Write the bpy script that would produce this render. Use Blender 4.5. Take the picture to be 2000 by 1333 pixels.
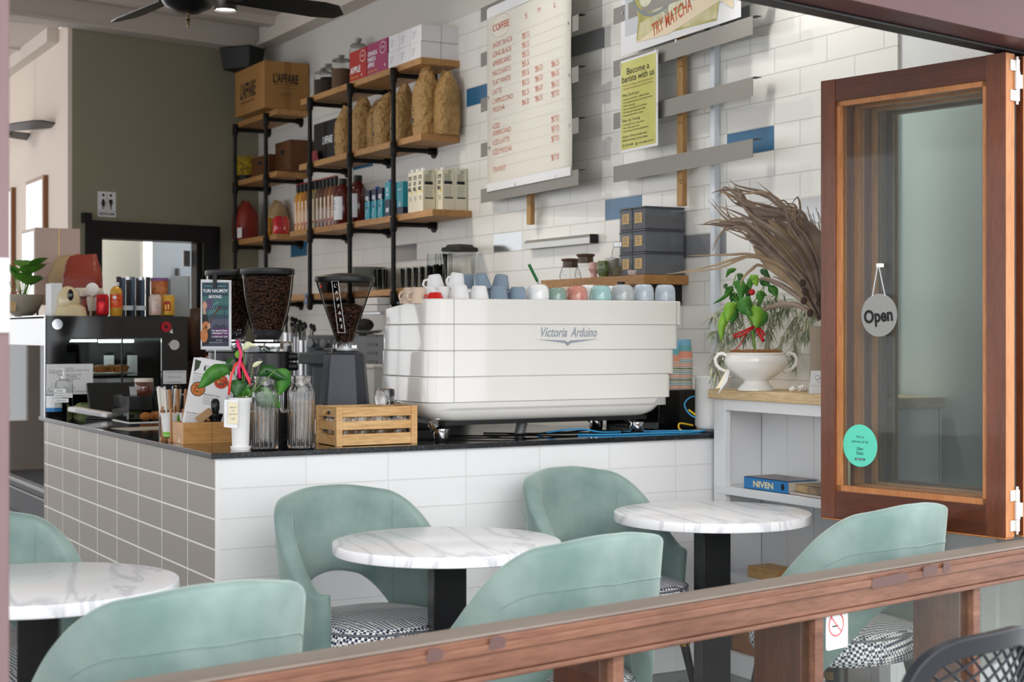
import bpy, bmesh, math, random
from mathutils import Vector, Matrix
random.seed(7)
SC = bpy.context.scene
for o in list(bpy.data.objects): bpy.data.objects.remove(o)
COL = SC.collection
PI = math.pi
def R(d): return math.radians(d)

# ---------------------------------------------------------------- camera
YAW = math.atan2(1685.0, 3000.0)
CAMH = 1.40
FOC, CX, HY = 3000.0, 1000.0, 650.0
cd = bpy.data.cameras.new('camera'); cam = bpy.data.objects.new('camera', cd); COL.objects.link(cam)
cam.location = (0, 0, CAMH); cam.rotation_euler = (PI/2, 0, -YAW)
cd.sensor_width = 36; cd.lens = 54; cd.shift_y = -16.5/2000
cd.clip_start = .05; cd.clip_end = 200
cd.dof.use_dof = True; cd.dof.focus_distance = 5.7; cd.dof.aperture_fstop = 4.5
SC.camera = cam

# ---------------------------------------------------------------- light
wd = bpy.data.worlds.new('world'); SC.world = wd; wd.use_nodes = True
wn = wd.node_tree; wn.nodes.clear()
wo = wn.nodes.new('ShaderNodeOutputWorld'); wb = wn.nodes.new('ShaderNodeBackground')
wb.inputs[0].default_value = (.95, .97, 1.0, 1); wb.inputs[1].default_value = 1.6
wn.links.new(wb.outputs[0], wo.inputs[0])
sd = bpy.data.lights.new('sun', 'SUN'); sun = bpy.data.objects.new('sun', sd); COL.objects.link(sun)
sd.energy = 1.25; sd.angle = R(50); sd.color = (1, .97, .93)
sun.rotation_euler = Vector((.30, .80, -.42)).to_track_quat('-Z', 'Y').to_euler()
vs = SC.view_settings
vs.view_transform = 'Standard'; vs.look = 'None'; vs.exposure = 0.55; vs.gamma = 1; vs.use_curve_mapping = False

# ---------------------------------------------------------------- projection helpers (calibration of the place)
FW = Vector((math.sin(YAW), math.cos(YAW), 0)); RT = Vector((math.cos(YAW), -math.sin(YAW), 0))
CP = Vector((0, 0, CAMH))
def ray(u, v): return FW + RT*((u-CX)/FOC) + Vector((0, 0, (HY-v)/FOC))
def atX(u, v, x): d = ray(u, v); return CP + d*(x/d.x)
def atY(u, v, y): d = ray(u, v); return CP + d*(y/d.y)
def atZ(u, v, z): d = ray(u, v); return CP + d*((z-CAMH)/d.z)
def atD(u, v, D): return CP + ray(u, v)*D
def proj(p):
    q = Vector(p)-CP; D = q.dot(FW)
    return CX+FOC*q.dot(RT)/D, HY-FOC*q.z/D, D

# ---------------------------------------------------------------- materials
def lin(c):
    if isinstance(c, str):
        c = c.lstrip('#'); c = [int(c[i:i+2], 16)/255 for i in (0, 2, 4)]
        c = [x/12.92 if x <= .04045 else ((x+.055)/1.055)**2.4 for x in c]
    return (c[0], c[1], c[2], 1)
MATS = {}
def mat(name, col='#888888', rough=.5, metal=0, spec=.5, coat=0, emit=None, es=1, trans=0, ior=1.45, alpha=1,
        noise=None, bump=None, sheen=0):
    """noise=(scale, colour2, lo, hi, stretch) mixes a second colour; bump=(scale, strength, dist)"""
    if name in MATS: return MATS[name]
    m = bpy.data.materials.new(name); m.use_nodes = True; nt = m.node_tree; b = nt.nodes['Principled BSDF']
    b.inputs['Base Color'].default_value = lin(col); b.inputs['Roughness'].default_value = rough
    b.inputs['Metallic'].default_value = metal; b.inputs['Specular IOR Level'].default_value = spec
    b.inputs['Coat Weight'].default_value = coat; b.inputs['Coat Roughness'].default_value = .05
    b.inputs['Transmission Weight'].default_value = trans; b.inputs['IOR'].default_value = ior
    b.inputs['Alpha'].default_value = alpha
    if sheen: b.inputs['Sheen Weight'].default_value = sheen; b.inputs['Sheen Roughness'].default_value = .4
    if emit: b.inputs['Emission Color'].default_value = lin(emit); b.inputs['Emission Strength'].default_value = es
    tc = None
    if noise or bump: tc = nt.nodes.new('ShaderNodeTexCoord')
    if noise:
        sc, c2, lo, hi = noise[:4]; st = noise[4] if len(noise) > 4 else (1, 1, 1)
        mp = nt.nodes.new('ShaderNodeMapping'); mp.inputs['Scale'].default_value = st
        nz = nt.nodes.new('ShaderNodeTexNoise'); nz.inputs['Scale'].default_value = sc; nz.inputs['Detail'].default_value = 5
        cr = nt.nodes.new('ShaderNodeValToRGB'); cr.color_ramp.elements[0].position = lo; cr.color_ramp.elements[1].position = hi
        cr.color_ramp.elements[0].color = lin(col); cr.color_ramp.elements[1].color = lin(c2)
        nt.links.new(tc.outputs['Object'], mp.inputs[0]); nt.links.new(mp.outputs[0], nz.inputs['Vector'])
        nt.links.new(nz.outputs[0], cr.inputs[0]); nt.links.new(cr.outputs[0], b.inputs['Base Color'])
    if bump:
        nz2 = nt.nodes.new('ShaderNodeTexNoise'); nz2.inputs['Scale'].default_value = bump[0]; nz2.inputs['Detail'].default_value = 3
        bp = nt.nodes.new('ShaderNodeBump'); bp.inputs['Strength'].default_value = bump[1]; bp.inputs['Distance'].default_value = bump[2]
        nt.links.new(tc.outputs['Object'], nz2.inputs['Vector']); nt.links.new(nz2.outputs[0], bp.inputs['Height'])
        nt.links.new(bp.outputs[0], b.inputs['Normal'])
    MATS[name] = m; return m
def wood(name, c1, c2, axis='x', rough=.45, scale=6, coat=0, dark=None):
    if name in MATS: return MATS[name]
    st = {'x': (.12, 1, 1), 'y': (1, .12, 1), 'z': (1, 1, .12)}[axis]
    m = mat(name, c1, rough, coat=coat, noise=(scale*3, c2, .3, .7, st))
    nt = m.node_tree; b = nt.nodes['Principled BSDF']
    # fine grain on top
    mp = nt.nodes.new('ShaderNodeMapping'); mp.inputs['Scale'].default_value = tuple(a*(1 if a < 1 else 1) for a in st)
    tc = nt.nodes.new('ShaderNodeTexCoord')
    nz = nt.nodes.new('ShaderNodeTexNoise'); nz.inputs['Scale'].default_value = scale*22; nz.inputs['Detail'].default_value = 6
    nt.links.new(tc.outputs['Object'], mp.inputs[0]); nt.links.new(mp.outputs[0], nz.inputs['Vector'])
    mx = nt.nodes.new('ShaderNodeMix'); mx.data_type = 'RGBA'; mx.blend_type = 'MULTIPLY'
    cr = nt.nodes.new('ShaderNodeValToRGB'); cr.color_ramp.elements[0].position = .3; cr.color_ramp.elements[1].position = .65
    cr.color_ramp.elements[0].color = (.72, .68, .62, 1); cr.color_ramp.elements[1].color = (1, 1, 1, 1)
    src = b.inputs['Base Color'].links[0].from_socket
    nt.links.new(nz.outputs[0], cr.inputs[0]); mx.inputs[0].default_value = 1
    nt.links.new(src, mx.inputs[6]); nt.links.new(cr.outputs[0], mx.inputs[7]); nt.links.new(mx.outputs[2], b.inputs['Base Color'])
    return m
def glassy(name, tint='#ffffff', gl=.10, rough=.02, op=0, opcol='#ffffff'):
    """thin pane glass: transparent tint + fresnel reflection, optional diffuse haze"""
    if name in MATS: return MATS[name]
    m = bpy.data.materials.new(name); m.use_nodes = True; nt = m.node_tree; nt.nodes.clear()
    out = nt.nodes.new('ShaderNodeOutputMaterial'); tr = nt.nodes.new('ShaderNodeBsdfTransparent'); tr.inputs[0].default_value = lin(tint)
    gs = nt.nodes.new('ShaderNodeBsdfGlossy'); gs.inputs['Roughness'].default_value = rough
    fr = nt.nodes.new('ShaderNodeLayerWeight'); fr.inputs['Blend'].default_value = gl
    mx = nt.nodes.new('ShaderNodeMixShader')
    nt.links.new(fr.outputs['Fresnel'], mx.inputs[0]); nt.links.new(tr.outputs[0], mx.inputs[1]); nt.links.new(gs.outputs[0], mx.inputs[2])
    last = mx.outputs[0]
    if op:
        df = nt.nodes.new('ShaderNodeBsdfDiffuse'); df.inputs[0].default_value = lin(opcol)
        m2 = nt.nodes.new('ShaderNodeMixShader'); m2.inputs[0].default_value = op
        nt.links.new(last, m2.inputs[1]); nt.links.new(df.outputs[0], m2.inputs[2]); last = m2.outputs[0]
    nt.links.new(last, out.inputs[0]); MATS[name] = m; return m
def tile_mat(name, c, grout, bw, rh, mort, offset, x0, z0, axis, rough=.25, bumpd=.003, var=.03, spec=.5):
    """tiles laid in world metres: axis 'y' -> courses along world Y, 'x' -> along world X"""
    m = bpy.data.materials.new(name); m.use_nodes = True; nt = m.node_tree; b = nt.nodes['Principled BSDF']
    g = nt.nodes.new('ShaderNodeNewGeometry'); sp = nt.nodes.new('ShaderNodeSeparateXYZ'); cb = nt.nodes.new('ShaderNodeCombineXYZ')
    nt.links.new(g.outputs['Position'], sp.inputs[0])
    a = nt.nodes.new('ShaderNodeMath'); a.operation = 'SUBTRACT'; a.inputs[1].default_value = x0
    a2 = nt.nodes.new('ShaderNodeMath'); a2.operation = 'SUBTRACT'; a2.inputs[1].default_value = z0
    nt.links.new(sp.outputs[1 if axis == 'y' else 0], a.inputs[0]); nt.links.new(sp.outputs[2], a2.inputs[0])
    nt.links.new(a.outputs[0], cb.inputs[0]); nt.links.new(a2.outputs[0], cb.inputs[1])
    br = nt.nodes.new('ShaderNodeTexBrick'); br.offset = offset; br.offset_frequency = 2; br.squash = 1
    br.inputs['Scale'].default_value = 1; br.inputs['Brick Width'].default_value = bw; br.inputs['Row Height'].default_value = rh
    br.inputs['Mortar Size'].default_value = mort; br.inputs['Mortar Smooth'].default_value = .3; br.inputs['Bias'].default_value = 0
    l = lin(c); br.inputs['Color1'].default_value = l; br.inputs['Color2'].default_value = tuple(x*(1-var) for x in l[:3])+(1,)
    br.inputs['Mortar'].default_value = lin(grout)
    nt.links.new(cb.outputs[0], br.inputs['Vector']); nt.links.new(br.outputs['Color'], b.inputs['Base Color'])
    bp = nt.nodes.new('ShaderNodeBump'); bp.invert = True; bp.inputs['Strength'].default_value = .6; bp.inputs['Distance'].default_value = bumpd
    nt.links.new(br.outputs['Fac'], bp.inputs['Height'])
    nz = nt.nodes.new('ShaderNodeTexNoise'); nz.inputs['Scale'].default_value = 9
    bp2 = nt.nodes.new('ShaderNodeBump'); bp2.inputs['Strength'].default_value = .12; bp2.inputs['Distance'].default_value = .01
    nt.links.new(g.outputs['Position'], nz.inputs['Vector']); nt.links.new(nz.outputs[0], bp2.inputs['Height']); nt.links.new(bp.outputs[0], bp2.inputs['Normal'])
    nt.links.new(bp2.outputs[0], b.inputs['Normal']); b.inputs['Roughness'].default_value = rough; b.inputs['Specular IOR Level'].default_value = spec
    MATS[name] = m; return m

# ---------------------------------------------------------------- mesh builder
FONTC = {}
def text_geo(s, bold=0, shear=0, align='CENTER'):
    k = (s, bold, shear)
    if k in FONTC: return FONTC[k]
    cu = bpy.data.curves.new('t', 'FONT'); cu.body = s; cu.size = 1; cu.offset = bold; cu.shear = shear; cu.resolution_u = 3
    o = bpy.data.objects.new('t', cu); COL.objects.link(o)
    dg = bpy.context.evaluated_depsgraph_get(); dg.update()
    me = bpy.data.meshes.new_from_object(o.evaluated_get(dg))
    vs_ = [v.co.copy() for v in me.vertices]; fs = [tuple(p.vertices) for p in me.polygons]
    bpy.data.objects.remove(o); bpy.data.curves.remove(cu); bpy.data.meshes.remove(me)
    if vs_:
        x0 = min(v.x for v in vs_); x1 = max(v.x for v in vs_); y0 = min(v.y for v in vs_); y1 = max(v.y for v in vs_)
    else: x0 = y0 = 0; x1 = y1 = 1
    FONTC[k] = (vs_, fs, x0, x1, y0, y1); return FONTC[k]

class MB:
    def __init__(s): s.bm = bmesh.new(); s.M = None
    def V(s, p):
        p = Vector(p)
        if s.M is not None: p = s.M @ p
        return s.bm.verts.new(p)
    def face(s, vs_, m=0):
        try: f = s.bm.faces.new(vs_); f.material_index = m; return f
        except ValueError: return None
    def poly(s, pts, m=0): return s.face([s.V(p) for p in pts], m)
    def box(s, x0, x1, y0, y1, z0, z1, m=0, top=None):
        """top=(dx,dy) insets the upper face on every side (taper)"""
        tx, ty = top if top else (0, 0)
        a = [s.V(p) for p in ((x0, y0, z0), (x1, y0, z0), (x1, y1, z0), (x0, y1, z0))]
        b = [s.V(p) for p in ((x0+tx, y0+ty, z1), (x1-tx, y0+ty, z1), (x1-tx, y1-ty, z1), (x0+tx, y1-ty, z1))]
        s.face(a[::-1], m); s.face(b, m)
        for i in range(4): s.face((a[i], a[(i+1) % 4], b[(i+1) % 4], b[i]), m)
    def cbox(s, c, d, m=0, top=None): s.box(c[0]-d[0]/2, c[0]+d[0]/2, c[1]-d[1]/2, c[1]+d[1]/2, c[2]-d[2]/2, c[2]+d[2]/2, m, top)
    def lathe(s, prof, seg=28, c=(0, 0, 0), m=0, sx=1, sy=1, ax='z', cap0=True, cap1=True, fn=None, a0=0, a1=2*PI):
        """prof = [(radius, height[, material])...]; fn(angle, height) scales the radius"""
        rings = []; full = abs(a1-a0-2*PI) < 1e-6; n = seg if full else seg+1
        for pr in prof:
            r, h = pr[0], pr[1]; ring = []
            for i in range(n):
                a = a0+(a1-a0)*i/seg; k = fn(a, h) if fn else 1
                x, y = r*sx*k*math.cos(a), r*sy*k*math.sin(a)
                p = (x, y, h) if ax == 'z' else ((h, x, y) if ax == 'x' else (x, h, y))
                ring.append(s.V((p[0]+c[0], p[1]+c[1], p[2]+c[2])))
            rings.append(ring)
        flip = ax == 'y'
        for j in range(len(rings)-1):
            mm = prof[j][2] if len(prof[j]) > 2 else m
            for i in range(seg if full else seg):
                q = (rings[j][i], rings[j][(i+1) % n], rings[j+1][(i+1) % n], rings[j+1][i])
                s.face(q[::-1] if flip else q, mm)
        if cap0 and prof[0][0] > 1e-5: s.face(rings[0] if flip else rings[0][::-1], prof[0][2] if len(prof[0]) > 2 else m)
        if cap1 and prof[-1][0] > 1e-5: s.face(rings[-1][::-1] if flip else rings[-1], prof[-2][2] if len(prof[-2]) > 2 else m)
    def cyl(s, c, r, h, m=0, seg=20, ax='z', r2=None):
        s.lathe([(r, 0), (r if r2 is None else r2, h)], seg, c, m, ax=ax)
    def tube(s, pts, r, m=0, seg=8, flat=1, caps=True, up=None):
        pts = [Vector(p) for p in pts]; n = len(pts); rs = r if isinstance(r, (list, tuple)) else [r]*n
        rings = []; prev = None
        for i, p in enumerate(pts):
            t = (pts[min(i+1, n-1)]-pts[max(i-1, 0)])
            if t.length < 1e-9: t = Vector((0, 0, 1))
            t.normalize()
            if prev is None:
                u = Vector(up) if up else (Vector((0, 0, 1)) if abs(t.z) < .9 else Vector((1, 0, 0)))
            else: u = prev
            u = u-t*u.dot(t)
            if u.length < 1e-6: u = t.orthogonal()
            u.normalize(); w = t.cross(u); prev = u
            rings.append([s.V(p+(u*math.cos(2*PI*k/seg)*flat+w*math.sin(2*PI*k/seg))*rs[i]) for k in range(seg)])
        for j in range(n-1):
            for k in range(seg): s.face((rings[j][k], rings[j][(k+1) % seg], rings[j+1][(k+1) % seg], rings[j+1][k]), m)
        if caps: s.face(rings[0][::-1], m); s.face(rings[-1], m)
    def extrude(s, pts2, h0, h1, plane='xy', m=0):
        """closed polygon extruded: plane 'xy' along z, 'xz' along y, 'yz' along x"""
        f = {'xy': lambda a, b, h: (a, b, h), 'xz': lambda a, b, h: (a, h, b), 'yz': lambda a, b, h: (h, a, b)}[plane]
        A = [s.V(f(a, b, h0)) for a, b in pts2]; B = [s.V(f(a, b, h1)) for a, b in pts2]
        n = len(A)
        s.face(A[::-1], m); s.face(B, m)
        for i in range(n): s.face((A[i], A[(i+1) % n], B[(i+1) % n], B[i]), m)
    def sphere(s, c, r, m=0, seg=14, rings=8, sc=(1, 1, 1)):
        pr = [(math.sin(PI*i/rings), -math.cos(PI*i/rings)) for i in range(rings+1)]
        R_ = []
        for q, h in pr:
            if q < 1e-6: R_.append([s.V((c[0], c[1], c[2]+h*r*sc[2]))])
            else: R_.append([s.V((c[0]+q*r*sc[0]*math.cos(2*PI*i/seg), c[1]+q*r*sc[1]*math.sin(2*PI*i/seg), c[2]+h*r*sc[2])) for i in range(seg)])
        for j in range(rings):
            a, b = R_[j], R_[j+1]
            for i in range(seg):
                if len(a) == 1: s.face((a[0], b[(i+1) % seg], b[i]), m)
                elif len(b) == 1: s.face((a[i], a[(i+1) % seg], b[0]), m)
                else: s.face((a[i], a[(i+1) % seg], b[(i+1) % seg], b[i]), m)
    def grid(s, fn, nu, nv, m=0, closeu=False):
        g = [[s.V(fn(i/nu, j/nv)) for j in range(nv+1)] for i in range(nu if closeu else nu+1)]
        n = len(g)
        for i in range(nu):
            for j in range(nv): s.face((g[i][j], g[(i+1) % n][j], g[(i+1) % n][j+1], g[i][j+1]), m)
        return g
    # flat art in the local XZ plane, facing -Y, layered outward
    def rect(s, x0, x1, z0, z1, m=0, L=1): y = -.0006*L; s.poly(((x0, y, z0), (x1, y, z0), (x1, y, z1), (x0, y, z1)), m)
    def pol(s, pts, m=0, L=1): y = -.0006*L; s.poly([(a, y, b) for a, b in pts], m)
    def ell(s, cx, cz, rx, rz, m=0, L=1, seg=24): s.pol([(cx+rx*math.cos(2*PI*i/seg), cz+rz*math.sin(2*PI*i/seg)) for i in range(seg)], m, L)
    def ring(s, cx, cz, rx, rz, w, m=0, L=1, seg=28):
        y = -.0006*L; A = []; B = []
        for i in range(seg):
            c_, s_ = math.cos(2*PI*i/seg), math.sin(2*PI*i/seg)
            A.append(s.V((cx+rx*c_, y, cz+rz*s_))); B.append(s.V((cx+(rx-w)*c_, y, cz+(rz-w)*s_)))
        for i in range(seg): s.face((A[i], A[(i+1) % seg], B[(i+1) % seg], B[i]), m)
    def line(s, x0, z0, x1, z1, w, m=0, L=1):
        d = Vector((x1-x0, z1-z0)); d.normalize(); n = Vector((-d.y, d.x))*w/2
        s.pol(((x0-n.x, z0-n.y), (x1-n.x, z1-n.y), (x1+n.x, z1+n.y), (x0+n.x, z0+n.y)), m, L)
    def text(s, body, x, z, h, m=0, L=2, w=None, align='l', bold=0, shear=0, ang=0, y=None):
        """capital height h (metres); optional width w; x,z = lower left / centre / right"""
        vs_, fs, x0, x1, y0, y1 = text_geo(body, bold, shear)
        k = h/.70; kx = k if w is None else w/(x1-x0)
        off = {'l': 0, 'c': -(x1-x0)/2*kx, 'r': -(x1-x0)*kx}[align]
        yy = -.0006*L if y is None else y; ca, sa = math.cos(ang), math.sin(ang)
        nv = []
        for v in vs_:
            a = (v.x-x0)*kx+off; b = v.y*k
            nv.append(s.V((x+a*ca-b*sa, yy, z+a*sa+b*ca)))
        for f in fs: s.face([nv[i] for i in f], m)
    def build(s, name, mats, parent=None, smooth=40, bevel=0, solid=0, sub=0, loc=None, rot=None, clean=True):
        bm = s.bm
        if clean: bmesh.ops.recalc_face_normals(bm, faces=bm.faces)
        me = bpy.data.meshes.new(name); bm.to_mesh(me); bm.free()
        if not isinstance(mats, (list, tuple)): mats = [mats]
        for m_ in mats: me.materials.append(m_)
        if smooth:
            for p in me.polygons: p.use_smooth = True
            me.set_sharp_from_angle(angle=R(smooth))
        o = bpy.data.objects.new(name, me); COL.objects.link(o)
        if parent: o.parent = parent
        if loc: o.location = loc
        if rot is not None: o.rotation_euler = rot if isinstance(rot, (tuple, list)) else (0, 0, rot)
        if solid: md = o.modifiers.new('s', 'SOLIDIFY'); md.thickness = solid; md.offset = 0
        if bevel: md = o.modifiers.new('b', 'BEVEL'); md.width = bevel; md.segments = 2; md.limit_method = 'ANGLE'; md.angle_limit = R(35)
        if sub: md = o.modifiers.new('u', 'SUBSURF'); md.levels = sub; md.render_levels = sub
        return o
def tag(o, label, cat, group=None, kind=None):
    o['label'] = label; o['category'] = cat
    if group: o['group'] = group
    if kind: o['kind'] = kind
    return o
def struct(o, label=None, cat=None):
    o['kind'] = 'structure'
    if label: o['label'] = label
    if cat: o['category'] = cat
    return o
def thing(name, label, cat, loc=(0, 0, 0), rz=0, group=None):
    o = bpy.data.objects.new(name, None); COL.objects.link(o); o.location = loc; o.rotation_euler = (0, 0, rz)
    o.empty_display_size = .05; o['label'] = label; o['category'] = cat
    if group: o['group'] = group
    return o
def dup(root, loc, rz=None, label=None, group=None, scale=None):
    def cp(o, par):
        c = o.copy(); COL.objects.link(c); c.parent = par
        for ch in [x for x in bpy.data.objects if x.parent == o]: cp(ch, c)
        return c
    r = cp(root, None); r.location = loc
    if rz is not None: r.rotation_euler = (0, 0, rz)
    if label: r['label'] = label
    if group: r['group'] = group
    if scale: r.scale = scale
    return r
def fr(o, u, v, y=0):
    """pixel -> local (x, z) on the local plane y of an upright frame (object with z rotation)"""
    Mi = (Matrix.Translation(o.location) @ Matrix.Rotation(o.rotation_euler.z, 4, 'Z')).inverted()
    p = Mi @ CP; d = Mi.to_3x3() @ ray(u, v); t = (y-p.y)/d.y; q = p+d*t
    return q.x, q.z

# ---------------------------------------------------------------- shared materials
M = {}
M['black'] = mat('black_paint', '#101113', .45)
M['blackgloss'] = mat('black_gloss', '#08090b', .08, coat=.5)
M['iron'] = mat('black_iron_pipe', '#1c1c1d', .5, metal=.6, noise=(30, '#2c2b2a', .35, .7))
M['chrome'] = mat('chrome', '#d8dade', .09, metal=1)
M['steel'] = mat('brushed_steel', '#b9bbbd', .3, metal=1)
M['white'] = mat('white_plastic', '#f0f0f0', .35)
M['paper'] = mat('white_paper', '#eef0f3', .7)
M['whitewood'] = mat('white_painted_wood', '#eceef1', .4)
M['oak'] = wood('pale_oak', '#e6cda4', '#d8ba8c', 'y', .5)
M['pine'] = wood('shelf_pine', '#c89a62', '#b3824c', 'y', .5)
M['crate'] = wood('crate_pine', '#e6bf8a', '#d6a468', 'x', .5)
M['boxwood'] = wood('organiser_bamboo', '#d3a061', '#c08a4c', 'x', .4)
M['dowel'] = wood('dowel_beech', '#c08b62', '#b07b52', 'z', .5)
M['kraft'] = mat('kraft_paper', '#c09a62', .55, noise=(14, '#b08a54', .35, .7), bump=(24, 1, .05))
M['card'] = mat('cardboard', '#a67a44', .75, noise=(6, '#9a6f3c', .4, .7))
M['ceramic'] = mat('white_ceramic', '#f1efeb', .12, coat=.3)
M['ink'] = mat('black_ink', '#17181a', .7)
M['inkgrey'] = mat('grey_ink', '#55585c', .7)
M['orangeink'] = mat('orange_ink', '#cf5a34', .7)
M['glass'] = mat('clear_glass', '#ffffff', .01, trans=1, ior=1.45)
M['thin'] = glassy('thin_glass', '#fbfcfc', .05)
M['pane'] = glassy('window_pane', '#fafcfb', .14, .0)
M['sashpane'] = glassy('sash_pane', '#fbfefd', .04, .0, .02, '#f4fafa')
M['sashfront'] = glassy('sash_front_pane', '#fbfefd', .16, .0, .02, '#f4fafa')

M['rope'] = mat('jute', '#b99a68', .9)
M['redribbon'] = mat('red_ribbon', '#c8141c', .35)
# ================================================================= THE ROOM
WX = 4.117
def one(name, fn, mats, **k):
    b = MB(); fn(b); return b.build(name, mats, **k)
M['floor'] = tile_mat('floor_planks', '#7a7c80', '#3c3d40', 1.2, .14, .004, .5, 0, 0, 'x', rough=.45, bumpd=.002, var=.25)
nt_ = M['floor'].node_tree
for l_ in list(nt_.links):
    if l_.from_socket.name == 'Z': nt_.links.remove(l_)
sp_ = [n for n in nt_.nodes if n.type == 'SEPXYZ'][0]; sb_ = [n for n in nt_.nodes if n.type == 'MATH'][1]
nt_.links.new(sp_.outputs[1], sb_.inputs[0])
M['pave'] = mat('grey_paving', '#a9a8a4', .8, noise=(3, '#97968f', .3, .7))
M['walltile'] = tile_mat('wall_tile', '#ecece8', '#d2d2ce', .328, .107, .0028, .5, 4.916, 2.4865, 'y', rough=.28, bumpd=.004)
M['plaster'] = mat('grey_plaster', '#cfcdc8', .8)
M['greywall'] = mat('soft_white_paint', '#dfe2e1', .6)
M['olive'] = mat('olive_paint', '#98947f', .75)
M['pinkwall'] = mat('warm_cream_paint', '#e2d5ca', .75)
M['ceil'] = mat('ceiling_paint', '#d6cdc4', .8)
M['frontwhite'] = tile_mat('front_tile', '#f3f4f6', '#e8e9ea', .326, .107, .0026, 0, 2.07, .849, 'x', rough=.2, bumpd=.003)
M['sidetile'] = tile_mat('side_tile', '#9c968e', '#f2f0ec', .328, .107, .0042, 0, 5.21, .849, 'y', rough=.35, bumpd=.003)

def f_(b): b.box(-4.6, 4.3, 2.40, 16.2, -.1, 0)
struct(one('floor', f_, M['floor']))
def f_(b): b.box(-6, 8, -4.0, 2.398, -.12, -.02)
tag(one('pavement', f_, M['pave']), 'grey paved ground outside the cafe window', 'pavement', kind='structure')

# right wall: tiles up to 3.236, plaster above, painted return near the window
b = MB(); b.box(WX, WX+.16, 4.352, 11.6, 0, 3.236, 0); b.box(WX, WX+.16, 4.352, 11.6, 3.236, 3.9, 1)
b.box(WX+.012, WX+.16, 3.40, 4.352, 0, 3.9, 2)
wall_right = b.build('wall_right', [M['walltile'], M['plaster'], M['greywall']], smooth=0); struct(wall_right)
M['bluetile'] = mat('blue_glazed_tile', '#27678f', .3, coat=.1); M['greytile'] = mat('grey_glazed_tile', '#85878a', .12, coat=.4)
M['mirrortile'] = mat('mirror_tile', '#a9abac', .15, metal=.7)
def accent(u, v, m, name='accent_tile'):
    p = atX(u, v, WX); row = math.floor((p.z-2.4865)/.107); off = .164 if row % 2 else 0
    n = math.floor((p.y-4.916+off)/.328); y0 = 4.916-off+n*.328; z0 = 2.4865+row*.107
    b = MB(); b.box(WX-.0012, WX+.004, y0+.003, y0+.325, z0+.003, z0+.104)
    o = b.build(name, M[m], wall_right, smooth=0); o['label'] = 'blue glazed tile' if m == 'bluetile' else 'grey glazed tile'
for u, v, m in ((1466, 275, 'bluetile'), (1218, 412, 'bluetile'), (935, 187, 'bluetile'), (590, 488, 'bluetile'), (718, 324, 'bluetile'),
                (1150, 78, 'greytile'), (993, 480, 'mirrortile'), (795, 498, 'greytile'), (1385, 487, 'greytile'), (1583, 418, 'mirrortile'),
                (1455, 22, 'greytile'), (853, 55, 'greytile')): accent(u, v, m)
# thin brighter corner strip on the return
def f_(b): b.box(WX-.004, WX+.012, 3.86, 3.93, 0, 2.9)
struct(one('trim_4', f_, mat('pale_trim', '#dfe3e2', .5)))

# olive wall with the restroom doorway
OA = math.atan2(.2097, .978)
ow = MB(); OW0 = Vector((2.583, 11.01, 0)); L_ = 1.62
wall_back = bpy.data.objects.new('tmp', None); COL.objects.link(wall_back); wall_back.location = OW0; wall_back.rotation_euler = (0, 0, OA)
xa, za = fr(wall_back, 196, 466); xb, _ = fr(wall_back, 398, 466); xo0, zo = fr(wall_back, 166, 430); xo1, _ = fr(wall_back, 426, 441)
bpy.data.objects.remove(wall_back)
ow.box(.03, xa, 0, .12, 0, 3.9); ow.box(xb, L_, 0, .12, 0, 3.9); ow.box(xa, xb, 0, .12, za, 3.9)
wall_back = ow.build('wall_back', M['olive'], smooth=0, loc=OW0, rot=OA); struct(wall_back)
M['doorblack'] = mat('door_frame_black', '#15161a', .35)
# door frame + leaf
d1 = bpy.data.objects.new('door_1', None); COL.objects.link(d1); d1.location = OW0; d1.rotation_euler = (0, 0, OA); struct(d1)
b = MB(); b.box(xo0, xa, -.03, .13, 0, zo); b.box(xb, xo1, -.03, .13, 0, zo); b.box(xa, xb, -.03, .13, za, zo); b.box(xo0-.03, xo0+.03, -.05, 0, zo-.02, zo+.05)
b.box(xb-.05, xb, .02, .10, 0, za)
b.build('door_frame', M['doorblack'], d1, smooth=0)
b = MB(); b.box(xb-.105, xb-.05, .115, .13, 1.9, 2.02); b.box(xb-.105, xb-.05, .115, .13, 1.3, 1.42); b.build('door_hinge', M['steel'], d1, smooth=0)
# room behind the doorway
M['backroom'] = mat('back_room_paint', '#cfcfc6', .7)
def f_(b): b.box(2.70, 4.28, 13.3, 13.4, 0, 3.0)
struct(one('wall_restroom', f_, M['backroom'], smooth=0))
b = MB(); b.box(3.74, 4.25, 12.9, 12.95, 0, 2.30); b.box(3.83, 3.92, 12.88, 12.90, 1.5, 1.86, 1); b.box(3.935, 3.96, 12.86, 12.90, 1.2, 1.95, 1)
struct(b.build('door_2', [mat('grey_door', '#6d757d', .5), M['black'], M['greywall']], smooth=0))
b = MB(); b.box(3.655, 3.735, 12.9, 12.99, 0, 2.6); struct(b.build('trim_5', M['white'], smooth=0))

# cream wall running back
def f_(b): b.box(2.583, 2.612, 11.018, 11.2, 0, 3.6); b.box(2.583, 2.70, 11.2, 16.2, 0, 3.6)
struct(one('wall_corridor', f_, M['pinkwall'], smooth=0))
def f_(b):
    b.box(-4.5, 2.583, 16.1, 16.2, 0, .5); b.box(-4.5, 2.583, 16.1, 16.2, 3.1, 3.6)
    for x in (-4.5, -2.2, .0, 2.1): b.box(x, x+.12, 16.1, 16.2, .5, 3.1)
struct(one('wall_far', f_, M['pinkwall'], smooth=0))
def f_(b): b.box(2.50, 2.583, 11.3, 16.1, 3.50, 3.6, 0); b.box(1.0, 2.5, 12.2, 12.26, 3.585, 3.6)
struct(one('trim_6', f_, M['ceil'], smooth=0))
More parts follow.
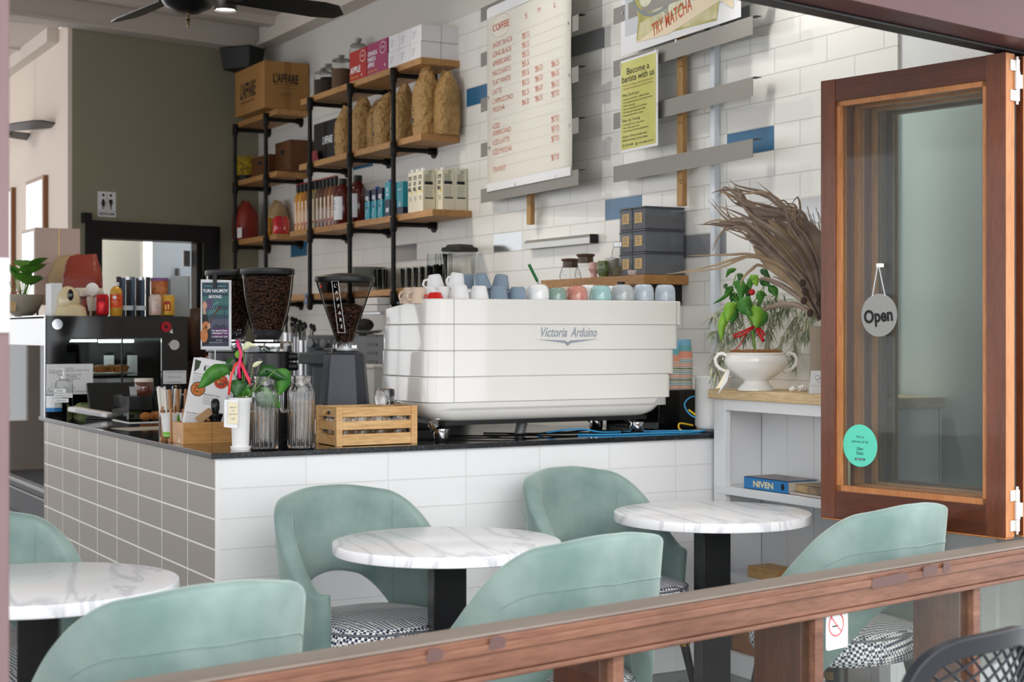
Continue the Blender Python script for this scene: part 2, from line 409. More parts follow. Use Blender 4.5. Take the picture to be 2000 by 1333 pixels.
# left wall: low wall, posts and open glazed shopfront above it
def f_(b):
    b.box(-4.5, -4.35, 1.4, 16.2, 0, .5); b.box(-4.5, -4.35, 1.4, 16.2, 3.0, 3.9)
    for y in (1.4, 4.4, 7.4, 10.4, 13.4, 16.0): b.box(-4.5, -4.35, y, y+.14, .5, 3.0)
struct(one('wall_left', f_, M['pinkwall'], smooth=0))
# ceiling: main panel, back panel, soffits and mouldings
def rotbox(b, x0, x1, y0, y1, z0, z1, m=0):
    old = b.M; b.M = Matrix.Translation(OW0) @ Matrix.Rotation(OA, 4, 'Z'); b.box(x0, x1, y0, y1, z0, z1, m); b.M = old
def f_(b): b.box(-4.5, 4.3, 1.35, 11.5, 3.72, 3.92)
struct(one('ceiling', f_, M['ceil'], smooth=0))
def f_(b): b.box(-4.5, 2.58, 11.2, 16.2, 3.6, 3.7); b.box(2.7, 4.3, 11.5, 13.4, 2.9, 3.0)
struct(one('ceiling_back', f_, M['ceil'], smooth=0))
def f_(b): rotbox(b, -7.2, 1.5, -.16, -.005, 3.58, 3.72); rotbox(b, -7.2, 1.5, -.18, -.005, 3.555, 3.58)
struct(one('trim_1', f_, M['ceil'], smooth=0))
def f_(b): b.box(4.00, WX-.001, 3, 11.0, 3.58, 3.72); b.box(3.98, WX-.001, 3, 11.0, 3.555, 3.58)
struct(one('trim_2', f_, M['ceil'], smooth=0))
def f_(b):
    for k, (a, c) in enumerate(((-.62, -.50), (-.50, -.44), (-.44, -.40))): rotbox(b, -6.5, 1.36, a, c, 3.66+.02*k, 3.72)
struct(one('trim_3', f_, M['ceil'], smooth=0))

# ================================================================= SHOPFRONT (bifold opening)
FA = R(10.86); KF = 1.25; FO = Vector((.842*KF, 2.331*KF, 0))
def FZ(z): return 1.4+(z-1.4)*KF
M['jarrah'] = wood('red_brown_jarrah', '#7a4229', '#60331f', 'z', .35, coat=.15)
M['jarrahx'] = wood('weathered_jarrah_rail', '#8f6450', '#6e4939', 'x', .5)
M['railtop'] = mat('grey_weathered_rail_top', '#8b8178', .7, noise=(9, '#7b6f66', .3, .7, (.2, 1, 1)))
M['cedar'] = wood('orange_cedar_edge', '#c98a58', '#b87643', 'z', .4)
M['darkbeam'] = mat('dark_plum_beam', '#4b2c30', .4, noise=(8, '#5a3636', .3, .7, (.2, 1, 1)))
M['stain'] = mat('dark_rail_stain', '#634a47', .6)
w1 = bpy.data.objects.new('window_1', None); COL.objects.link(w1); w1.location = FO; w1.rotation_euler = (0, 0, FA); struct(w1)
b = MB()
b.box(-5.2, 3.12, -.096, 0, FZ(.808), FZ(.874), 0); b.box(-5.2, 3.12, -.096, 0, FZ(.874), .75, 1)
b.box(-5.2, 3.12, -.104, -.096, FZ(.845), FZ(.862), 0); b.box(-5.2, 3.12, -.102, -.008, FZ(.798), FZ(.808), 0)
b.build('sill_rail', [M['jarrahx'], M['railtop']], w1, bevel=.004)
def fxu(u): return fr(w1, u, 1250, -.096)[0]
b = MB()
for u0, u1, v0, v1 in ((1703, 1775, 1120, 1148), (1803, 1833, 1105, 1125), (1842, 1858, 1098, 1118), (833, 868, 1270, 1290), (955, 990, 1246, 1266)):
    x0, z0 = fr(w1, u0, v1, -.1065); x1, z1 = fr(w1, u1, v0, -.1065); zc = (z0+z1)/2
    b.pol([(x0, zc-.010), (x0+.01, zc-.016), (x1-.004, zc-.012), (x1, zc+.006), (x1-.02, zc+.014), (x0+.006, zc+.012)], 0, .1050/.0006)
b.build('worn_patch', M['stain'], w1, smooth=0)
mxs = [fxu(1204), fxu(1598), fxu(1907)]; st_ = mxs[1]-mxs[0]
xs = [mxs[0]-3*st_, mxs[0]-2*st_, mxs[0]-st_]+mxs
for x in xs:
    if x > -3.4:
        b = MB(); b.box(x, x+.033, -.088, -.04, .02, FZ(.80), 1); b.box(x-.001, x+.056, -.04, .125, .02, FZ(.80), 0)
        b.build('mullion', [M['jarrah'], M['jarrahx']], w1, bevel=.003)
b = MB(); b.box(-5.2, 3.12, -.088, .06, 0, .06); b.build('bottom_rail', M['jarrah'], w1, smooth=0)
b = MB(); b.box(-5.2, 3.10, -.070, -.065, .06, FZ(.80)); b.build('lower_glass', M['pane'], w1, smooth=0)
b = MB(); b.box(-5.2, 3.12, -.11, .09, FZ(2.112), 2.62, 0); b.box(-5.2, 3.12, .0, .06, FZ(2.104), FZ(2.112), 1); b.build('head_beam', [M['darkbeam'], M['black']], w1, bevel=.004)
xr, _ = fr(w1, 20, 300, -.075); M['postpaint'] = mat('weathered_pink_brown_post', '#857070', .6, noise=(5, '#6f5658', .3, .7, (1, 1, .2)))
b = MB(); b.box(xr-.2, xr, -.075, 0, 0, FZ(2.11)); b.build('post', M['postpaint'], w1, bevel=.004)
b = MB(); b.box(3.06, 3.12, -.11, .09, 0, 2.62); b.build('jamb', M['jarrah'], w1, bevel=.004)
# wall above the opening up to the ceiling
def f_(b): b.M = Matrix.Translation(FO) @ Matrix.Rotation(FA, 4, 'Z'); b.box(-5.3, 3.12, -.05, .06, 2.62, 3.72)
struct(one('wall_front', f_, M['greywall'], smooth=0))
# bifold sashes folded inward, square to the shopfront
SR = FA-PI/2; SP = Vector((2.829*KF, 3.291*KF, 0)); SW = .576*KF
def sash(k):
    o = thing('bifold_sash', 'timber bifold window sash, the nearest of the folded stack' if k == 0 else 'timber bifold window sash folded behind the nearest one', 'window', SP, SR)
    dn = Matrix.Rotation(SR, 4, 'Z') @ Vector((0, 1, 0)); o.location = SP+dn*(.098*k)
    W, T, z0, z1 = SW, .049, FZ(.889), FZ(2.097)
    b = MB(); b.box(0, .062, 0, T, z0, z1, 0); b.build('stile', [M['jarrah']], o, bevel=.002)
    b = MB(); b.box(W-.069, W-.0005, 0, T, z0, z1, 0); b.box(W-.0005, W, 0.0005, T-.0005, z0+.001, z1-.001, 1); b.build('stile', [M['jarrah'], M['cedar']], o, bevel=0)
    jx = wood('jarrah_cross_rail', '#66341f', '#4e281a', 'x', .35, coat=.15)
    b = MB(); b.box(.062, W-.069, 0.0006, T-.0006, z1-.078, z1-.0006); b.build('top_rail', jx, o, bevel=.002)
    b = MB(); b.box(.062, W-.069, 0.0006, T-.0006, z0+.0006, z0+.096); b.box(.001, W-.002, .001, T-.001, z0-.006, z0, 1); b.build('bottom_rail', [jx, M['cedar']], o, bevel=.002)
    b = MB()
    for x0, x1, a0, a1 in ((.062, .080, z0+.096, z1-.078), (W-.087, W-.069, z0+.096, z1-.078)): b.box(x0, x1, .008, T-.008, a0, a1)
    b.box(.062, W-.069, .008, T-.008, z1-.095, z1-.078); b.box(.062, W-.069, .008, T-.008, z0+.096, z0+.115)
    b.build('glazing_bead', M['cedar'], o, smooth=0)
    b = MB(); b.box(.080, W-.087, .022, .027, z0+.115, z1-.095); b.build('glass_pane', M['sashfront'] if k == 0 else M['sashpane'], o, smooth=0)
    if k == 0:
        for zc in (FZ(2.03), FZ(.955)):
            b = MB(); hx = W+.004
            for dz in (.047, -.047):
                b.box(hx-.004, hx, .022, .048, zc+dz-.017, zc+dz+.017, 0); b.lathe([(.0085, zc+dz-.018), (.0085, zc+dz+.018)], 12, (hx+.002, .053, 0))
            b.lathe([(.010, zc-.028), (.010, zc+.028)], 12, (hx+.002, .053, 0)); b.lathe([(.005, zc-.075), (.005, zc+.075)], 8, (hx+.002, .053, 0))
            b.box(hx-.003, hx+.001, .060, .088, zc-.022, zc+.022, 0)
            b.build('hinge', mat('hinge_metal', '#dcdcda', .3, metal=.6), o, bevel=.0006)
        b = MB(); b.box(W-.001, W+.001, T, T+.006, z0, z1-.01); b.build('weather_seal', M['black'], o, smooth=0)
    return o
sashes = [sash(k) for k in range(4)]
for k in (1, 2): sashes[k+1]['label'] = ('third' if k == 1 else 'rearmost')+' timber bifold window sash in the folded stack'
sashes[1]['label'] = 'second timber bifold window sash in the folded stack, right behind the front one'
s0 = sashes[0]
b = MB(); x, z = fr(s0, 1668, 985); b.box(.094, .104, .028, .032, FZ(.97), FZ(1.06)); b.build('bolt_plate', mat('aged_brass_plate', '#9a8f78', .4, metal=.7), s0, smooth=0)
# Open sign on the glass
M['signsilver'] = mat('silver_sign', '#8c8c89', .35, metal=.3)
cx_, cz_ = fr(s0, 1718, 616); kx_, kz_ = fr(s0, 1717, 519)
o = thing('open_sign', 'round grey sign reading Open, hung by a chain on the window glass', 'sign', s0.location, SR)
b = MB(); b.lathe([(.0, -.004), (.072, -.004), (.072, -.001), (.0, -.001)], 48, (cx_, 0, cz_), ax='y', cap0=False, cap1=False); 
b.build('disc', M['signsilver'], o)
b = MB(); b.text('Open', cx_-.001, cz_-.022, .042, 0, L=8, align='c', w=.116, bold=.035, ang=R(5)); b.build('lettering', M['ink'], o, smooth=0)
b = MB()
for sx in (-1, 1):
    a = Vector((cx_+sx*.025, -.004, cz_+.066)); c = Vector((kx_+sx*.003, -.004, kz_-.004)); n = 22
    for i in range(n):
        p = a.lerp(c, i/(n-1)); d = .0016 if i % 2 else .0026; b.box(p.x-d, p.x+d, p.y-.0012, p.y+.0012, p.z-.0022, p.z+.0022)
b.build('chain', M['steel'], o, smooth=0)
b = MB(); b.box(kx_-.008, kx_+.008, -.006, .016, kz_-.006, kz_+.007); b.build('hook', M['white'], o, bevel=.001)
# delivery sticker
cx_, cz_ = fr(s0, 1680, 871, .0205)
M['teal'] = mat('teal_sticker', '#5fd8bc', .4); M['tealink'] = mat('dark_teal_ink', '#0c5a4c', .5)
o = thing('delivery_sticker', 'round mint green sticker about delivery on the window glass', 'sticker', s0.location, SR)
b = MB(); b.ell(cx_, cz_, .071, .072, 0, 1, 40)
for f in b.bm.verts: f.co.y += .0205
b.build('disc', M['teal'], o, smooth=0)
b = MB()
for t, dz, h, w, bd in (("We're", .025, .0094, .0325, .0), ('delivered by', .0094, .0094, .069, .0), ('Uber', -.0156, .0112, .0275, .01), ('Eats', -.0306, .0112, .0275, .01)):
    b.text(t, cx_, cz_+dz, h, 0, L=2, align='c', w=w, bold=bd)
b.rect(cx_-.021, cx_+.021, cz_-.050, cz_-.0425, 0, 2); b.text('ORDER TODAY', cx_, cz_-.0485, .004, 1, L=3, align='c', w=.033)
for f in b.bm.verts: f.co.y += .0205
b.build('lettering', [M['tealink'], M['paper']], o, smooth=0)
# no smoking sign on the lower glass
x0, z0 = fr(w1, 1613, 1272, -.073); x1, z1 = fr(w1, 1655, 1180, -.073)
o = thing('no_smoking_sign', 'small white no smoking sign stuck on the lower glass panel', 'sign', FO, FA)
b = MB(); w_ = x1-x0; h_ = .088
pts = []; rr = .008; zc0 = .700; zc1 = zc0+h_
zb = fr(w1, 1634, 1268, -.073)[1]; zt = fr(w1, 1634, 1185, -.073)[1]
for (cx, cz, a0) in ((x1-rr, zt-rr, 0), (x0+rr, zt-rr, 90), (x0+rr, zb+rr, 180), (x1-rr, zb+rr, 270)):
    for k in range(5): a = R(a0+k*22.5); pts.append((cx+rr*math.cos(a), cz+rr*math.sin(a)))
b.extrude(pts, -.0745, -.072, 'xz'); b.build('panel', M['paper'], o, smooth=0)
b = MB(); xc = (x0+x1)/2-.004; zc = zt-(zt-zb)*.42; rr_ = w_*.36
b.ring(xc, zc, rr_, rr_, .005, 0, 1); b.line(xc-rr_*.65, zc+rr_*.65, xc+rr_*.65, zc-rr_*.65, .0035, 0, 2)
b.rect(xc-rr_*.55, xc+rr_*.25, zc-.006, zc-.002, 1, 1.5); b.line(xc+.004, zc+.002, xc+.012, zc+.016, .002, 2, 1.5)
b.text('NO SMOKING', xc, zb+.010, .005, 2, L=1.5, align='c', w=w_*.6)
for f in b.bm.verts: f.co.y -= .0745
b.build('symbol', [mat('sign_red', '#e0595c', .5), M['ink'], mat('pale_grey_ink', '#b9bcc2', .6)], o, smooth=0)
# white card on the left post
o = MB(); x0, z0 = fr(w1, -14, 650, -.079); x1, z1 = fr(w1, 18, 505, -.079)
o.box(x0, x1, -.082, -.0755, z0, z1); tag(o.build('notice_card', M['paper'], bevel=.003, loc=FO, rot=FA), 'blank bright white card fixed on the blurred left window post', 'card')
# ================================================================= TABLES AND CHAIRS
def marble_mat():
    m = mat('white_marble_laminate', '#f1f2f5', .22); nt = m.node_tree; b = nt.nodes['Principled BSDF']
    tc = nt.nodes.new('ShaderNodeTexCoord'); mp = nt.nodes.new('ShaderNodeMapping'); mp.inputs['Rotation'].default_value = (0, 0, R(62)); mp.inputs['Scale'].default_value = (1.6, .35, 1)
    nz = nt.nodes.new('ShaderNodeTexNoise'); nz.inputs['Scale'].default_value = 3.2; nz.inputs['Detail'].default_value = 7; nz.inputs['Distortion'].default_value = 1.2
    cr = nt.nodes.new('ShaderNodeValToRGB'); e = cr.color_ramp.elements; e[0].position = .46; e[1].position = .54
    e[0].color = lin('#f2f3f6'); e[1].color = lin('#f2f3f6'); k = e.new(.505); k.color = lin('#d6d6dd'); k2 = e.new(.47); k2.color = lin('#eceef2')
    nt.links.new(tc.outputs['Object'], mp.inputs[0]); nt.links.new(mp.outputs[0], nz.inputs['Vector']); nt.links.new(nz.outputs[0], cr.inputs[0]); nt.links.new(cr.outputs[0], b.inputs['Base Color'])
    return m
M['marble'] = marble_mat()
M['colblack'] = mat('table_column_black', '#0c0d10', .3)
def table():
    t = thing('cafe_table', 'x', 'table', (0, 0, 0), FA, 'round white marble-look cafe tables')
    b = MB(); r = .356; b.lathe([(0, .716), (r-.004, .716), (r-.001, .718), (r, .722), (r, .746), (r-.001, .749), (r-.004, .75), (0, .75)], 96, cap0=False, cap1=False)
    b.build('tabletop', M['marble'], t, smooth=30)
    b = MB(); b.box(-.052, .052, -.052, .052, .012, .716); b.box(-.15, .15, -.15, .15, .706, .716); b.build('column', M['colblack'], t, bevel=.003)
    b = MB(); b.box(-.21, .21, -.21, .21, 0, .012); b.build('base_plate', M['colblack'], t, bevel=.003)
    return t
T0 = table(); TP = [(.885, 4.086), (2.169, 4.276), (3.361, 4.502)]
T0.location = (TP[1][0], TP[1][1], 0); T0['label'] = 'round marble-look cafe table in the middle of the three'
dup(T0, (TP[0][0], TP[0][1], 0), None, 'round marble-look cafe table at the left edge, cut off by the window post')
dup(T0, (TP[2][0], TP[2][1], 0), None, 'round marble-look cafe table beside the white bookcase')
for o in bpy.data.objects:
    if o.name.startswith('cafe_table'): o.rotation_euler.z = R(-16)

def velvet():
    m = mat('sage_green_velvet', '#6c8581', .75, noise=(5, '#93a7a2', .35, .72), bump=(160, .12, .002), sheen=.75)
    m.node_tree.nodes['Principled BSDF'].inputs['Sheen Tint'].default_value = lin('#dff0ea'); return m
def houndstooth():
    m = mat('houndstooth_weave', '#f2f2f2', .8); nt = m.node_tree; b = nt.nodes['Principled BSDF']
    g = nt.nodes.new('ShaderNodeTexCoord'); mp = nt.nodes.new('ShaderNodeMapping'); mp.inputs['Scale'].default_value = (1, 1, 1)
    ck = nt.nodes.new('ShaderNodeTexChecker'); ck.inputs['Scale'].default_value = 105
    ck.inputs['Color1'].default_value = lin('#f4f4f4'); ck.inputs['Color2'].default_value = lin('#2c3350')
    nt.links.new(g.outputs['Object'], mp.inputs[0]); mp.inputs['Rotation'].default_value = (R(8), R(8), R(45))
    nt.links.new(mp.outputs[0], ck.inputs['Vector']); nt.links.new(ck.outputs[0], b.inputs['Base Color']); return m
M['velvet'] = velvet(); M['hound'] = houndstooth(); M['brass'] = mat('brass', '#c9a24a', .2, metal=1); M['piping'] = mat('grey_piping', '#6d7076', .7)
M['velvetseam'] = mat('dark_velvet_piping', '#2c4640', .8)
def chair():
    t = thing('tub_chair', 'x', 'chair', (0, 0, 0), 0, 'sage green velvet tub chairs')
    AM = R(118)
    def prof(a):
        """a = angle from the back; returns top, bottom heights"""
        q = abs(a); s_ = lambda e0, e1, x: (lambda k: k*k*(3-2*k))(min(1, max(0, (x-e0)/(e1-e0))))
        top = .878-.028*s_(.1, .95, q)-.265*s_(.68, 1.95, q)
        bot = .595-.02*s_(0, .5, q)-.225*s_(.30, 1.25, q)
        return top, bot
    def pt(a, h, off):
        top, bot = prof(a); k = (h-.40)/.48
        rx = .262+.028*k+off; ry = .245+.045*k+off
        p = 2.35; c_, s_ = math.cos(a), math.sin(a)
        rr = (abs(c_)**p+abs(s_)**p)**(-1/p)
        return Vector((rx*rr*s_, -ry*rr*c_, h))
    b = MB(); N, K = 72, 9; sec = []
    for i in range(N+1):
        a = -AM+2*AM*i/N; top, bot = prof(a); th = .027; ring = []
        e = min(1, (AM-abs(a))/.12+.25)
        for j in range(K+1): f = j/K; ring.append(pt(a, bot+.012+(top-bot-.024)*f, th*e))
        [ring.append(pt(a, top-.012+.016*math.sin(g_), th*e*math.cos(g_))) for g_ in (.5, .95, 1.4, 1.75, 2.2, 2.65)]
        for j in range(K, -1, -1): f = j/K; ring.append(pt(a, bot+.012+(top-bot-.024)*f, -th*e))
        [ring.append(pt(a, bot+.012-.014*math.sin(g_), -th*e*math.cos(g_))) for g_ in (.7, 1.3, 1.85, 2.45)]
        sec.append([b.V(p) for p in ring])
    n = len(sec[0])
    for i in range(N):
        for j in range(n): b.face((sec[i][j], sec[i+1][j], sec[i+1][(j+1) % n], sec[i][(j+1) % n]))
    b.face(sec[0][::-1]); b.face(sec[-1])
    b.build('backrest', M['velvet'], t, smooth=60)
    # seams
    b = MB()
    b.tube([pt(a, prof(a)[0]-.125+.02*abs(a), .0275) for a in [(-1.0+2.0*i/24) for i in range(25)]], .0018, 0, 5)
    for sg in (-1, 1): b.tube([pt(sg*.80, prof(.80)[1]+.02+(prof(.80)[0]-prof(.80)[1]-.04)*i/8, -.0275) for i in range(9)], .0016, 0, 5)
    b.build('seam', M['velvet'], t)
    # seat cushion
    b = MB(); p = 2.7
    def rr(a): c_, s_ = math.cos(a), math.sin(a); return (abs(c_)**p+abs(s_)**p)**(-1/p)
    b.lathe([(.19, .375), (.232, .385), (.245, .41), (.247, .445), (.240, .468), (.225, .480), (.15, .492), (0, .495)], 48, (0, .02, 0), fn=lambda a, h: rr(a), sy=1.02, cap1=False)
    b.build('seat', M['hound'], t, smooth=60)
    b = MB(); b.tube([Vector((.243*rr(a)*math.cos(a), .02+.248*rr(a)*math.sin(a), .466)) for a in [2*PI*i/48 for i in range(49)]], .004, 0, 6, caps=False); b.build('piping', M['piping'], t)
    for sx in (-1, 1):
        for sy in (-1, 1):
            b = MB(); a_ = Vector((sx*.165, .02+sy*.155, .385)); c_ = Vector((sx*.225, .02+sy*.215, 0))
            b.tube([a_.lerp(c_, k/6) for k in range(7)], [.021-.0105*k/6 for k in range(7)], 0, 12); lg = b.build('leg', M['black'], t)
            b = MB(); m1 = a_.lerp(c_, .30); m2 = a_.lerp(c_, .37); b.tube([m1, m2], [.0205, .0200], 0, 14); b.build('leg_ring', M['brass'], lg)
    return t
C0 = chair()
# (x, y, yaw of the way the sitter faces; 0 = +y)
CH = [(2.118, 3.607, R(9), 'green velvet tub chair, back to the window, at the middle table'),
      (.985, 3.36, R(9), 'green velvet tub chair nearest the camera, back to the window at lower left'),
      (3.30, 3.745, R(9), 'green velvet tub chair, back to the window, in front of the folded sash'),
      (2.06, 4.58, R(189), 'green velvet tub chair facing the window between middle table and counter'),
      (3.12, 4.80, R(189), 'green velvet tub chair facing the window behind the bookcase-side table'),
      (.83, 4.42, R(189), 'green velvet tub chair facing the window behind the left edge table')]
for i, (x, y, a, lb) in enumerate(CH):
    if i == 0: C0.location = (x, y, 0); C0.rotation_euler.z = a; C0['label'] = lb
    else: dup(C0, (x, y, 0), a, lb)

# black mesh chair outside, lower right
def mesh_chair():
    t = thing('mesh_chair', 'black outdoor chair with a crisscross lattice back, outside at lower right', 'chair', (0, 0, 0), 0)
    m = mat('matte_black_resin', '#24272e', .45)
    Rw, zt, zb = .235, .80, .50
    def S(x, z):   # curved back shell: plane bows backwards
        return Vector((x, .06-.055*(1-(x/Rw)**2)-.10*(z-zb), z))
    # outline, rounded
    out = []
    for k in range(49):
        a = PI*k/48; p = 4.0; c_, s_ = math.cos(a), math.sin(a); rr = (abs(c_)**p+abs(s_)**p)**(-1/p)
        out.append((Rw*rr*c_, zb+(zt-zb)*rr*s_))
    b = MB()
    A = []
    path = [(Rw*.9, zb-.09)]+out+[(-Rw*.9, zb-.09)]
    n = len(path)
    for k, (x, z) in enumerate(path):
        x0, z0 = path[max(k-1, 0)]; x1, z1 = path[min(k+1, n-1)]; t_ = Vector((x1-x0, z1-z0)); t_.normalize(); nn = Vector((-t_.y, t_.x))
        w = .020; q = []
        for (s_, d) in ((0, -.012), (2*w, -.010), (2*w, .010), (0, .012)):
            pp = S(x+nn.x*s_, z+nn.y*s_); q.append(b.V((pp.x, pp.y+d, pp.z)))
        A.append(q)
    for k in range(n-1):
        for j in range(4): b.face((A[k][j], A[k+1][j], A[k+1][(j+1) % 4], A[k][(j+1) % 4]))
    b.face(A[0][::-1]); b.face(A[-1]); b.build('back_frame', m, t, bevel=.003)
    b = MB()
    def inside(x, z):
        if z < zb-.07: return False
        zz = max(0, (z-zb))/(zt-zb-.03); return (abs(x)/(Rw-.02))**3.2+zz**3.2 < 1
    for fam in range(2):
        for k in range(-26, 40):
            pts = []
            for i in range(60):
                x = -Rw+2*Rw*i/59
                z = zb-.1+.034*k+(x*.45 if fam == 0 else -x*.9+.0)+(.5*x*x if fam == 0 else -.6*x*x)
                if inside(x, z): q = S(x, z); q.y += (.004 if fam else -.004); pts.append(q)
                elif len(pts) > 2: b.tube(pts, .0032, 0, 6); pts = []
                else: pts = []
            if len(pts) > 2: b.tube(pts, .0032, 0, 6)
    b.build('lattice', m, t)
    b = MB(); b.lathe([(.20, .415), (.225, .42), (.23, .435), (.22, .445), (0, .44)], 36, (0, .22, 0), fn=lambda a, h: (abs(math.cos(a))**3+abs(math.sin(a))**3)**(-1/3), cap1=False); b.build('seat', m, t)
    for sx in (-1, 1):
        for y0, y1 in ((.06, .0), (.38, .44)):
            b = MB(); b.tube([(sx*.19, y0, .42), (sx*.235, y1, -.02)], [.014, .010], 0, 10); b.build('leg', m, t)
        b = MB(); b.tube([S(sx*(Rw*.9+.0), zb-.08), Vector((sx*.20, .07, .425))], .012, 0, 8); b.build('side_post', m, t)
    return t
mc = mesh_chair(); mc.location = (2.34, 2.235, 0); mc.rotation_euler.z = R(11)
mc.location.z = 0
for ch in mc.children: pass
# ================================================================= SERVICE COUNTER
CZ = .978
M['granite'] = mat('black_granite', '#15161a', .07, spec=.8, noise=(180, '#5a6068', .60, .78))
M['graniteedge'] = mat('granite_edge', '#111316', .3, noise=(120, '#474c53', .5, .75))
c = thing('service_counter', 'tiled service counter, white tiles at the front and grey tiles down its left side', 'counter')
b = MB(); b.box(1.745, 4.112, 5.205, 5.24, 0, .9575); b.build('front_panel', M['frontwhite'], c, smooth=0)
b = MB(); b.box(1.735, 1.745, 5.21, 7.90, 0, .9575); b.build('side_panel', M['sidetile'], c, smooth=0)
b = MB(); b.box(1.731, 1.747, 5.202, 5.212, 0, .957); b.build('corner_trim', M['white'], c, smooth=0)
b = MB(); b.box(1.745, 2.40, 5.24, 7.90, .08, .957); b.box(2.40, 4.112, 5.24, 5.92, .08, .957); b.build('carcass', M['black'], c, smooth=0)
w = MB(); w.extrude([(1.709, 5.182), (4.112, 5.182), (4.112, 5.95), (2.43, 5.95), (2.43, 7.91), (1.709, 7.91)], .958, CZ, 'xy')
w = w.build('worktop', [M['granite'], M['graniteedge']], None, smooth=0, bevel=.0025)
for p in w.data.polygons:
    if abs(p.normal.z) < .5: p.material_index = 1
tag(w, 'long black granite worktop covering the L-shaped counter', 'worktop')
def onc(u, v): return atZ(u, v, CZ)
def att(u, D, z=CZ): p = atD(u, 650, D); return (p.x, p.y, z)
VIEW = -YAW

# ----------------------------------------------------------------- espresso machine
MW = mat('machine_white_enamel', '#eceae6', .12, coat=.6)
M['mgrey'] = mat('machine_gap', '#8b8d90', .6)
em = thing('espresso_machine', 'large white espresso machine with banded panels and silver script lettering', 'espresso machine')
def rrect(x0, x1, y0, y1, rl, rr_, seg=8):
    pts = []
    for cx, cy, r, a0 in ((x1-rr_, y0+rr_, rr_, -90), (x1-rr_, y1-rr_, rr_, 0), (x0+rl, y1-rl, rl, 90), (x0+rl, y0+rl, rl, 180)):
        for k in range(seg+1): a = R(a0+90*k/seg); pts.append((cx+r*math.cos(a), cy+r*math.sin(a)))
    return pts
ZB = [1.131, 1.230, 1.331, 1.433, 1.532]; RE = [3.714, 3.733, 3.752, 3.771]; LE = [2.585, 2.588, 2.592, 2.597]
def ztop(y, z): return z-.040*max(0, (y-5.30)/.42)**1.6
for k in range(4):
    o = rrect(LE[k], RE[k], 5.25, 5.745, .085, .03); b = MB(); n = len(o)
    z0, z1 = ZB[k]+.0013, ZB[k+1]-.0013
    f = (lambda p, z: ztop(p[1], z)) if k == 3 else (lambda p, z: z)
    rings = [[b.V((p[0], p[1], z0)) for p in o]]
    q = rrect(LE[k]+.004, RE[k]-.004, 5.254, 5.741, .082, .027)
    rings.append([b.V((p[0], p[1], f(p, z1-.004))) for p in o]); rings.append([b.V((p[0], p[1], f(p, z1))) for p in q])
    if k == 3:
        q2 = rrect(LE[k]+.020, RE[k]-.020, 5.268, 5.725, .07, .02)
        rings.append([b.V((p[0], p[1], f(p, z1))) for p in q2]); rings.append([b.V((p[0], p[1], 1.512)) for p in q2])
    for j in range(len(rings)-1):
        for i in range(n): b.face((rings[j][i], rings[j][(i+1) % n], rings[j+1][(i+1) % n], rings[j+1][i]))
    b.face(rings[0][::-1]); b.face(rings[-1]); b.build('body_panel', MW, em, smooth=35)
o = rrect(2.605, 3.700, 5.256, 5.735, .08, .03); b = MB(); b.extrude(o, 1.10, 1.50, 'xy'); b.build('inner_body', mat('machine_inner', '#bdbcba', .4), em, smooth=35)
# corner seam
b = MB(); b.box(2.6925, 2.6945, 5.2492, 5.251, 1.131, 1.529); b.box(3.735, 3.737, 5.2492, 5.251, 1.433, 1.529); b.build('seam', M['mgrey'], em, smooth=0)
b = MB(); rings = []
for z, ins, rd in ((1.1285, .0, .085), (1.115, .004, .085), (1.095, .014, .085), (1.075, .034, .08), (1.062, .062, .07), (1.056, .085, .06)):
    o = rrect(2.587+ins, 3.690-ins*.8, 5.252+ins*.55, 5.742-ins, rd, .05+.02); rings.append([b.V((p[0], p[1], z)) for p in o])
n = len(rings[0])
for j in range(len(rings)-1):
    for i in range(n): b.face((rings[j][i], rings[j][(i+1) % n], rings[j+1][(i+1) % n], rings[j+1][i]))
b.face(rings[0]); b.face(rings[-1][::-1]); b.build('base_panel', MW, em, smooth=50)
b = MB(); b.box(2.68, 3.62, 5.30, 5.70, 1.040, 1.056); b.build('chassis', M['black'], em, smooth=0)
for x, y in ((2.686, 5.345), (3.600, 5.345), (2.70, 5.66), (3.60, 5.66)):
    b = MB(); b.lathe([(.026, 0, 1), (.028, .006, 1), (.029, .010, 0), (.030, .012), (.030, .044), (.033, .045), (.033, .048), (0, .048)], 28, (x, y, CZ), cap1=False)
    b.tube([(x-.012, y+.01, CZ+.046), (x-.018, y+.02, CZ+.06), (x-.02, y+.03, CZ+.07)], .024, 0, 12)
    b.build('foot', [M['chrome'], M['black']], em)
b = MB(); pl_x0 = atY(1057, 650, 5.249).x; pl_x1 = atY(1166, 650, 5.249).x
za_ = atY(1100, 658, 5.249).z; zt_ = atY(1100, 638, 5.249).z
b.text('Victoria', pl_x0, za_, (zt_-za_)*.92, 0, L=0, w=(pl_x1-pl_x0)*.46, shear=.35, bold=.012)
b.text('Arduino', pl_x0+(pl_x1-pl_x0)*.52, za_, (zt_-za_)*.92, 0, L=0, w=(pl_x1-pl_x0)*.48, shear=.35, bold=.012)
xa_ = atY(1046, 650, 5.249).x; xb_ = atY(1171, 650, 5.249).x; xm = atY(1108.5, 650, 5.249).x
g = lambda v: atY(1108, v, 5.249).z
b.pol([(xa_, g(663)), (xm-.012, g(665.4)), (xm, g(668.5)), (xm+.012, g(665.4)), (xb_, g(662.5)), (xm+.016, g(670.3)), (xm, g(676.5)), (xm-.016, g(670.3))], 0, 0)
for v in b.bm.verts: v.co.y += 5.2485
b.build('lettering', mat('silver_blue_lettering', '#a9b4c2', .3, metal=.3), em, smooth=0)

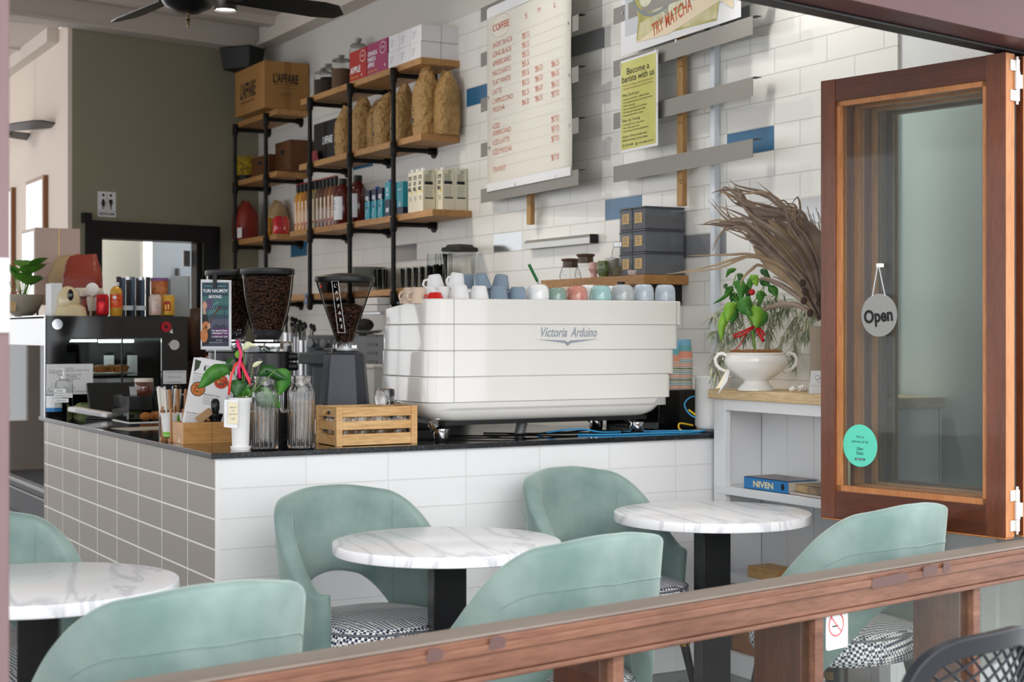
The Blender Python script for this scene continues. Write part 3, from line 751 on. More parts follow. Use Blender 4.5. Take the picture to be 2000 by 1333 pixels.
# cups on the machine ------------------------------------------------
def cup_mesh(kind, m):
    b = MB()
    if kind == 'cone':   # upside down tapered cup, foot ring up
        b.lathe([(.0355, 0), (.0365, .002), (.034, .012), (.0255, .052), (.023, .058), (.0205, .060), (.0195, .058), (0, .057)], 28, cap1=False)
        b.tube([(.033*math.cos(0), 0, .014), (.050, 0, .014), (.055, 0, .026), (.048, 0, .040), (.028, 0, .044)], .0042, 0, 8)
    elif kind == 'round':
        b.lathe([(.039, 0), (.041, .004), (.0415, .030), (.040, .050), (.036, .064), (.028, .072), (.022, .074), (.020, .072), (0, .072)], 32, cap1=False)
    elif kind == 'tall':
        b.lathe([(.040, 0), (.0415, .004), (.0415, .050), (.039, .070), (.033, .082), (.025, .0855), (.022, .083), (0, .083)], 32, cap1=False)
    elif kind == 'low':
        b.lathe([(.036, 0), (.034, .006), (.024, .030), (.020, .033), (0, .033)], 24, cap1=False); b.tube([(.030, 0, .01), (.046, 0, .012), (.044, 0, .022), (.028, 0, .022)], .0035, 0, 6)
    return b
CM = {k: mat('cup_glaze_'+k, c_, .15, coat=.4, noise=((160, d_, .5, .75) if d_ else None)) for k, c_, d_ in
      (('white', '#f2f3f5', None), ('slate', '#8497a9', None), ('beige', '#d9c3b0', None), ('red', '#d5201c', None), ('green', '#86a298', '#a8beb6'),
       ('pink', '#c9877a', '#d9a196'), ('aqua', '#9cc6c6', '#b6d8d7'), ('grey', '#b3b9bc', '#cdd3d6'), ('ice', '#bac6d3', '#d6dfe8'))}
NM = {'white': 'white', 'slate': 'slate blue', 'beige': 'beige', 'red': 'bright red', 'green': 'sage green speckled', 'pink': 'salmon pink', 'aqua': 'pale aqua', 'grey': 'pale grey', 'ice': 'icy blue-grey'}
def cup(u, s, z, kind, col, label, hrot=200, tilt=0, sc=1):
    p = atY(u, 650, s); b = cup_mesh(kind, None)
    o = b.build('cup', CM[col], None, loc=(p.x, s, z), rot=(R(tilt), R(tilt*.5), R(hrot)))
    o.scale = (sc, sc, sc); tag(o, label, 'cup', 'upturned cups on top of the espresso machine'); return o
TZ = 1.5125
cup(850, 5.315, TZ+.010, 'low', 'red', 'small bright red cup near the left corner of the espresso machine top', 180)
for i, (u, k, cl, sc, ps) in enumerate(((897, 'cone', 'white', 1.12, 'upturned white cup in the front row just right of the red cup'),
    (936, 'cone', 'white', 1.08, 'upturned white cup in the front row, next to the first slate blue cup'), (974, 'cone', 'slate', 1.08, 'upturned slate blue cup in the front row, beside the white cups'),
    (1011, 'cone', 'slate', 1.05, 'upturned slate blue cup in the front row, beside the round white mug'), (1051, 'round', 'white', 1.05, 'round white mug upturned in the front row, near the green handle'),
    (1088, 'round', 'green', .90, 'sage green speckled cup in the front row between white mug and pink cup'), (1127, 'round', 'pink', 1.0, 'salmon pink cup upturned in the front row'),
    (1173, 'round', 'aqua', 1.05, 'pale aqua cup upturned in the front row'), (1216, 'round', 'grey', 1.12, 'pale grey speckled cup upturned right of the aqua cup'),
    (1257, 'tall', 'ice', 1.0, 'icy blue-grey cup second from the right end of the machine top'), (1299, 'tall', 'ice', 1.0, 'icy blue-grey cup at the right end of the machine top'))):
    cup(u, 5.325, TZ, k, cl, ps, 160 if i % 2 else 20, 0, sc*(1.10 if k == 'cone' else 1.04))
for i, (u, s, dz, k, cl, h, t, lb) in enumerate((
    (800, 5.42, .0, 'cone', 'beige', 200, 0, 'leftmost beige espresso cup on the machine'), (818, 5.37, .0, 'cone', 'beige', 190, 0, 'beige espresso cup beside the white cups at left'),
    (838, 5.41, .005, 'cone', 'white', 200, 0, 'white cup behind the red cup, left one'), (866, 5.39, .005, 'cone', 'white', 180, 0, 'white cup right behind the red cup'),
    (852, 5.47, .055, 'cone', 'white', 185, 8, 'white cup with its handle to the left, stacked on the second layer'), (890, 5.42, .062, 'cone', 'white', 200, -6, 'white cup stacked on the second layer beside the slate blue ones'),
    (880, 5.46, .0, 'cone', 'white', 40, 0, 'white cup in the bottom layer behind the first front-row white cup'), (915, 5.46, .0, 'cone', 'white', 70, 0, 'white cup in the bottom layer behind the front row'),
    (913, 5.50, .060, 'cone', 'slate', 30, 0, 'slate blue cup at the back of the second layer'), (943, 5.41, .060, 'cone', 'slate', 60, -10, 'slate blue cup on the second layer showing its pale rim'),
    (977, 5.41, .058, 'cone', 'slate', 90, 8, 'slate blue cup at the right end of the second layer'), (952, 5.41, .0, 'cone', 'slate', 50, 0, 'slate blue cup under the second layer, left'),
    (990, 5.41, .0, 'cone', 'slate', 50, 0, 'slate blue cup under the second layer, right'), (1030, 5.44, 0, 'round', 'white', 0, 0, 'white cup behind the round white mug'),
    (1108, 5.46, 0, 'round', 'beige', 0, 0, 'cream cup in the back row behind the pink cup'), (1150, 5.47, 0.01, 'round', 'white', 0, 0, 'white cup in the back row between pink and aqua cups'),
    (1196, 5.47, .008, 'round', 'white', 0, 0, 'white cup in the back row behind aqua and grey cups'))): cup(u, s, TZ+dz, k, cl, lb, h, t, 1.05)
p = atY(1058, 650, 5.42)
b = MB(); b.lathe([(.022, 0), (.026, .01), (.026, .05), (.020, .062), (.020, .075), (0, .075)], 20, (0, 0, 0), 1, cap1=False)
b.tube([(0, 0, .06), (-.022, 0, .10), (-.036, 0, .13)], .0045, 2, 8); b.tube([(-.020, 0, .097), (-.060, 0, .165)], .0065, 0, 8)
tag(b.build('cleaning_brush', [mat('green_handle', '#1d6b38', .35), M['black'], M['steel']], None, loc=(p.x, 5.42, TZ)), 'green-handled group head brush standing in a black holder on the machine', 'brush')
p = atY(1213, 650, 5.50)
b = MB(); b.lathe([(.028, 0), (.030, .05), (.017, .075), (.015, .085, 1), (.017, .086, 1), (.017, .105, 1), (0, .106, 1)], 24, cap1=False)
tag(b.build('bottle', [M['white'], M['black']], None, loc=(p.x, 5.50, TZ)), 'squat bottle with a black cap behind the grey cup on the machine', 'bottle')

# ----------------------------------------------------------------- coffee grinders
M['smoke'] = glassy('smoked_plastic', '#e4e1de', .05)
def beans_mat():
    m = mat('roasted_coffee_beans', '#2a1712', .3); nt = m.node_tree; b = nt.nodes['Principled BSDF']
    tc = nt.nodes.new('ShaderNodeTexCoord'); vo = nt.nodes.new('ShaderNodeTexVoronoi'); vo.inputs['Scale'].default_value = 95
    cr = nt.nodes.new('ShaderNodeValToRGB'); e = cr.color_ramp.elements; e[0].color = lin('#7a5443'); e[1].color = lin('#20110c'); e[0].position = .15; e[1].position = .62
    bp = nt.nodes.new('ShaderNodeBump'); bp.invert = True; bp.inputs['Distance'].default_value = .006; bp.inputs['Strength'].default_value = 1
    nt.links.new(tc.outputs['Object'], vo.inputs['Vector']); nt.links.new(vo.outputs['Distance'], cr.inputs[0]); nt.links.new(cr.outputs[0], b.inputs['Base Color'])
    nt.links.new(vo.outputs['Distance'], bp.inputs['Height']); nt.links.new(bp.outputs[0], b.inputs['Normal']); return m
M['beans'] = beans_mat(); M['dark'] = mat('dark_satin_metal', '#3b3e45', .35, metal=.3); M['hopperlid'] = mat('hopper_lid', '#1a1b1e', .4)
D = 6.05
g3 = thing('coffee_grinder', 'black octagonal coffee grinder with a clear cone hopper half full of beans', 'grinder', att(673, D), VIEW)
def zz(v, D): return 1.4+(650-v)*D/3000-CZ
b = MB(); r8 = lambda rx, ry, z: [(x, y, z) for x, y in ((-rx*.62, -ry), (rx*.62, -ry), (rx, -ry*.45), (rx, ry*.6), (rx*.55, ry), (-rx*.55, ry), (-rx, ry*.6), (-rx, -ry*.45))]
rg = [[b.V(p) for p in r8(*q)] for q in ((.104, .10, 0), (.102, .10, .04), (.076, .078, .335), (.070, .072, .343), (.045, .045, .347))]
for j in range(4):
    for i in range(8): b.face((rg[j][i], rg[j][(i+1) % 8], rg[j+1][(i+1) % 8], rg[j+1][i]), 0)
b.face(rg[0][::-1]); b.face(rg[-1]); b.build('body', M['dark'], g3, smooth=20, bevel=.003)
b = MB(); b.lathe([(.052, .347), (.054, .350), (.054, .360), (.036, .362), (.034, .378), (.032, .380)], 32); b.tube([(-.05, 0, .356), (-.085, -.005, .357)], .003, 0, 8); b.box(.03, .05, -.02, .0, .355, .372)
for a in range(6): b.cyl((.045*math.cos(a), .045*math.sin(a), .36), .003, .014, 0, 8)
b.build('collar', M['steel'], g3)
b = MB(); b.tube([(-.083, -.005, .357), (-.112, -.008, .357)], [.0045, .005], 0, 8); b.build('adjuster_handle', M['black'], g3)
zc0, zc1, zl = zz(668, D), zz(560, D), zz(548, D)
b = MB(); b.lathe([(.034, zc0), (.107, zc1), (.112, zl), (.110, zl), (.105, zc1), (.032, zc0)], 48, cap0=False, cap1=False); b.build('hopper', M['smoke'], g3, smooth=30)
b = MB(); zb_ = zz(600, D); kk = (zb_-zc0)/(zc1-zc0); rb = .034+(.107-.034)*kk-.003
b.lathe([(.030, zc0+.001), (rb, zb_), (rb*.6, zb_+.012), (0, zb_+.016)], 40, cap1=False); b.build('beans', M['beans'], g3)
b = MB(); b.lathe([(.117, zl-.006), (.119, zl), (.118, zl+.012), (.110, zl+.017), (.03, zl+.028), (0, zl+.028)], 48, cap1=False); b.build('lid', M['hopperlid'], g3)
b = MB(); H = .0115; cur = zz(562, D)
for i, ch in enumerate("L'|A|F|F|A|R|E".split('|')): b.text(ch, -.0235+.0035*i*.9, cur-i*.0262-H*.2, H*1.15, 0, L=0, align='c')
x0, x1 = -.0385, -.0165; zt0, zb0 = zz(551, D), zz(650, D)
for (xa_, xb_) in ((x0, x0+.018), (x1+.004, x1+.024)):
    for k in range(12): f0, f1 = k/12, (k+1)/12; b.line(xa_+(xb_-xa_)*f0, zt0+(zb0-zt0)*f0, xa_+(xb_-xa_)*f1, zt0+(zb0-zt0)*f1, .0018, 0, 0)
b.line(x0, zt0, x1+.004, zt0, .0018, 0, 0); b.line(x0+.018, zb0, x1+.024, zb0, .0018, 0, 0)
for v in b.bm.verts:
    k = (v.co.z-zc0)/(zc1-zc0); rr = .034+.073*min(k, 1)+(.005*max(0, (v.co.z-zc1)/(zl-zc1)) if k > 1 else 0); v.co.y = -(math.sqrt(max(rr*rr-v.co.x**2, 1e-6))+.0015)
b.build('lettering', M['paper'], g3, smooth=0)

def big_grinder(u, D, label, fill, knobs=True):
    g = thing('coffee_grinder', label, 'grinder', att(u, D), VIEW)
    z = lambda v: 1.4+(650-v)*5.95/3000-CZ
    b = MB(); b.lathe([(.098, 0), (.098, .012), (.090, .016), (.090, z(688)-.004), (.086, z(688))], 48); b.box(-.05, .05, -.02, .13, .02, z(690)); b.build('body', mat('grinder_black', '#15161a', .32), g, smooth=35)
    b = MB(); b.lathe([(.099, z(688)), (.101, z(686)), (.101, z(671)), (.092, z(668)), (.05, z(667)), (.05, z(664)), (0, z(664))], 48, cap1=False); b.build('chrome_band', M['chrome'], g)
    b = MB(); b.lathe([(.042, z(665)), (.046, z(664)), (.060, z(648)), (.061, z(645)), (.058, z(645))], 40); b.build('hopper_neck', M['hopperlid'], g)
    pr = [(.060, z(646)), (.070, z(630)), (.084, z(606)), (.095, z(575)), (.1005, z(545)), (.1015, z(537))]
    b = MB(); b.lathe(pr+[(r_-.003, h_) for r_, h_ in pr[::-1]], 48, cap0=False, cap1=False); b.build('hopper', M['smoke'], g)
    b = MB(); zf = z(fill); q = [(r_-.005, h_) for r_, h_ in pr if h_ < zf]; b.lathe([(.05, z(646)+.001)]+q+[(q[-1][0]+.001, zf), (.04, zf+.012), (0, zf+.014)], 40, cap1=False); b.build('beans', M['beans'], g)
    b = MB(); b.lathe([(.104, z(537)), (.1055, z(536)), (.1055, z(527)), (.100, z(525)), (0, z(524.5))], 48, cap1=False); b.build('lid', M['hopperlid'], g)
    b = MB(); b.box(-.110, -.100, -.012, .012, z(555), z(525)); b.build('lid_clip', M['smoke'], g, smooth=0)
    if knobs:
        for v in (697, 716): b = MB(); b.lathe([(.016, .088), (.016, .118), (.012, .122, 1), (.008, .124, 1), (0, .124, 1)], 20, (0, -.02, z(v)), 0, ax='x', cap1=False); b.build('knob', [M['black'], M['chrome']], g)
    return g
big_grinder(522, 5.95, 'black coffee grinder with chrome band, its clear hopper full of beans, middle of three', 541)
big_grinder(452, 6.12, 'black coffee grinder half hidden behind the concert poster', 548, False)

# concert poster clipped to the left grinder
D = 5.93
po = thing('concert_poster', 'concert poster with a guitarist, clipped to the left coffee grinder', 'poster', (*att(422, D)[:2], 1.4+(650-683)*D/3000), VIEW)
k = D/3000; Wp, Hp = 30*k, 137*k
b = MB(); b.grid(lambda a, c_: (-Wp+2*Wp*a, -.001*math.sin(a*3)-.0006*math.sin(c_*5), Hp*c_-.003*a), 8, 10); b.build('sheet', M['paper'], po, solid=.0006)
b = MB()
sky = [mat('aurora_'+n_, c_, .6) for n_, c_ in (('a', '#2f4a58'), ('b', '#3c6a68'), ('c', '#5a4a6c'), ('d', '#55566a'), ('e', '#3a3f52'), ('purple', '#5c2a62'), ('night', '#222a3a'))]
ms = sky+[M['paper'], mat('art_skin', '#c49a80', .6), mat('art_shirt', '#26282c', .7), mat('art_guitar', '#b9733c', .5), mat('art_neck', '#5a3a2a', .6), mat('art_smoke', '#a9d0d2', .6), mat('art_hair', '#80756c', .7)]
x0, x1 = -Wp*.90, Wp*.84; zb_, zt_ = Hp*.045, Hp*.955; N = 14
cols = [0, 0, 0, 1, 1, 0, 1, 0, 3, 3, 4, 6, 6, 4]
for i in range(N):
    z1 = zt_-(zt_-zb_)*i/N; z0 = zt_-(zt_-zb_)*(i+1)/N; b.rect(x0, x1, z0, z1, cols[i], 6)
X = lambda a: x0+(x1-x0)*a; Z = lambda a: zb_+(zt_-zb_)*(1-a)
b.pol([(X(.15), Z(.27)), (X(.42), Z(.24)), (X(.36), Z(.40)), (X(.12), Z(.46))], 2, 6.5)
b.pol([(X(.45), Z(.72)), (X(1), Z(.72)), (X(1), Z(.87)), (X(.40), Z(.87))], 5, 6.5)
for i in range(3): b.tube([Vector((X(.25+.1*i), -.005, Z(.52-.03*i))), Vector((X(.35+.09*i), -.005, Z(.42))), Vector((X(.42+.08*i), -.005, Z(.36-.02*i))), Vector((X(.56+.07*i), -.005, Z(.30)))], .0006, 12, 4)
b.pol([(X(.0), Z(.55)), (X(.10), Z(.47)), (X(.22), Z(.54)), (X(.28), Z(.66)), (X(.30), Z(.95)), (X(.0), Z(.995))], 9, 7)
b.ell(X(.10), Z(.36), (X(.09)-X(0)), (zt_-zb_)*.058, 8, 7.4); b.ell(X(.065), Z(.335), (X(.08)-X(0)), (zt_-zb_)*.05, 13, 7.2); b.pol([(X(.03), Z(.38)), (X(.12), Z(.40)), (X(.14), Z(.50)), (X(.05), Z(.50))], 8, 7.3)
b.line(X(.28), Z(.64), X(.62), Z(.40), .0045, 11, 8); b.line(X(.55), Z(.45), X(.68), Z(.37), .0075, 11, 8.2)
b.ell(X(.15), Z(.68), (X(.15)-X(0)), (zt_-zb_)*.07, 10, 8); b.ell(X(.08), Z(.83), (X(.14)-X(0)), (zt_-zb_)*.11, 10, 8); b.ell(X(.15), Z(.70), (X(.045)-X(0)), (zt_-zb_)*.025, 11, 8.5); b.pol([(X(.2), Z(.66)), (X(.30), Z(.63)), (X(.32), Z(.72)), (X(.22), Z(.72))], 8, 8.6)
b.line(X(.83), Z(.70), X(.83), Z(.36), .0009, 6, 7); b.ell(X(.83), Z(.475), .0022, .004, 6, 7.2)
for i in range(7): b.rect(X(.42+.08*i), X(.47+.08*i), Z(.72), Z(.68-.012*(i*5 % 3)), 6, 7)
w_ = x1-x0
b.text('YURI NAUMOV', X(.5), Z(.155), .0125, 7, L=9, align='c', w=w_*.93, bold=.02)
b.text('BEYOND', X(.5), Z(.245), .011, 7, L=9, align='c', w=w_*.48, bold=.02)
b.text('PRODUCTION PRESENTS', X(.5), Z(.065), .0035, 12, L=9, align='c', w=w_*.8)
b.text('The Special Guest:', X(.66), Z(.765), .0062, 7, L=9, align='c', w=w_*.60, bold=.02)
b.text('«Звездное Эхо»', X(.66), Z(.805), .0062, 7, L=9, align='c', w=w_*.60, bold=.02)
b.text('22 FEBRUARY 2026', X(.66), Z(.862), .0062, 7, L=9, align='c', w=w_*.60)
b.text('6:00 - 9:30 PM', X(.64), Z(.912), .0035, 7, L=9, align='c', w=w_*.22); b.text('St Andrews Presbyterian Church', X(.52), Z(.945), .0030, 7, L=9, align='c', w=w_*.5)
b.build('printed_art', ms, po, smooth=0)
b = MB(); b.box(-.010, .004, -.010, -.006, Hp-.035, Hp+.012, 0, top=(-.001, 0)); b.box(-.010, .004, -.008, .01, Hp+.006, Hp+.020)
b.build('clip', M['black'], po, bevel=.001)
b = MB(); b.tube([(-.004, .004, -.03), (-.004, .004, .0)], .0018, 0, 8); b.tube([(-.004, .004, -.085), (-.004, .004, -.03)], .0018, 0, 8); b.build('rod', M['steel'], po)

# ----------------------------------------------------------------- glass jugs
def ss(a, p=3.2): c_, s_ = abs(math.cos(a)), abs(math.sin(a)); return (c_**p+s_**p)**(-1/p)
def jug(u, D, label):
    x, y, _ = att(u, D); t = thing('glass_jug', label, 'jug', (x, y, CZ), VIEW+R(8), 'ribbed clear glass jugs')
    b = MB(); N = 132
    rib = lambda a, h: (ss(a) if h < .225 else 1+(ss(a)-1)*max(0, (.235-h)/.01))*(1+(.030*math.cos(a*22) if .012 < h < .205 else 0))
    b.lathe([(.044, 0), (.0475, .004), (.048, .011), (.048, .0125), (.0485, .203), (.047, .214), (.040, .224), (.037, .236), (.0375, .240), (.0375, .258), (.0385, .262), (.0375, .264), (.0345, .264)], N, fn=rib, cap1=False)
    b.lathe([(.0345, .264), (.034, .240), (.035, .228), (.0415, .212), (.0425, .203), (.042, .018), (.038, .012), (0, .011)], N, fn=lambda a, h: ss(a) if h < .222 else 1+(ss(a)-1)*max(0, (.236-h)/.014), cap0=False, cap1=False)
    bmesh.ops.remove_doubles(b.bm, verts=b.bm.verts, dist=.00002)
    b.build('body', M['glass'], t, smooth=50)
    b = MB(); b.tube([(-.040, 0, .238), (-.052, 0, .238), (-.066, 0, .230), (-.070, 0, .212), (-.070, 0, .150), (-.066, 0, .135), (-.056, 0, .136), (-.0505, 0, .142)], [.006, .0065, .007, .007, .0065, .006, .0055, .005], 0, 12, flat=1.3); b.build('handle', M['glass'], t)
    return t
jug(517, 5.56, 'ribbed clear glass jug with green leaves behind it, beside the flower pot')
jug(588, 5.60, 'ribbed clear glass jug next to the wooden crate')

# ----------------------------------------------------------------- wooden crate with glasses
cr0 = thing('wooden_crate', 'small slatted pine crate filled with drinking glasses', 'crate', (2.212, 5.262, CZ), 0)
Wc, Dc, Hc = .332, .205, .146
def slat(nm, *a):
    b = MB(); b.box(*a); b.build(nm, M['crate'], cr0, bevel=.0015)
for x in (0, Wc-.026):
    for y in (0, Dc-.02): slat('corner_post', x, x+.026, y, y+.020, 0, Hc)
for z0, z1 in ((.002, .044), (.060, .092), (.108, .144)):
    slat('slat', .026, Wc-.026, .002, .012, z0, z1); slat('slat', .026, Wc-.026, Dc-.012, Dc-.002, z0, z1)
for z0, z1 in ((.002, .040), (.058, .090)):
    slat('slat', .003, .012, .02, Dc-.02, z0, z1); slat('slat', Wc-.012, Wc-.003, .02, Dc-.02, z0, z1)
for xx in (.003, Wc-.012):
    b = MB()
    b.box(xx, xx+.009, .02, Dc-.02, .108, .114); b.box(xx, xx+.009, .02, Dc-.02, .134, .144); b.box(xx, xx+.009, .02, .065, .114, .134); b.box(xx, xx+.009, Dc-.065, Dc-.02, .114, .134)
    b.build('end_slat', M['crate'], cr0, smooth=0)
slat('bottom_board', .012, Wc-.012, .012, Dc-.012, .004, .012)
def tumbler(x, y, z, label, up=False, s=1):
    b = MB(); b.lathe([(.0335*s, 0), (.0345*s, .003), (.033*s, .045*s), (.031*s, .052*s), (.026*s, .055*s), (0, .055*s)] if not up else [(.026*s, 0), (.033*s, .01), (.0345*s, .055*s), (.033*s, .055*s), (.030*s, .012), (0, .010)], 28, cap1=False)
    o = b.build('tumbler', M['glass'], None, loc=(x, y, z)); tag(o, label, 'glass', 'drinking glasses in and on the crate'); return o
for L_ in range(2):
    for i in range(4):
        for j in range(2):
            tumbler(2.212+.056+i*.073, 5.262+.058+j*.085, CZ+.0125+L_*.060, 'upturned short glass inside the crate, %s layer, %s row' % ('lower' if L_ == 0 else 'upper', 'front' if j == 0 else 'back'))
q = atY(752, 790, 5.365); tumbler(q.x, 5.365, CZ+.147, 'single short glass standing upside down on top of the crate', s=1.12)
q = atY(722, 790, 5.40); b = MB(); b.lathe([(.030, 0), (.031, .002), (.028, .004), (0, .003)], 24, cap1=False); tag(b.build('jar_lid', mat('pewter', '#8d8579', .35, metal=.6), None, loc=(q.x, 5.40, CZ+.133)), 'flat round metal lid lying on the glasses in the crate', 'lid')
# ----------------------------------------------------------------- plant in white pot
def leaf(b, base, d, L, W, m=0, droop=.25, up=(0, 0, 1), curl=.12, nseg=8):
    """heart / lance leaf surface starting at base along direction d"""
    d = Vector(d).normalized(); upv = Vector(up); side = d.cross(upv)
    if side.length < 1e-4: side = Vector((1, 0, 0))
    side.normalize(); nn = side.cross(d).normalized(); base = Vector(base); rows = []
    for i in range(nseg+1):
        t = i/nseg; w = W*math.sin(PI*min(1, t**.75))*(1-.15*t)+.0003; c = base+d*(L*t)-nn*0+Vector((0, 0, -1))*droop*L*t*t
        rows.append([b.V(c-side*w+nn*curl*w), b.V(c-side*w*.5+nn*curl*w*.3), b.V(c), b.V(c+side*w*.5+nn*curl*w*.3), b.V(c+side*w+nn*curl*w)])
    for i in range(nseg):
        for j in range(4): b.face((rows[i][j], rows[i+1][j], rows[i+1][j+1], rows[i][j+1]), m)
M['leafg'] = mat('green_leaf', '#4a8a30', .5, noise=(20, '#2f6a24', .35, .7)); M['leafd'] = mat('dark_green_leaf', '#2c5a28', .35); M['leafl'] = mat('light_green_leaf', '#86b83c', .5, noise=(15, '#6fa42c', .35, .7))
M['stem'] = mat('plant_stem', '#6d9a3c', .5)
def twosided(m):
    return m
D = 5.52; pt_ = att(470, D)
pp = thing('potted_anthurium', 'flowering anthurium with pink ribbon in a white pot carrying a price tag', 'plant', (pt_[0], pt_[1], CZ), VIEW)
k = D/3000
b = MB(); b.lathe([(.030, .012), (.0305, .016), (.036, .17), (.041, .176), (.042, .188), (.038, .188), (.035, .17), (0, .165)], 36, cap1=False); b.build('pot', M['white'], pp)
b = MB(); b.lathe([(.034, 0), (.037, .012), (.036, .014), (.030, .012), (0, .012)], 36, cap1=False); b.build('saucer', M['white'], pp)
def PQ(u, v, y=0): q = (D+y)/3000; return Vector(((u-1000)*q-(470-1000)*k, y, 1.4+(650-v)*q-CZ))
def leafpix(b, pts, W, m=0, y0=0, y1=-.02):
    """leaf whose midrib runs through picture-plane points, W half width at the middle"""
    P_ = [PQ(u, v, y0+(y1-y0)*i/(len(pts)-1)) for i, (u, v) in enumerate(pts)]
    N = 10; rows = []
    def at(t):
        x = t*(len(P_)-1); i = min(int(x), len(P_)-2); return P_[i].lerp(P_[i+1], x-i)
    for i in range(N+1):
        t = i/N; c = at(t); tg = (at(min(1, t+.05))-at(max(0, t-.05))).normalized(); sd = tg.cross(Vector((0, 1, .25))).normalized(); w = W*(math.sin(PI*min(1, t**.7*.98+.02)))+.0002
        rows.append([b.V(c-sd*w+Vector((0, .3*w, 0))), b.V(c), b.V(c+sd*w+Vector((0, .3*w, 0)))])
    for i in range(N):
        for j in range(2): b.face((rows[i][j], rows[i+1][j], rows[i+1][j+1], rows[i][j+1]), m)
def lf(pts, W, m, y0=0, y1=-.02, nm='leaf'): b = MB(); leafpix(b, pts, W, 0, y0, y1); b.build(nm, m, pp, solid=.0008)
lf([(450, 728), (430, 722), (412, 733), (397, 750), (386, 759)], 0.028, M['leafg'], 0, -.03)
lf([(463, 742), (462, 755), (461, 777)], 0.036, M['leafd'], -.04, -.05)
lf([(505, 735), (520, 722), (540, 735), (562, 742)], 0.024, M['leafd'], .02, .03)
lf([(540, 722), (556, 735), (548, 760), (542, 775)], 0.027, M['leafg'], .03, .04)
lf([(500, 760), (520, 775), (540, 792), (549, 797)], 0.027, M['leafg'], .03, .04)
lf([(480, 760), (500, 775), (515, 790), (520, 800)], 0.030, M['leafd'], .02, .03)
lf([(462, 700), (468, 690), (474, 684)], 0.015, M['leafl'], 0, 0)
lf([(470, 770), (480, 762), (490, 768)], 0.018, M['leafg'], -.02, -.03)
lf([(455, 700), (450, 715), (458, 730)], 0.021, M['leafd'], .02, .01)
b = MB(); leafpix(b, [(474, 684), (484, 673), (502, 676)], .012, 0, -.01, -.02); b.build('flower', mat('pale_yellow_spathe', '#e6ecc0', .4), pp, solid=.001)
b = MB(); leafpix(b, [(493, 717), (503, 710), (513, 706)], .008, 0, -.01, -.02); b.build('flower', MATS['pale_yellow_spathe'], pp, solid=.001)
b = MB()
for q in (((470, 785), (466, 745), (455, 728)), ((468, 785), (463, 760), (463, 745)), ((474, 785), (478, 720), (474, 684)), ((476, 785), (490, 740), (493, 717)), ((478, 785), (500, 750), (505, 735)), ((475, 785), (520, 740), (540, 722)), ((472, 785), (474, 720), (466, 690))):
    b.tube([PQ(u, v, -.005) for u, v in q], .0016, 0, 6)
b.build('stem', M['stem'], pp)
b = MB(); rnd = random.Random(3)
for u0, v0, u1, v1 in ((466, 735, 462, 642), (470, 735, 470, 643), (478, 735, 476, 655), (486, 735, 490, 690), (492, 735, 497, 708), (500, 740, 508, 700), (458, 735, 455, 700)):
    for i in range(26): t = rnd.random()**.7; p_ = PQ(u0+(u1-u0)*t+rnd.uniform(-3, 3), v0+(v1-v0)*t, rnd.uniform(-.01, .01)); b.sphere(p_, .0022, 0, 5, 3)
b.build('lavender_sprig', mat('dried_lavender', '#8d7a80', .9), pp, smooth=0)
b = MB()
def ribbon(b, pts, w, y=-.045, m=0):
    P_ = [PQ(u, v, y) for u, v in pts]; n = len(P_); rows = []
    for i in range(n): tg = (P_[min(i+1, n-1)]-P_[max(i-1, 0)]).normalized(); sd = tg.cross(Vector((0, 1, 0))); q = P_[i]+Vector((0, .004*math.sin(i*1.7), 0)); rows.append((b.V(q-sd*w), b.V(q+sd*w)))
    for i in range(n-1): b.face((rows[i][0], rows[i+1][0], rows[i+1][1], rows[i][1]), m)
ribbon(b, [(463, 665), (465, 676), (471, 690), (469, 706), (466, 722), (468, 740)], .0055); ribbon(b, [(469, 706), (476, 722), (484, 738), (489, 744)], .006); b.build('ribbon', mat('pink_satin', '#e8246e', .3), pp, solid=.0006)
b = MB(); ribbon(b, [(469, 706), (460, 712), (453, 730), (449, 750), (447, 772)], .0045, -.04); ribbon(b, [(469, 706), (478, 728), (486, 745), (490, 752)], .003, -.048); b.build('ribbon', mat('coral_satin', '#ee4a40', .3), pp, solid=.0006)
b = MB(); q = [PQ(451, 783), PQ(470, 786), PQ(470, 827), PQ(450, 826)]; b.poly([(v.x, -.052, v.z) for v in q]); o = b.build('price_tag', mat('cream_tag', '#efe6c8', .7), pp, smooth=0, solid=.001); o['label'] = 'cream price tag'
b = MB(); q = [PQ(443, 780), PQ(470, 780), PQ(468, 836), PQ(442, 833)]; b.poly([(v.x, -.047, v.z) for v in q]); b.build('note_paper', M['paper'], pp, smooth=0, solid=.001)
b = MB()
for t, v, w in (('Naturel', 796, .024), ('pot', 802, .012), ('Cloud Forest', 809, .030), ('65$', 818, .014)): q = PQ(460.5, v); b.text(t, q.x, q.z, .0045, 0, L=0, align='c', w=w, shear=.3)
for v in b.bm.verts: v.co.y = -.0535
b.build('handwriting', M['inkgrey'], pp, smooth=0)

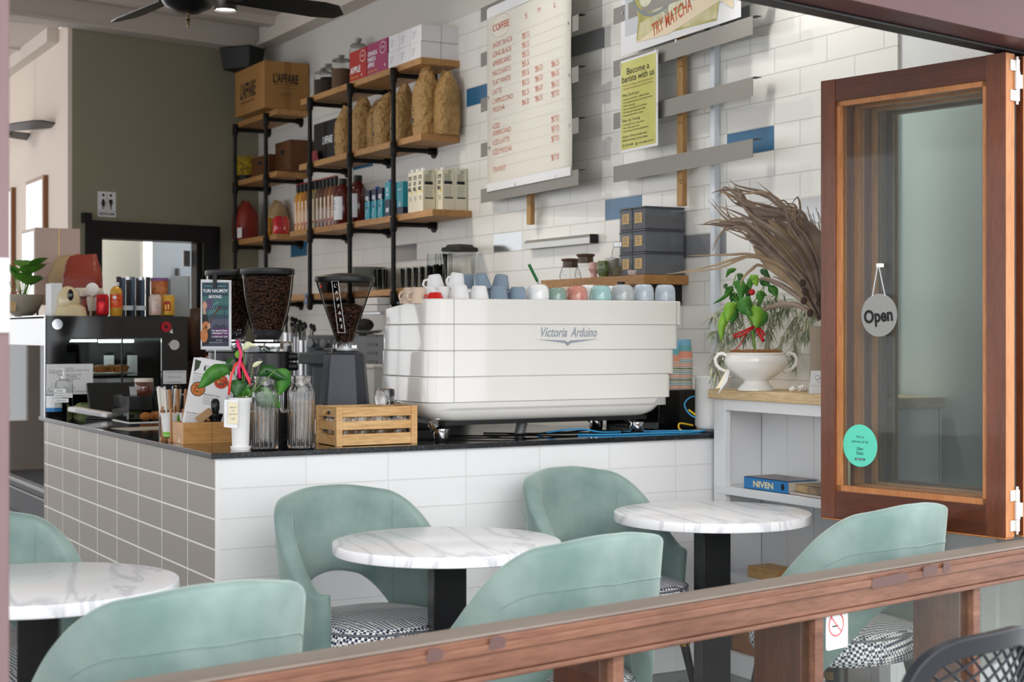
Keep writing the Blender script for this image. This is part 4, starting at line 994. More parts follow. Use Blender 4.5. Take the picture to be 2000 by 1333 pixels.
# ----------------------------------------------------------------- bamboo organiser with menus, pepper mill
og = thing('wooden_organiser', 'bamboo box organiser holding menus, cards and mills', 'organiser', (1.755, 5.655, CZ), R(1))
def bx(nm, *a, m=None): b = MB(); b.box(*a); b.build(nm, m or M['boxwood'], og, bevel=.001)
W_, D_, H_ = .30, .13, .081
bx('front_board', 0, W_*.375, 0, .008, 0, H_); bx('front_board', W_*.375+.001, W_, 0, .008, 0, H_); bx('back_board', 0, W_, D_-.008, D_, 0, H_)
bx('side_board', 0, .008, .008, D_-.008, 0, H_); bx('side_board', W_-.008, W_, .008, D_-.008, 0, H_); bx('base', .008, W_-.008, .008, D_-.008, 0, .006); bx('divider', W_*.375-.004, W_*.375+.004, .008, D_-.008, .006, H_-.004)
mn = None
M['menupaper'] = mat('menu_card', '#e6e6e8', .5)
def menu_card(x, y, lean, label, art=False, dz=0):
    t = thing('menu_card', label, 'menu', (x, y, CZ+.0065), R(-8)+VIEW*.15, 'menu cards in the organiser')
    W_, H_ = .150, .330; Mx = Matrix.Rotation(R(11), 4, 'Y') @ Matrix.Rotation(R(-lean), 4, 'X')
    b = MB(); b.M = Mx; b.box(0, W_, 0, .0025, 0, H_); b.build('sheet', M['menupaper'], t, smooth=0)
    if art:
        b = MB(); b.M = Mx
        b.pol([(.006, H_-.006), (.03, H_-.010), (.026, H_-.038), (.010, H_-.055)], 2, 1); b.pol([(W_-.03, H_-.006), (W_-.004, H_-.006), (W_-.004, H_-.05)], 2, 1); b.ell(.048, H_-.035, .004, .010, 2, 1, 12)
        b.text('Enjoy Eating', .045, H_-.028, .009, 1, L=1, w=.055, shear=.3)
        for zc, x0_, t_ in ((H_-.062, .010, 'EGGS ON YOUR WAY $17'), (H_-.135, .062, 'BREAKFAST $26.5'), (H_-.215, .010, 'EGGS BENEDICT $27.5')):
            b.text(t_, x0_, zc, .0048, 1, L=1, w=.062, bold=.02)
            for i in range(5): b.rect(x0_, x0_+.055-.006*(i % 3), zc-.008-.0068*i, zc-.0055-.0068*i, 3, 1)
        for cx, cz, r_, cc in ((.036, H_-.118, .028, (4, 5)), (.118, H_-.075, .030, (6, 7)), (.105, H_-.225, .030, (6, 4)), (.035, H_-.285, .028, (4, 8))):
            b.ell(cx, cz, r_, r_, cc[0], 1.5); b.ell(cx, cz, r_*.88, r_*.88, cc[1], 2)
            rn = random.Random(int(cx*1000))
            for i in range(16): a = rn.random()*6.28; q = rn.random()*.62*r_; b.ell(cx+q*math.cos(a), cz+q*math.sin(a), .0045, .0035, rn.choice((2, 4, 5, 7, 8)), 2.5+.02*i, 8)
        b.build('printed_art', [M['paper'], M['inkgrey'], mat('print_green', '#3d4a36', .7), mat('print_grey', '#a8a8aa', .7), mat('print_brown', '#5b3a28', .7), mat('print_orange', '#c47a3a', .7), mat('print_plate', '#dcd4d2', .6), mat('print_red', '#b8402c', .7), mat('print_yellow', '#d8ab3c', .7)], t, smooth=0)
    return t
xm_, ym_ = 1.762, 5.705
menu_card(xm_-.012, 5.700, 8, 'front menu card with food photos, standing in the organiser', True)
menu_card(xm_+.004, 5.708, 8, 'plain back of a menu card standing just behind the front one')
menu_card(xm_+.018, 5.716, 8, 'rearmost menu card of the three in the organiser')
q = att(428, 5.86)
pm = thing('pepper_mill', 'squat black pepper mill standing in the wooden organiser', 'pepper mill', (1.893, 5.695, CZ+.0065), VIEW)
b = MB(); b.lathe([(.024, 0), (.026, .004), (.024, .075), (.027, .090), (.030, .098), (.030, .104), (.020, .106), (.014, .110), (.017, .125), (.016, .150), (.010, .160), (0, .162)], 28, cap1=False); b.build('body', mat('mill_black', '#0d0d0f', .25), pm)
b = MB(); b.lathe([(.006, .104), (.009, .112), (.009, .118), (.004, .122), (0, .122)], 14, (-.022, -.01, 0), cap1=False); b.build('finial', M['chrome'], pm)
b = MB(); b.lathe([(.021, 0), (.023, .004), (.020, .060), (.025, .100), (.025, .108), (.010, .110), (.006, .114), (.009, .122), (.004, .130), (0, .130)], 24, cap1=False)
tag(b.build('salt_mill', mat('light_mill_wood', '#b98d5a', .4), None, loc=(1.862, 5.745, CZ+.0065)), 'pale wooden salt mill beside the black pepper mill', 'salt mill')
b = MB(); b.box(-.035, .035, 0, .10, 0, .003)
for i in range(4):
    o = MB(); o.box(0, .062, 0, .0024, -.016, .016); o = o.build('kraft_card', mat('kraft_card', '#c4a078', .7), None, loc=(1.815+.003*i, 5.675+.005*i, CZ+.086), rot=(R(20), R(-36), R(-10)), smooth=0, bevel=.0008); tag(o, 'small kraft loyalty card leaning out of the organiser', 'card', 'kraft cards in the organiser')
b.bm.free()

# dowel cup rack with takeaway cups and stirrers
rk = thing('dowel_rack', 'wooden dowel rack holding two green and white paper cups', 'rack', (1.752, 5.80, CZ), 0)
def rod(x, y, h): b = MB(); b.lathe([(.0048, .012), (.0048, h), (.003, h+.003), (0, h+.003)], 10, (x, y, 0), cap1=False); b.build('dowel', M['dowel'], rk)
for y in (0.0, .115):
    b = MB(); b.box(-.008, .155, y-.009, y+.009, 0, .014); b.build('base_bar', M['dowel'], rk, bevel=.001)
    for x in (.0, .048, .100, .147): rod(x, y, .125 if y < .05 else .130)
b = MB(); b.box(.06, .075, 0, .115, 0.001, .012); b.build('cross_bar', M['dowel'], rk, bevel=.001)
M['cupgreen'] = mat('lime_print', '#7cc93a', .4)
def paper_cup(x, y, label):
    t = thing('paper_cup', label, 'cup', (x, y, CZ+.0142), 0, 'lime and white paper cups in the dowel rack')
    b = MB(); b.lathe([(.026, 0, 1), (.0275, .010, 1), (.0285, .020, 0), (.037, .090, 0), (.0385, .092, 0), (.038, .094, 0), (.036, .092, 0), (.027, .006, 0), (0, .005, 0)], 30, cap1=False); b.build('body', [M['white'], M['cupgreen']], t)
    b = MB(); b.lathe([(.0292, .012), (.0372, .083)], 12, cap0=False, cap1=False, a0=R(-60), a1=R(30)); b.build('print', M['cupgreen'], t)
paper_cup(1.777, 5.895, 'lime and white paper cup at the left of the dowel rack'); paper_cup(1.840, 5.860, 'lime and white paper cup full of wooden stirrers')
rn = random.Random(5)
for i in range(14):
    a = rn.random()*6.28; r_ = rn.random()*.018; b = MB(); b.box(-.003, .003, -.0008, .0008, 0, .085+rn.random()*.02)
    o = b.build('stirrer', mat('birch_stirrer', '#d7b489', .6), None, loc=(1.840+r_*math.cos(a), 5.860+r_*math.sin(a), CZ+.022), rot=(R(8*math.sin(a)), R(10*math.cos(a)), rn.random()*3), smooth=0)
    tag(o, 'short wooden stirrer standing in the front paper cup', 'stirrer', 'wooden stirrers in the paper cup')
# tall bundle of wrapped straws / cutlery
sh = MB(); sh.lathe([(.045, 0), (.045, .115), (.042, .115), (.042, .004), (0, .004)], 28, cap1=False)
tag(sh.build('cutlery_pot', mat('dark_wood_pot', '#4a3020', .5), None, loc=(1.812, 6.01, CZ)), 'dark wooden pot holding wrapped straws behind the paper cups', 'pot')
cols_ = [mat('straw_white', '#e9e6de', .6), mat('straw_blue', '#8fa6c0', .6, noise=(90, '#e8eaf0', .4, .6)), mat('straw_black', '#1b1b1e', .6, noise=(60, '#caa85a', .62, .66))]
for i in range(16):
    a = i*2.4; r_ = .010+.026*((i*7) % 10)/10; x_, y_ = r_*math.cos(a), r_*math.sin(a); b = MB(); h_ = .195+.02*((i*3) % 5)/5
    b.tube([(x_, y_, .006), (x_*1.25+(.012 if x_ > 0 else -.014), y_*1.2, h_)], [.0050, .0062], 0, 8)
    o = b.build('wrapped_straw', cols_[(0, 1, 0, 2, 0)[i % 5]], None, loc=(1.812, 6.01, CZ)); tag(o, ('white', 'blue patterned', 'white', 'black and gold', 'white')[i % 5]+' paper-wrapped straw standing in the dark pot', 'straw', ('white', 'blue patterned', 'white', 'black and gold', 'white')[i % 5]+' wrapped straws in the pot')
for i in range(4):
    b = MB(); b.lathe([(.0075, 0), (.0075, .19), (.005, .196), (0, .197)], 8, cap1=False, sy=.4); o = b.build('wooden_paddle', M['dowel'], None, loc=(1.80+.026*i, 5.945, CZ+.002), rot=(0, R(2*i-3), 0)); tag(o, 'wooden paddle stirrer standing between paper cups and straw pot', 'stirrer', 'wooden paddles behind the paper cups')

# ----------------------------------------------------------------- things at the far end of the side counter
def place(u, v, dx=0, dy=0, z=CZ): p = atZ(u, v, z); return (p.x+dx, p.y+dy, z)
x, y = 1.81, 7.80; t = thing('soap_dispenser', 'clear pump bottle with white labels at the far end of the side counter', 'pump bottle', (x, y, CZ), VIEW)
b = MB(); b.lathe([(.040, 0), (.042, .004), (.042, .165), (.036, .180), (.016, .188), (.014, .195)], 28); b.build('bottle', M['thin'], t)
b = MB(); b.lathe([(.016, .19), (.017, .205), (.006, .207), (.005, .232), (.010, .233), (.010, .242), (0, .243)], 16, cap1=False); b.tube([(0, 0, .238), (-.045, -.01, .236)], .005, 0, 8); b.build('pump', M['white'], t)
b = MB(); b.rect(-.038, .022, .122, .142, 0, 73); b.rect(-.038, .055, .098, .118, 0, 73); b.rect(-.038, .035, .074, .094, 0, 73); b.text('PURA', -.01, .128, .008, 1, L=74, align='c'); b.text('I 24 APPROVED (SAFE)', .008, .104, .007, 1, L=74, align='c', w=.08); b.text('OPEN ONLY', 0, .080, .007, 1, L=74, align='c', w=.05); b.build('label_strip', [M['paper'], M['inkgrey']], t, smooth=0)
x, y = 1.775, 7.862; t = thing('spray_bottle', 'clear bottle with a white and blue label behind the pump bottle', 'bottle', (x, y, CZ), VIEW)
b = MB(); b.lathe([(.036, 0), (.038, .004), (.038, .11), (.028, .14), (.012, .155), (.012, .17), (0, .171)], 24, cap1=False); b.build('bottle', M['thin'], t)
b = MB(); b.lathe([(.039, .025, 1), (.039, .045, 0), (.039, .105, 0)], 24, cap0=False, cap1=False); b.build('label_wrap', [M['paper'], mat('label_blue', '#2a80c0', .5)], t)
x, y = 1.875, 7.52; t = thing('payment_terminal', 'white card payment terminal lying on the side counter', 'card terminal', (x, y, CZ), R(-34))
b = MB(); b.M = Matrix.Rotation(R(9), 4, 'Y'); b.box(-.11, .09, -.04, .04, .022, .046); b.build('body', M['white'], t, bevel=.006)
b = MB(); b.M = Matrix.Rotation(R(9), 4, 'Y'); b.box(-.07, .06, -.0412, -.040, .026, .042); b.build('side_inset', mat('terminal_grey', '#c9cbd2', .4), t, bevel=.002)
b = MB(); b.box(-.02, .12, -.03, .03, 0, .012); b.build('base', M['black'], t, bevel=.003)
# black tablet/monitor back
x, y, _ = place(225, 805); t = thing('till_monitor', 'black till screen seen from behind, near the display cabinet', 'screen', (2.05, 7.62, CZ), R(8))
b = MB(); b.M = Matrix.Rotation(R(-14), 4, 'X'); b.box(-.16, .17, 0, .02, .03, .18); b.build('screen', M['black'], t, bevel=.004)
b = MB(); b.box(-.06, .06, -.02, .10, 0, .012); b.box(-.02, .02, .02, .05, .012, .08); b.build('stand', M['black'], t, smooth=0)
# acrylic pastry box
bx0 = atZ(228, 826, CZ); t = thing('acrylic_pastry_box', 'clear acrylic box with pastries inside on the side counter', 'display box', (1.945, 7.10, CZ), R(0))
M['acryl'] = glassy('clear_acrylic', '#f2f4f4', .14)
b = MB(); b.box(0, .42, 0, .30, .004, .125); b.build('cover', M['acryl'], t, bevel=.004)
b = MB(); b.box(.0, .42, .0, .30, 0, .003); b.build('tray', M['paper'], t, smooth=0)
M['crust'] = mat('golden_pastry', '#b9762e', .6, noise=(40, '#8a4e1c', .35, .7), bump=(60, .6, .01))
rn = random.Random(11)
for i, (a, c_) in enumerate(((.10, .08), (.16, .13), (.22, .08), (.20, .18), (.30, .12), (.29, .20))):
    b = MB(); b.sphere((0, 0, 0), 1, 0, 14, 8, (.038, .026, .020)); o = b.build('pastry', M['crust'], None, loc=(1.945+a, 7.10+c_, CZ+.026), rot=(0, 0, rn.random()*3)); tag(o, 'small golden pastry inside the clear acrylic box', 'pastry', 'pastries in the acrylic box')
b = MB(); b.M = Matrix.Rotation(R(-20), 4, 'X'); b.box(-.016, .016, 0, .003, 0, .042); tag(b.build('price_clip', mat('grey_clip', '#a9acae', .5), None, loc=(2.0, 7.22, CZ+.1262), smooth=0), 'small grey price holder on top of the acrylic pastry box', 'price holder')
q = Vector((2.08, 7.33, 0)); t = thing('jam_jar', 'glass jar of dark red preserve with a pale lid on the acrylic box', 'jar', (q.x, q.y, CZ+.1262), 0)
b = MB(); b.lathe([(.042, 0), (.044, .004), (.044, .055), (.040, .06), (0, .06)], 28, cap1=False); b.build('jar', mat('dark_jam', '#5a2a18', .15, coat=.8), t)
b = MB(); b.lathe([(.045, .058), (.045, .072), (.042, .075), (0, .075)], 28, cap1=False); b.build('lid', mat('pale_lid', '#d9d2c8', .4), t)
# papers on the counter
b = MB(); b.box(0, .30, 0, .21, 0, .0012); tag(b.build('paper_sheet', mat('newsprint', '#b9b4a8', .7), None, loc=(1.80, 6.55, CZ), rot=R(8), smooth=0), 'flat printed sheet lying on the side counter in front of the acrylic box', 'paper')
# tangle of cables under and beside the machine
def cable(nm, pts, r, m, lb):
    b = MB(); P_ = [Vector(p) for p in pts]; out = []
    for i in range(len(P_)-1):
        p0, p1, p2, p3 = P_[max(i-1, 0)], P_[i], P_[i+1], P_[min(i+2, len(P_)-1)]
        for k in range(8): t_ = k/8; out.append(.5*((2*p1)+(p2-p0)*t_+(2*p0-5*p1+4*p2-p3)*t_*t_+(3*p1-p0-3*p2+p3)*t_**3))
    out.append(P_[-1]); b.tube(out, r, 0, 8); tag(b.build(nm, m, None), lb, 'cable')
mb_ = mat('blue_cable', '#3f9fd8', .4); my_ = mat('yellow_cable', '#e8c22c', .4)
Zc = CZ+.004
cable('network_cable', [(3.32, 5.36, Zc), (3.40, 5.30, Zc), (3.52, 5.275, Zc), (3.62, 5.27, Zc), (3.75, 5.25, Zc), (3.86, 5.26, Zc), (3.90, 5.27, Zc+.01)], .0035, mb_, 'blue network cable along the worktop edge to the white router')
cable('network_cable', [(3.18, 5.45, Zc), (3.25, 5.36, Zc+.02), (3.33, 5.33, Zc+.022), (3.42, 5.33, Zc+.008), (3.60, 5.36, Zc+.003), (3.80, 5.29, Zc+.004), (3.92, 5.26, Zc+.002)], .0035, mb_, 'blue network cable arching under the espresso machine')
cable('network_cable', [(3.95, 5.36, 1.13), (3.90, 5.38, 1.12), (3.87, 5.38, 1.09), (3.87, 5.34, 1.05), (3.90, 5.31, 1.03)], .0035, mb_, 'blue network cable looping up beside the white router')
cable('network_cable', [(3.87, 5.35, 1.07), (3.89, 5.32, 1.045), (3.92, 5.30, 1.02), (3.94, 5.30, 1.0)], .0042, my_, 'yellow network cable plugged in beside the router')
cable('network_cable', [(3.95, 5.30, Zc), (3.90, 5.29, Zc+.004), (3.82, 5.33, Zc+.002), (3.83, 5.36, Zc+.03), (3.90, 5.36, Zc+.02)], .0038, my_, 'yellow network cable coiled flat on the worktop')
for i in range(0, 5, 2): cable('power_cable', [(2.62+.1*i, 5.50+.03*i, Zc), (2.85+.1*i, 5.34+.03*i, Zc+.001), (3.05+.1*i, 5.38+.02*i, Zc+.008), (3.35+.06*i, 5.42-.03*i, Zc+.001), (3.8, 5.40+.02*i, Zc)], .0032, M['black'], 'black power cable %s under the espresso machine' % ('nearest the front', 'second from the front', 'in the middle', 'second from the back', 'at the back')[i])
b = MB(); b.lathe([(.020+(.002 if i % 2 else 0), i*.004) for i in range(20)], 18, cap0=True); tag(b.build('drain_hose', mat('grey_hose', '#8a8c8e', .4, metal=.3), None, loc=(3.10, 5.46, CZ), rot=(R(25), 0, 0)), 'ribbed grey drain hose under the espresso machine', 'hose')
# router
rt = thing('wifi_router', 'white cylindrical router standing at the right end of the worktop', 'router', att(1393, 6.55), VIEW)
b = MB(); b.lathe([(.070, .012), (.077, .028), (.0775, .03), (.0775, .232), (.073, .236), (0, .236)], 44, cap1=False); b.build('housing', M['white'], rt)
b = MB(); b.lathe([(.058, 0), (.068, .006), (.0765, .0285), (.07, .0285)], 40); b.build('foot', mat('router_grey', '#8c939b', .35), rt)

# black machine with paper cups stacked on top (right behind the espresso machine)
t = thing('undercounter_cooler', 'low black box unit behind the espresso machine at right', 'appliance', (3.86, 5.48, CZ), 0)
b = MB(); b.box(-.055, .25, 0, .42, .0, .172); b.build('body', M['blackgloss'], t, bevel=.003)
def stack(u, n, ztop, lb, seed):
    rn = random.Random(seed); p = att(u, 6.80); cs = [mat('papercup_'+k, c_, .5) for k, c_ in (('cream', '#efe0d4'), ('coral', '#e59a80'), ('teal', '#6fb2b8'), ('green', '#4d7a55'), ('sky', '#7fb6d4'))]
    for i in range(n):
        b = MB(); z = 0; b.lathe([(.040, 0, 0), (.0415, .003, 0), (.041, .005, 1+(i % 3)), (.0395, .011, 0), (.039, .0155, 0)], 24, cap1=(i < n-1)); 
        if i == n-1:
            b = MB(); b.lathe([(.040, 0, 0), (.0415, .003, 0), (.041, .005, 1), (.037, .035, 2), (.034, .06, 4), (.0315, .085, 4), (.030, .088, 0), (0, .086, 0)], 24, cap1=False)
        o = b.build('paper_cup', cs, None, loc=(p[0], p[1], CZ+.1725+i*.0165)); tag(o, ('patterned paper cup in the %s stack behind the espresso machine' % lb) if i < n-1 else 'topmost patterned paper cup of the %s stack behind the espresso machine' % lb, 'cup', 'patterned paper cups in the %s stack' % lb if i < n-1 else None)
stack(1335, 9, 0, 'right', 1); stack(1316, 8, 0, 'left', 2)
# ================================================================= PIPE SHELVING ON THE TILED WALL
ZS = [2.985, 2.545, 2.10, 1.66]; XP = 3.845; XF = 3.868
def yy(u, x=3.93): return atX(u, 0, x).y
def pipe_unit(label, posts, boards, zbot):
    t = thing('pipe_shelving', label, 'shelf unit', (0, 0, 0), 0, None)
    for y, zb in zip(posts, zbot):
        b = MB(); b.tube([(XP, y, zb), (XP, y, 2.925)], .0145, 0, 12)
        for z in ZS:
            if z-.06 > zb: b.lathe([(.018, z-.10), (.021, z-.095), (.021, z-.02), (.018, z-.015)], 12, (XP, y, 0))
        b.sphere((XP, y, 2.928), .021, 0, 10, 6); b.build('pipe_post', M['iron'], t)
        for z in ZS:
            if z-.06 < zb-.01: continue
            b = MB(); zc = z-.057; b.tube([(XP, y, zc), (XP+.03, y, zc)], .019, 0, 12); b.tube([(XP+.03, y, zc), (WX-.008, y, zc)], .0145, 0, 12); b.tube([(WX-.04, y, zc), (WX-.01, y, zc)], .021, 0, 12)
            b.build('pipe_arm', M['iron'], t)
            b = MB(); b.lathe([(.042, WX-.008), (.042, WX-.001)], 20, (0, y, zc), ax='x'); b.build('wall_flange', M['iron'], t)
    for (y0, y1, z) in boards:
        b = MB(); b.box(XF-.003, WX-.002, y0, y1, z-.038, z); b.build('shelf_board', M['pine'], t, smooth=0, bevel=.002)
    return t
pipe_unit('black pipe shelving with pine boards, the larger unit nearer the window', [8.28, 8.93, 9.60], [(7.95, 9.82, ZS[0]), (7.95, 9.85, ZS[1]), (7.80, 10.02, ZS[2]), (7.55, 10.02, ZS[3])], [1.55, 1.55, 1.55])
pipe_unit('black pipe shelving with pine boards in the far corner', [10.44, 11.10], [(10.28, 11.24, z) for z in ZS], [.95, .95])
SHR = -PI/2
def lbl(o, l): o['label'] = l
# --- kraft bags
def bag(name, u, z, w, h, d, label, m, grp=None, x=3.90, seed=1, tw=.25, y=None, rz=SHR, cat='bag', pr=True, top=.3):
    y0 = yy(u, x) if y is None else y
    t = thing(name, label, cat, (x, y0, z), rz, grp); rn = random.Random(seed); b = MB(); N = 20; L_ = 12; rings = []
    for j in range(L_+1):
        f = j/L_; zc = h*f; k = 1 if f < .68 else max(.13, 1-((f-.68)/.32)**1.2*.87); wk = (1+.05*math.sin(PI*min(f*1.3, 1))) if f < .7 else 1-(.22+.3*top)*(f-.7)/.3
        ring = []
        for i in range(N):
            a = 2*PI*i/N; c_, s_ = math.cos(a), math.sin(a); q = (abs(c_)**4+abs(s_)**4)**-.25
            ring.append(b.V((w/2*wk*q*c_+rn.uniform(-1, 1)*.004+tw*.02*max(0, f-.6), d/2*q*s_*k*(1+.10*math.sin(PI*min(f*1.4, 1)))+rn.uniform(-1, 1)*.002, zc+(rn.uniform(-1, 1)*.003 if 0 < j else 0)+(.012*math.cos(a+seed)+.004*math.cos(3*a) if j == L_ else 0))))
        rings.append(ring)
    for j in range(L_):
        for i in range(N): b.face((rings[j][i], rings[j][(i+1) % N], rings[j+1][(i+1) % N], rings[j+1][i]))
    b.face(rings[0][::-1]); b.face(rings[-1]); b.build('body', m, t, smooth=60)
    b = MB(); b.box(-w*.36, w*.36, -.012, .004, h-.035, h-.012); b.build('folded_top', m, t, bevel=.002)
    if pr:
        b = MB(); L = (d/2*1.12)/.0006+2
        for i in range(6): b.rect(-w*.30+.004*(i % 2), -w*.30+.018+.006*((i*seed) % 3), h*.42-.022*i, h*.42-.022*i+.006, 0, L)
        b.rect(-w*.30, -w*.30+.022, h*.22, h*.22+.02, 0, L); b.build('print', M['inkgrey'], t, smooth=0)
    return t
K = M['kraft']
for u, w, h, sd, lb, x in ((677, .135, .33, 3, 'kraft coffee bag leaning beside the black box', 3.96), (708, .185, .35, 4, 'wide kraft coffee bag between the first two pipe posts', 3.97), (737, .12, .32, 5, 'narrow kraft coffee bag standing behind, near the middle pipe post', 4.02), (754, .14, .33, 6, 'kraft coffee bag just left of the right pipe post', 3.97),
                           (789, .15, .34, 7, 'kraft coffee bag just right of the right pipe post', 3.965), (833, .16, .40, 8, 'tallest kraft coffee bag with black print, second from the shelf end', 3.955), (872, .14, .37, 9, 'kraft coffee bag at the right end of the shelf', 4.03)):
    bag('coffee_bag', u, ZS[1], w, h, .13, lb, K, 'kraft coffee bags on the second shelf', x, sd)
# --- black box
def carton(name, u, z, w, h, d, label, m, x=3.90, grp=None, cat='box', y=None, rz=SHR, bev=.002):
    y0 = yy(u, x) if y is None else y
    t = thing(name, label, cat, (x, y0, z), rz, grp); b = MB(); b.box(-w/2, w/2, 0, d, .0005, h); b.build('body', m, t, smooth=0, bevel=bev); return t
t = carton('gift_box', 637, ZS[1], .44, .265, .16, 'black coffee gift box with white lettering on the second shelf', mat('matte_black_card', '#131314', .6), 3.93)
b = MB(); b.text("L'AFFARE", -.06, .115, .048, 0, L=1.5, w=.17, bold=.03); b.build('lettering', M['paper'], t, smooth=0)
o = MB(); o.extrude([(0, 0), (.15, 0), (.13, .03), (.115, .075), (0, .075)], 0, .004, 'xz'); tag(o.build('red_leaflet', mat('dark_red_card', '#8e2f38', .5), None, loc=(3.895, yy(606, 3.895), ZS[1]+.002), rot=(0, 0, SHR)), 'dark red card leaning in front of the black gift box', 'card')
# --- top shelf
for i, (u, r_, h_, c_, lb, x) in enumerate(((631, .062, .20, '#4a3b34', 'leftmost glass jar of dark seeds on the top shelf', 3.98), (641, .055, .235, '#231a18', 'glass jar of dark beans on the top shelf', 4.02), (667, .068, .235, '#6b5440', 'large lidded glass jar with brown contents beside the red box', 3.97), (700, .06, .33, '#8a8170', 'tall glass jar standing behind the red box', 4.04))):
    t = thing('storage_jar', lb, 'jar', (x, yy(u, x), ZS[0]), 0, 'glass jars on the top shelf')
    b = MB(); b.lathe([(r_, 0), (r_, h_*.78), (r_*.75, h_*.86)], 28); b.build('body', M['thin'], t)
    b = MB(); b.lathe([(r_*.94, .004), (r_*.94, h_*.62), (0, h_*.64)], 24, cap1=False); b.build('contents', mat('jar_fill_%d' % i, c_, .8, bump=(90, .8, .01)), t)
    b = MB(); b.lathe([(r_*.85, h_*.85), (r_*.95, h_*.88), (r_*.7, h_*.92), (.012, h_*.94), (.022, h_*.98), (.022, h_*1.02), (0, h_*1.05)], 24, cap1=False); b.build('lid', mat('jar_lid_glass', '#8d8f86', .2, coat=.5), t)
mr = mat('red_carton', '#b72b23', .5); mp_ = mat('magenta_carton', '#a63a68', .5); my2 = mat('carton_yellow', '#e6a92a', .5)
t = carton('juice_box', 699, ZS[0], .262, .195, .15, 'red juice carton reading apple on the top shelf', mr, 3.885)
b = MB(); b.text('APPLE', -.120, .055, .038, 0, L=1.5, w=.16, bold=.03); b.ring(.075, .145, .045, .036, .004, 0, 1.5); b.text('PETE', .075, .140, .012, 0, L=1.5, align='c', w=.055); b.text('SPARKLING', -.12, .022, .012, 1, L=1.5, w=.13, bold=.02); b.ell(.06, .03, .006, .008, 0, 1.5); b.build('lettering', [M['paper'], my2], t, smooth=0)
t = carton('juice_box', 736.5, ZS[0], .300, .200, .15, 'magenta juice carton reading orange mango apple on the top shelf', mp_, 3.885)
b = MB()
for k, s_ in enumerate(('ORANGE &', 'MANGO &', 'APPLE')): b.text(s_, -.14, .125-.035*k, .026, 0, L=1.5, w=(.14, .12, .10)[k], bold=.03)
b.ring(.085, .150, .045, .036, .004, 0, 1.5); b.text('PETE', .085, .145, .012, 0, L=1.5, align='c', w=.055); b.text('SPARKLING', -.138, .022, .012, 1, L=1.5, w=.14, bold=.02); b.ell(.115, .04, .006, .009, 0, 1.5); b.build('lettering', [M['paper'], my2], t, smooth=0)
wb_ = mat('white_carton', '#eeedf0', .6)
y00 = 7.965
for lv in range(2):
    for k in range(3):
        for dp in range(2):
            if dp and k: continue
            w_ = .146; yc = y00+w_/2+.002+k*.150+(.0 if dp == 0 else 0); xx = 3.872+dp*.132+(.004 if lv else 0)
            lb = 'small white carton, %s layer, %s' % (('lower', 'upper')[lv], (('at the shelf end, front', 'second from the shelf end', 'beside the magenta carton')[k] if not dp else 'at the shelf end, against the wall'))
            t = carton('white_box', 0, ZS[0]+lv*.098, w_, .096, .128, lb, wb_, xx, 'small white cartons on the top shelf', y=yc)
            if not dp:
                b = MB(); b.text('COFFEE', -.045, .055, .012, 0, L=1.5, w=.05)
                for q in range(3): b.rect(-.042, -.008-.006*q, .044-.009*q, .047-.009*q, 0, 1.5)
                b.build('print', mat('faint_print', '#a9a7ad', .7), t, smooth=0)
# --- third shelf
for i in range(11):
    u = (583, 592, 601, 612, 621, 630, 638, 646, 652, 657, 661)[i]; x = 3.90 if i % 2 == 0 or i < 8 else 3.96; y = yy(583, 3.905)-.066*i
    c_ = ('#c98a2a', '#d29a30', '#b8772a', '#8a5a2a', '#c9a13a', '#9b8a6a', '#6b4a3a', '#5a3a30', '#7a4a30', '#8a5a3a', '#6b3a2a')[i]
    nm_ = ('first', 'second', 'third', 'fourth', 'fifth', 'sixth', 'seventh', 'eighth', 'ninth', 'tenth', 'eleventh')[i]
    t = thing('syrup_bottle', 'slim syrup bottle with black cap, %s from the left in the row' % nm_, 'bottle', (3.905, y, ZS[2]), SHR, 'slim syrup bottles on the third shelf')
    b = MB(); b.lathe([(.027, 0), (.0285, .005), (.0285, .215), (.024, .235), (.013, .262), (.0125, .275)], 20); b.build('body', mat('syrup_%d' % i, c_, .12, coat=.6), t)
    b = MB(); b.lathe([(.0150, .262, 0), (.0165, .315, 0), (.0165, .318, 1), (.0150, .324, 1), (0, .325, 1)], 16, cap1=False); b.build('cap', [M['black'], mat('cap_red', '#c23a34', .5)], t)
    b = MB(); b.lathe([(.0289, .035, 1), (.0289, .05, 0), (.0289, .165, 0), (.0289, .195, 1)], 20, cap0=False, cap1=False, a0=R(-150), a1=R(-62)); b.build('label_strip', [mat('syrup_label', '#e6d3bd', .5), mat('syrup_label_red', '#b84a3a', .5)], t)
for i, (u, lb) in enumerate(((669, 'large dark red syrup bottle with a white label, left of the pipe post'), (698, 'large dark red syrup bottle with a white label, right of the pipe post'))):
    t = thing('juice_bottle', lb, 'bottle', (3.93, yy(u+1, 3.93), ZS[2]), SHR, None)
    b = MB(); b.lathe([(.058, 0), (.062, .006), (.064, .19), (.055, .225), (.030, .258), (.024, .266)], 32, sy=.9); b.build('body', mat('dark_red_juice', '#5a1a14', .1, coat=.7), t)
    b = MB(); b.lathe([(.026, .262), (.028, .266), (.028, .298), (.025, .30), (0, .30)], 20, cap1=False); b.build('cap', M['black'], t)
    b = MB(); b.lathe([(.0648, .03), (.0655, .18)], 32, cap0=False, cap1=False, a0=R(-150), a1=R(-30), sy=.9); b.build('label_wrap', M['paper'], t)
    b = MB()
    for q in range(4): b.rect(-.03, .01+.006*(q % 2), .15-.018*q, .155-.018*q, 0, 100)
    (b.ell(-.025, .055, .009, .013, 1, 100) if i == 0 else b.rect(.0, .028, .04, .062, 0, 100)); b.build('label_print', [M['inkgrey'], mat('coral_print', '#d88a70', .6)], t, smooth=0)
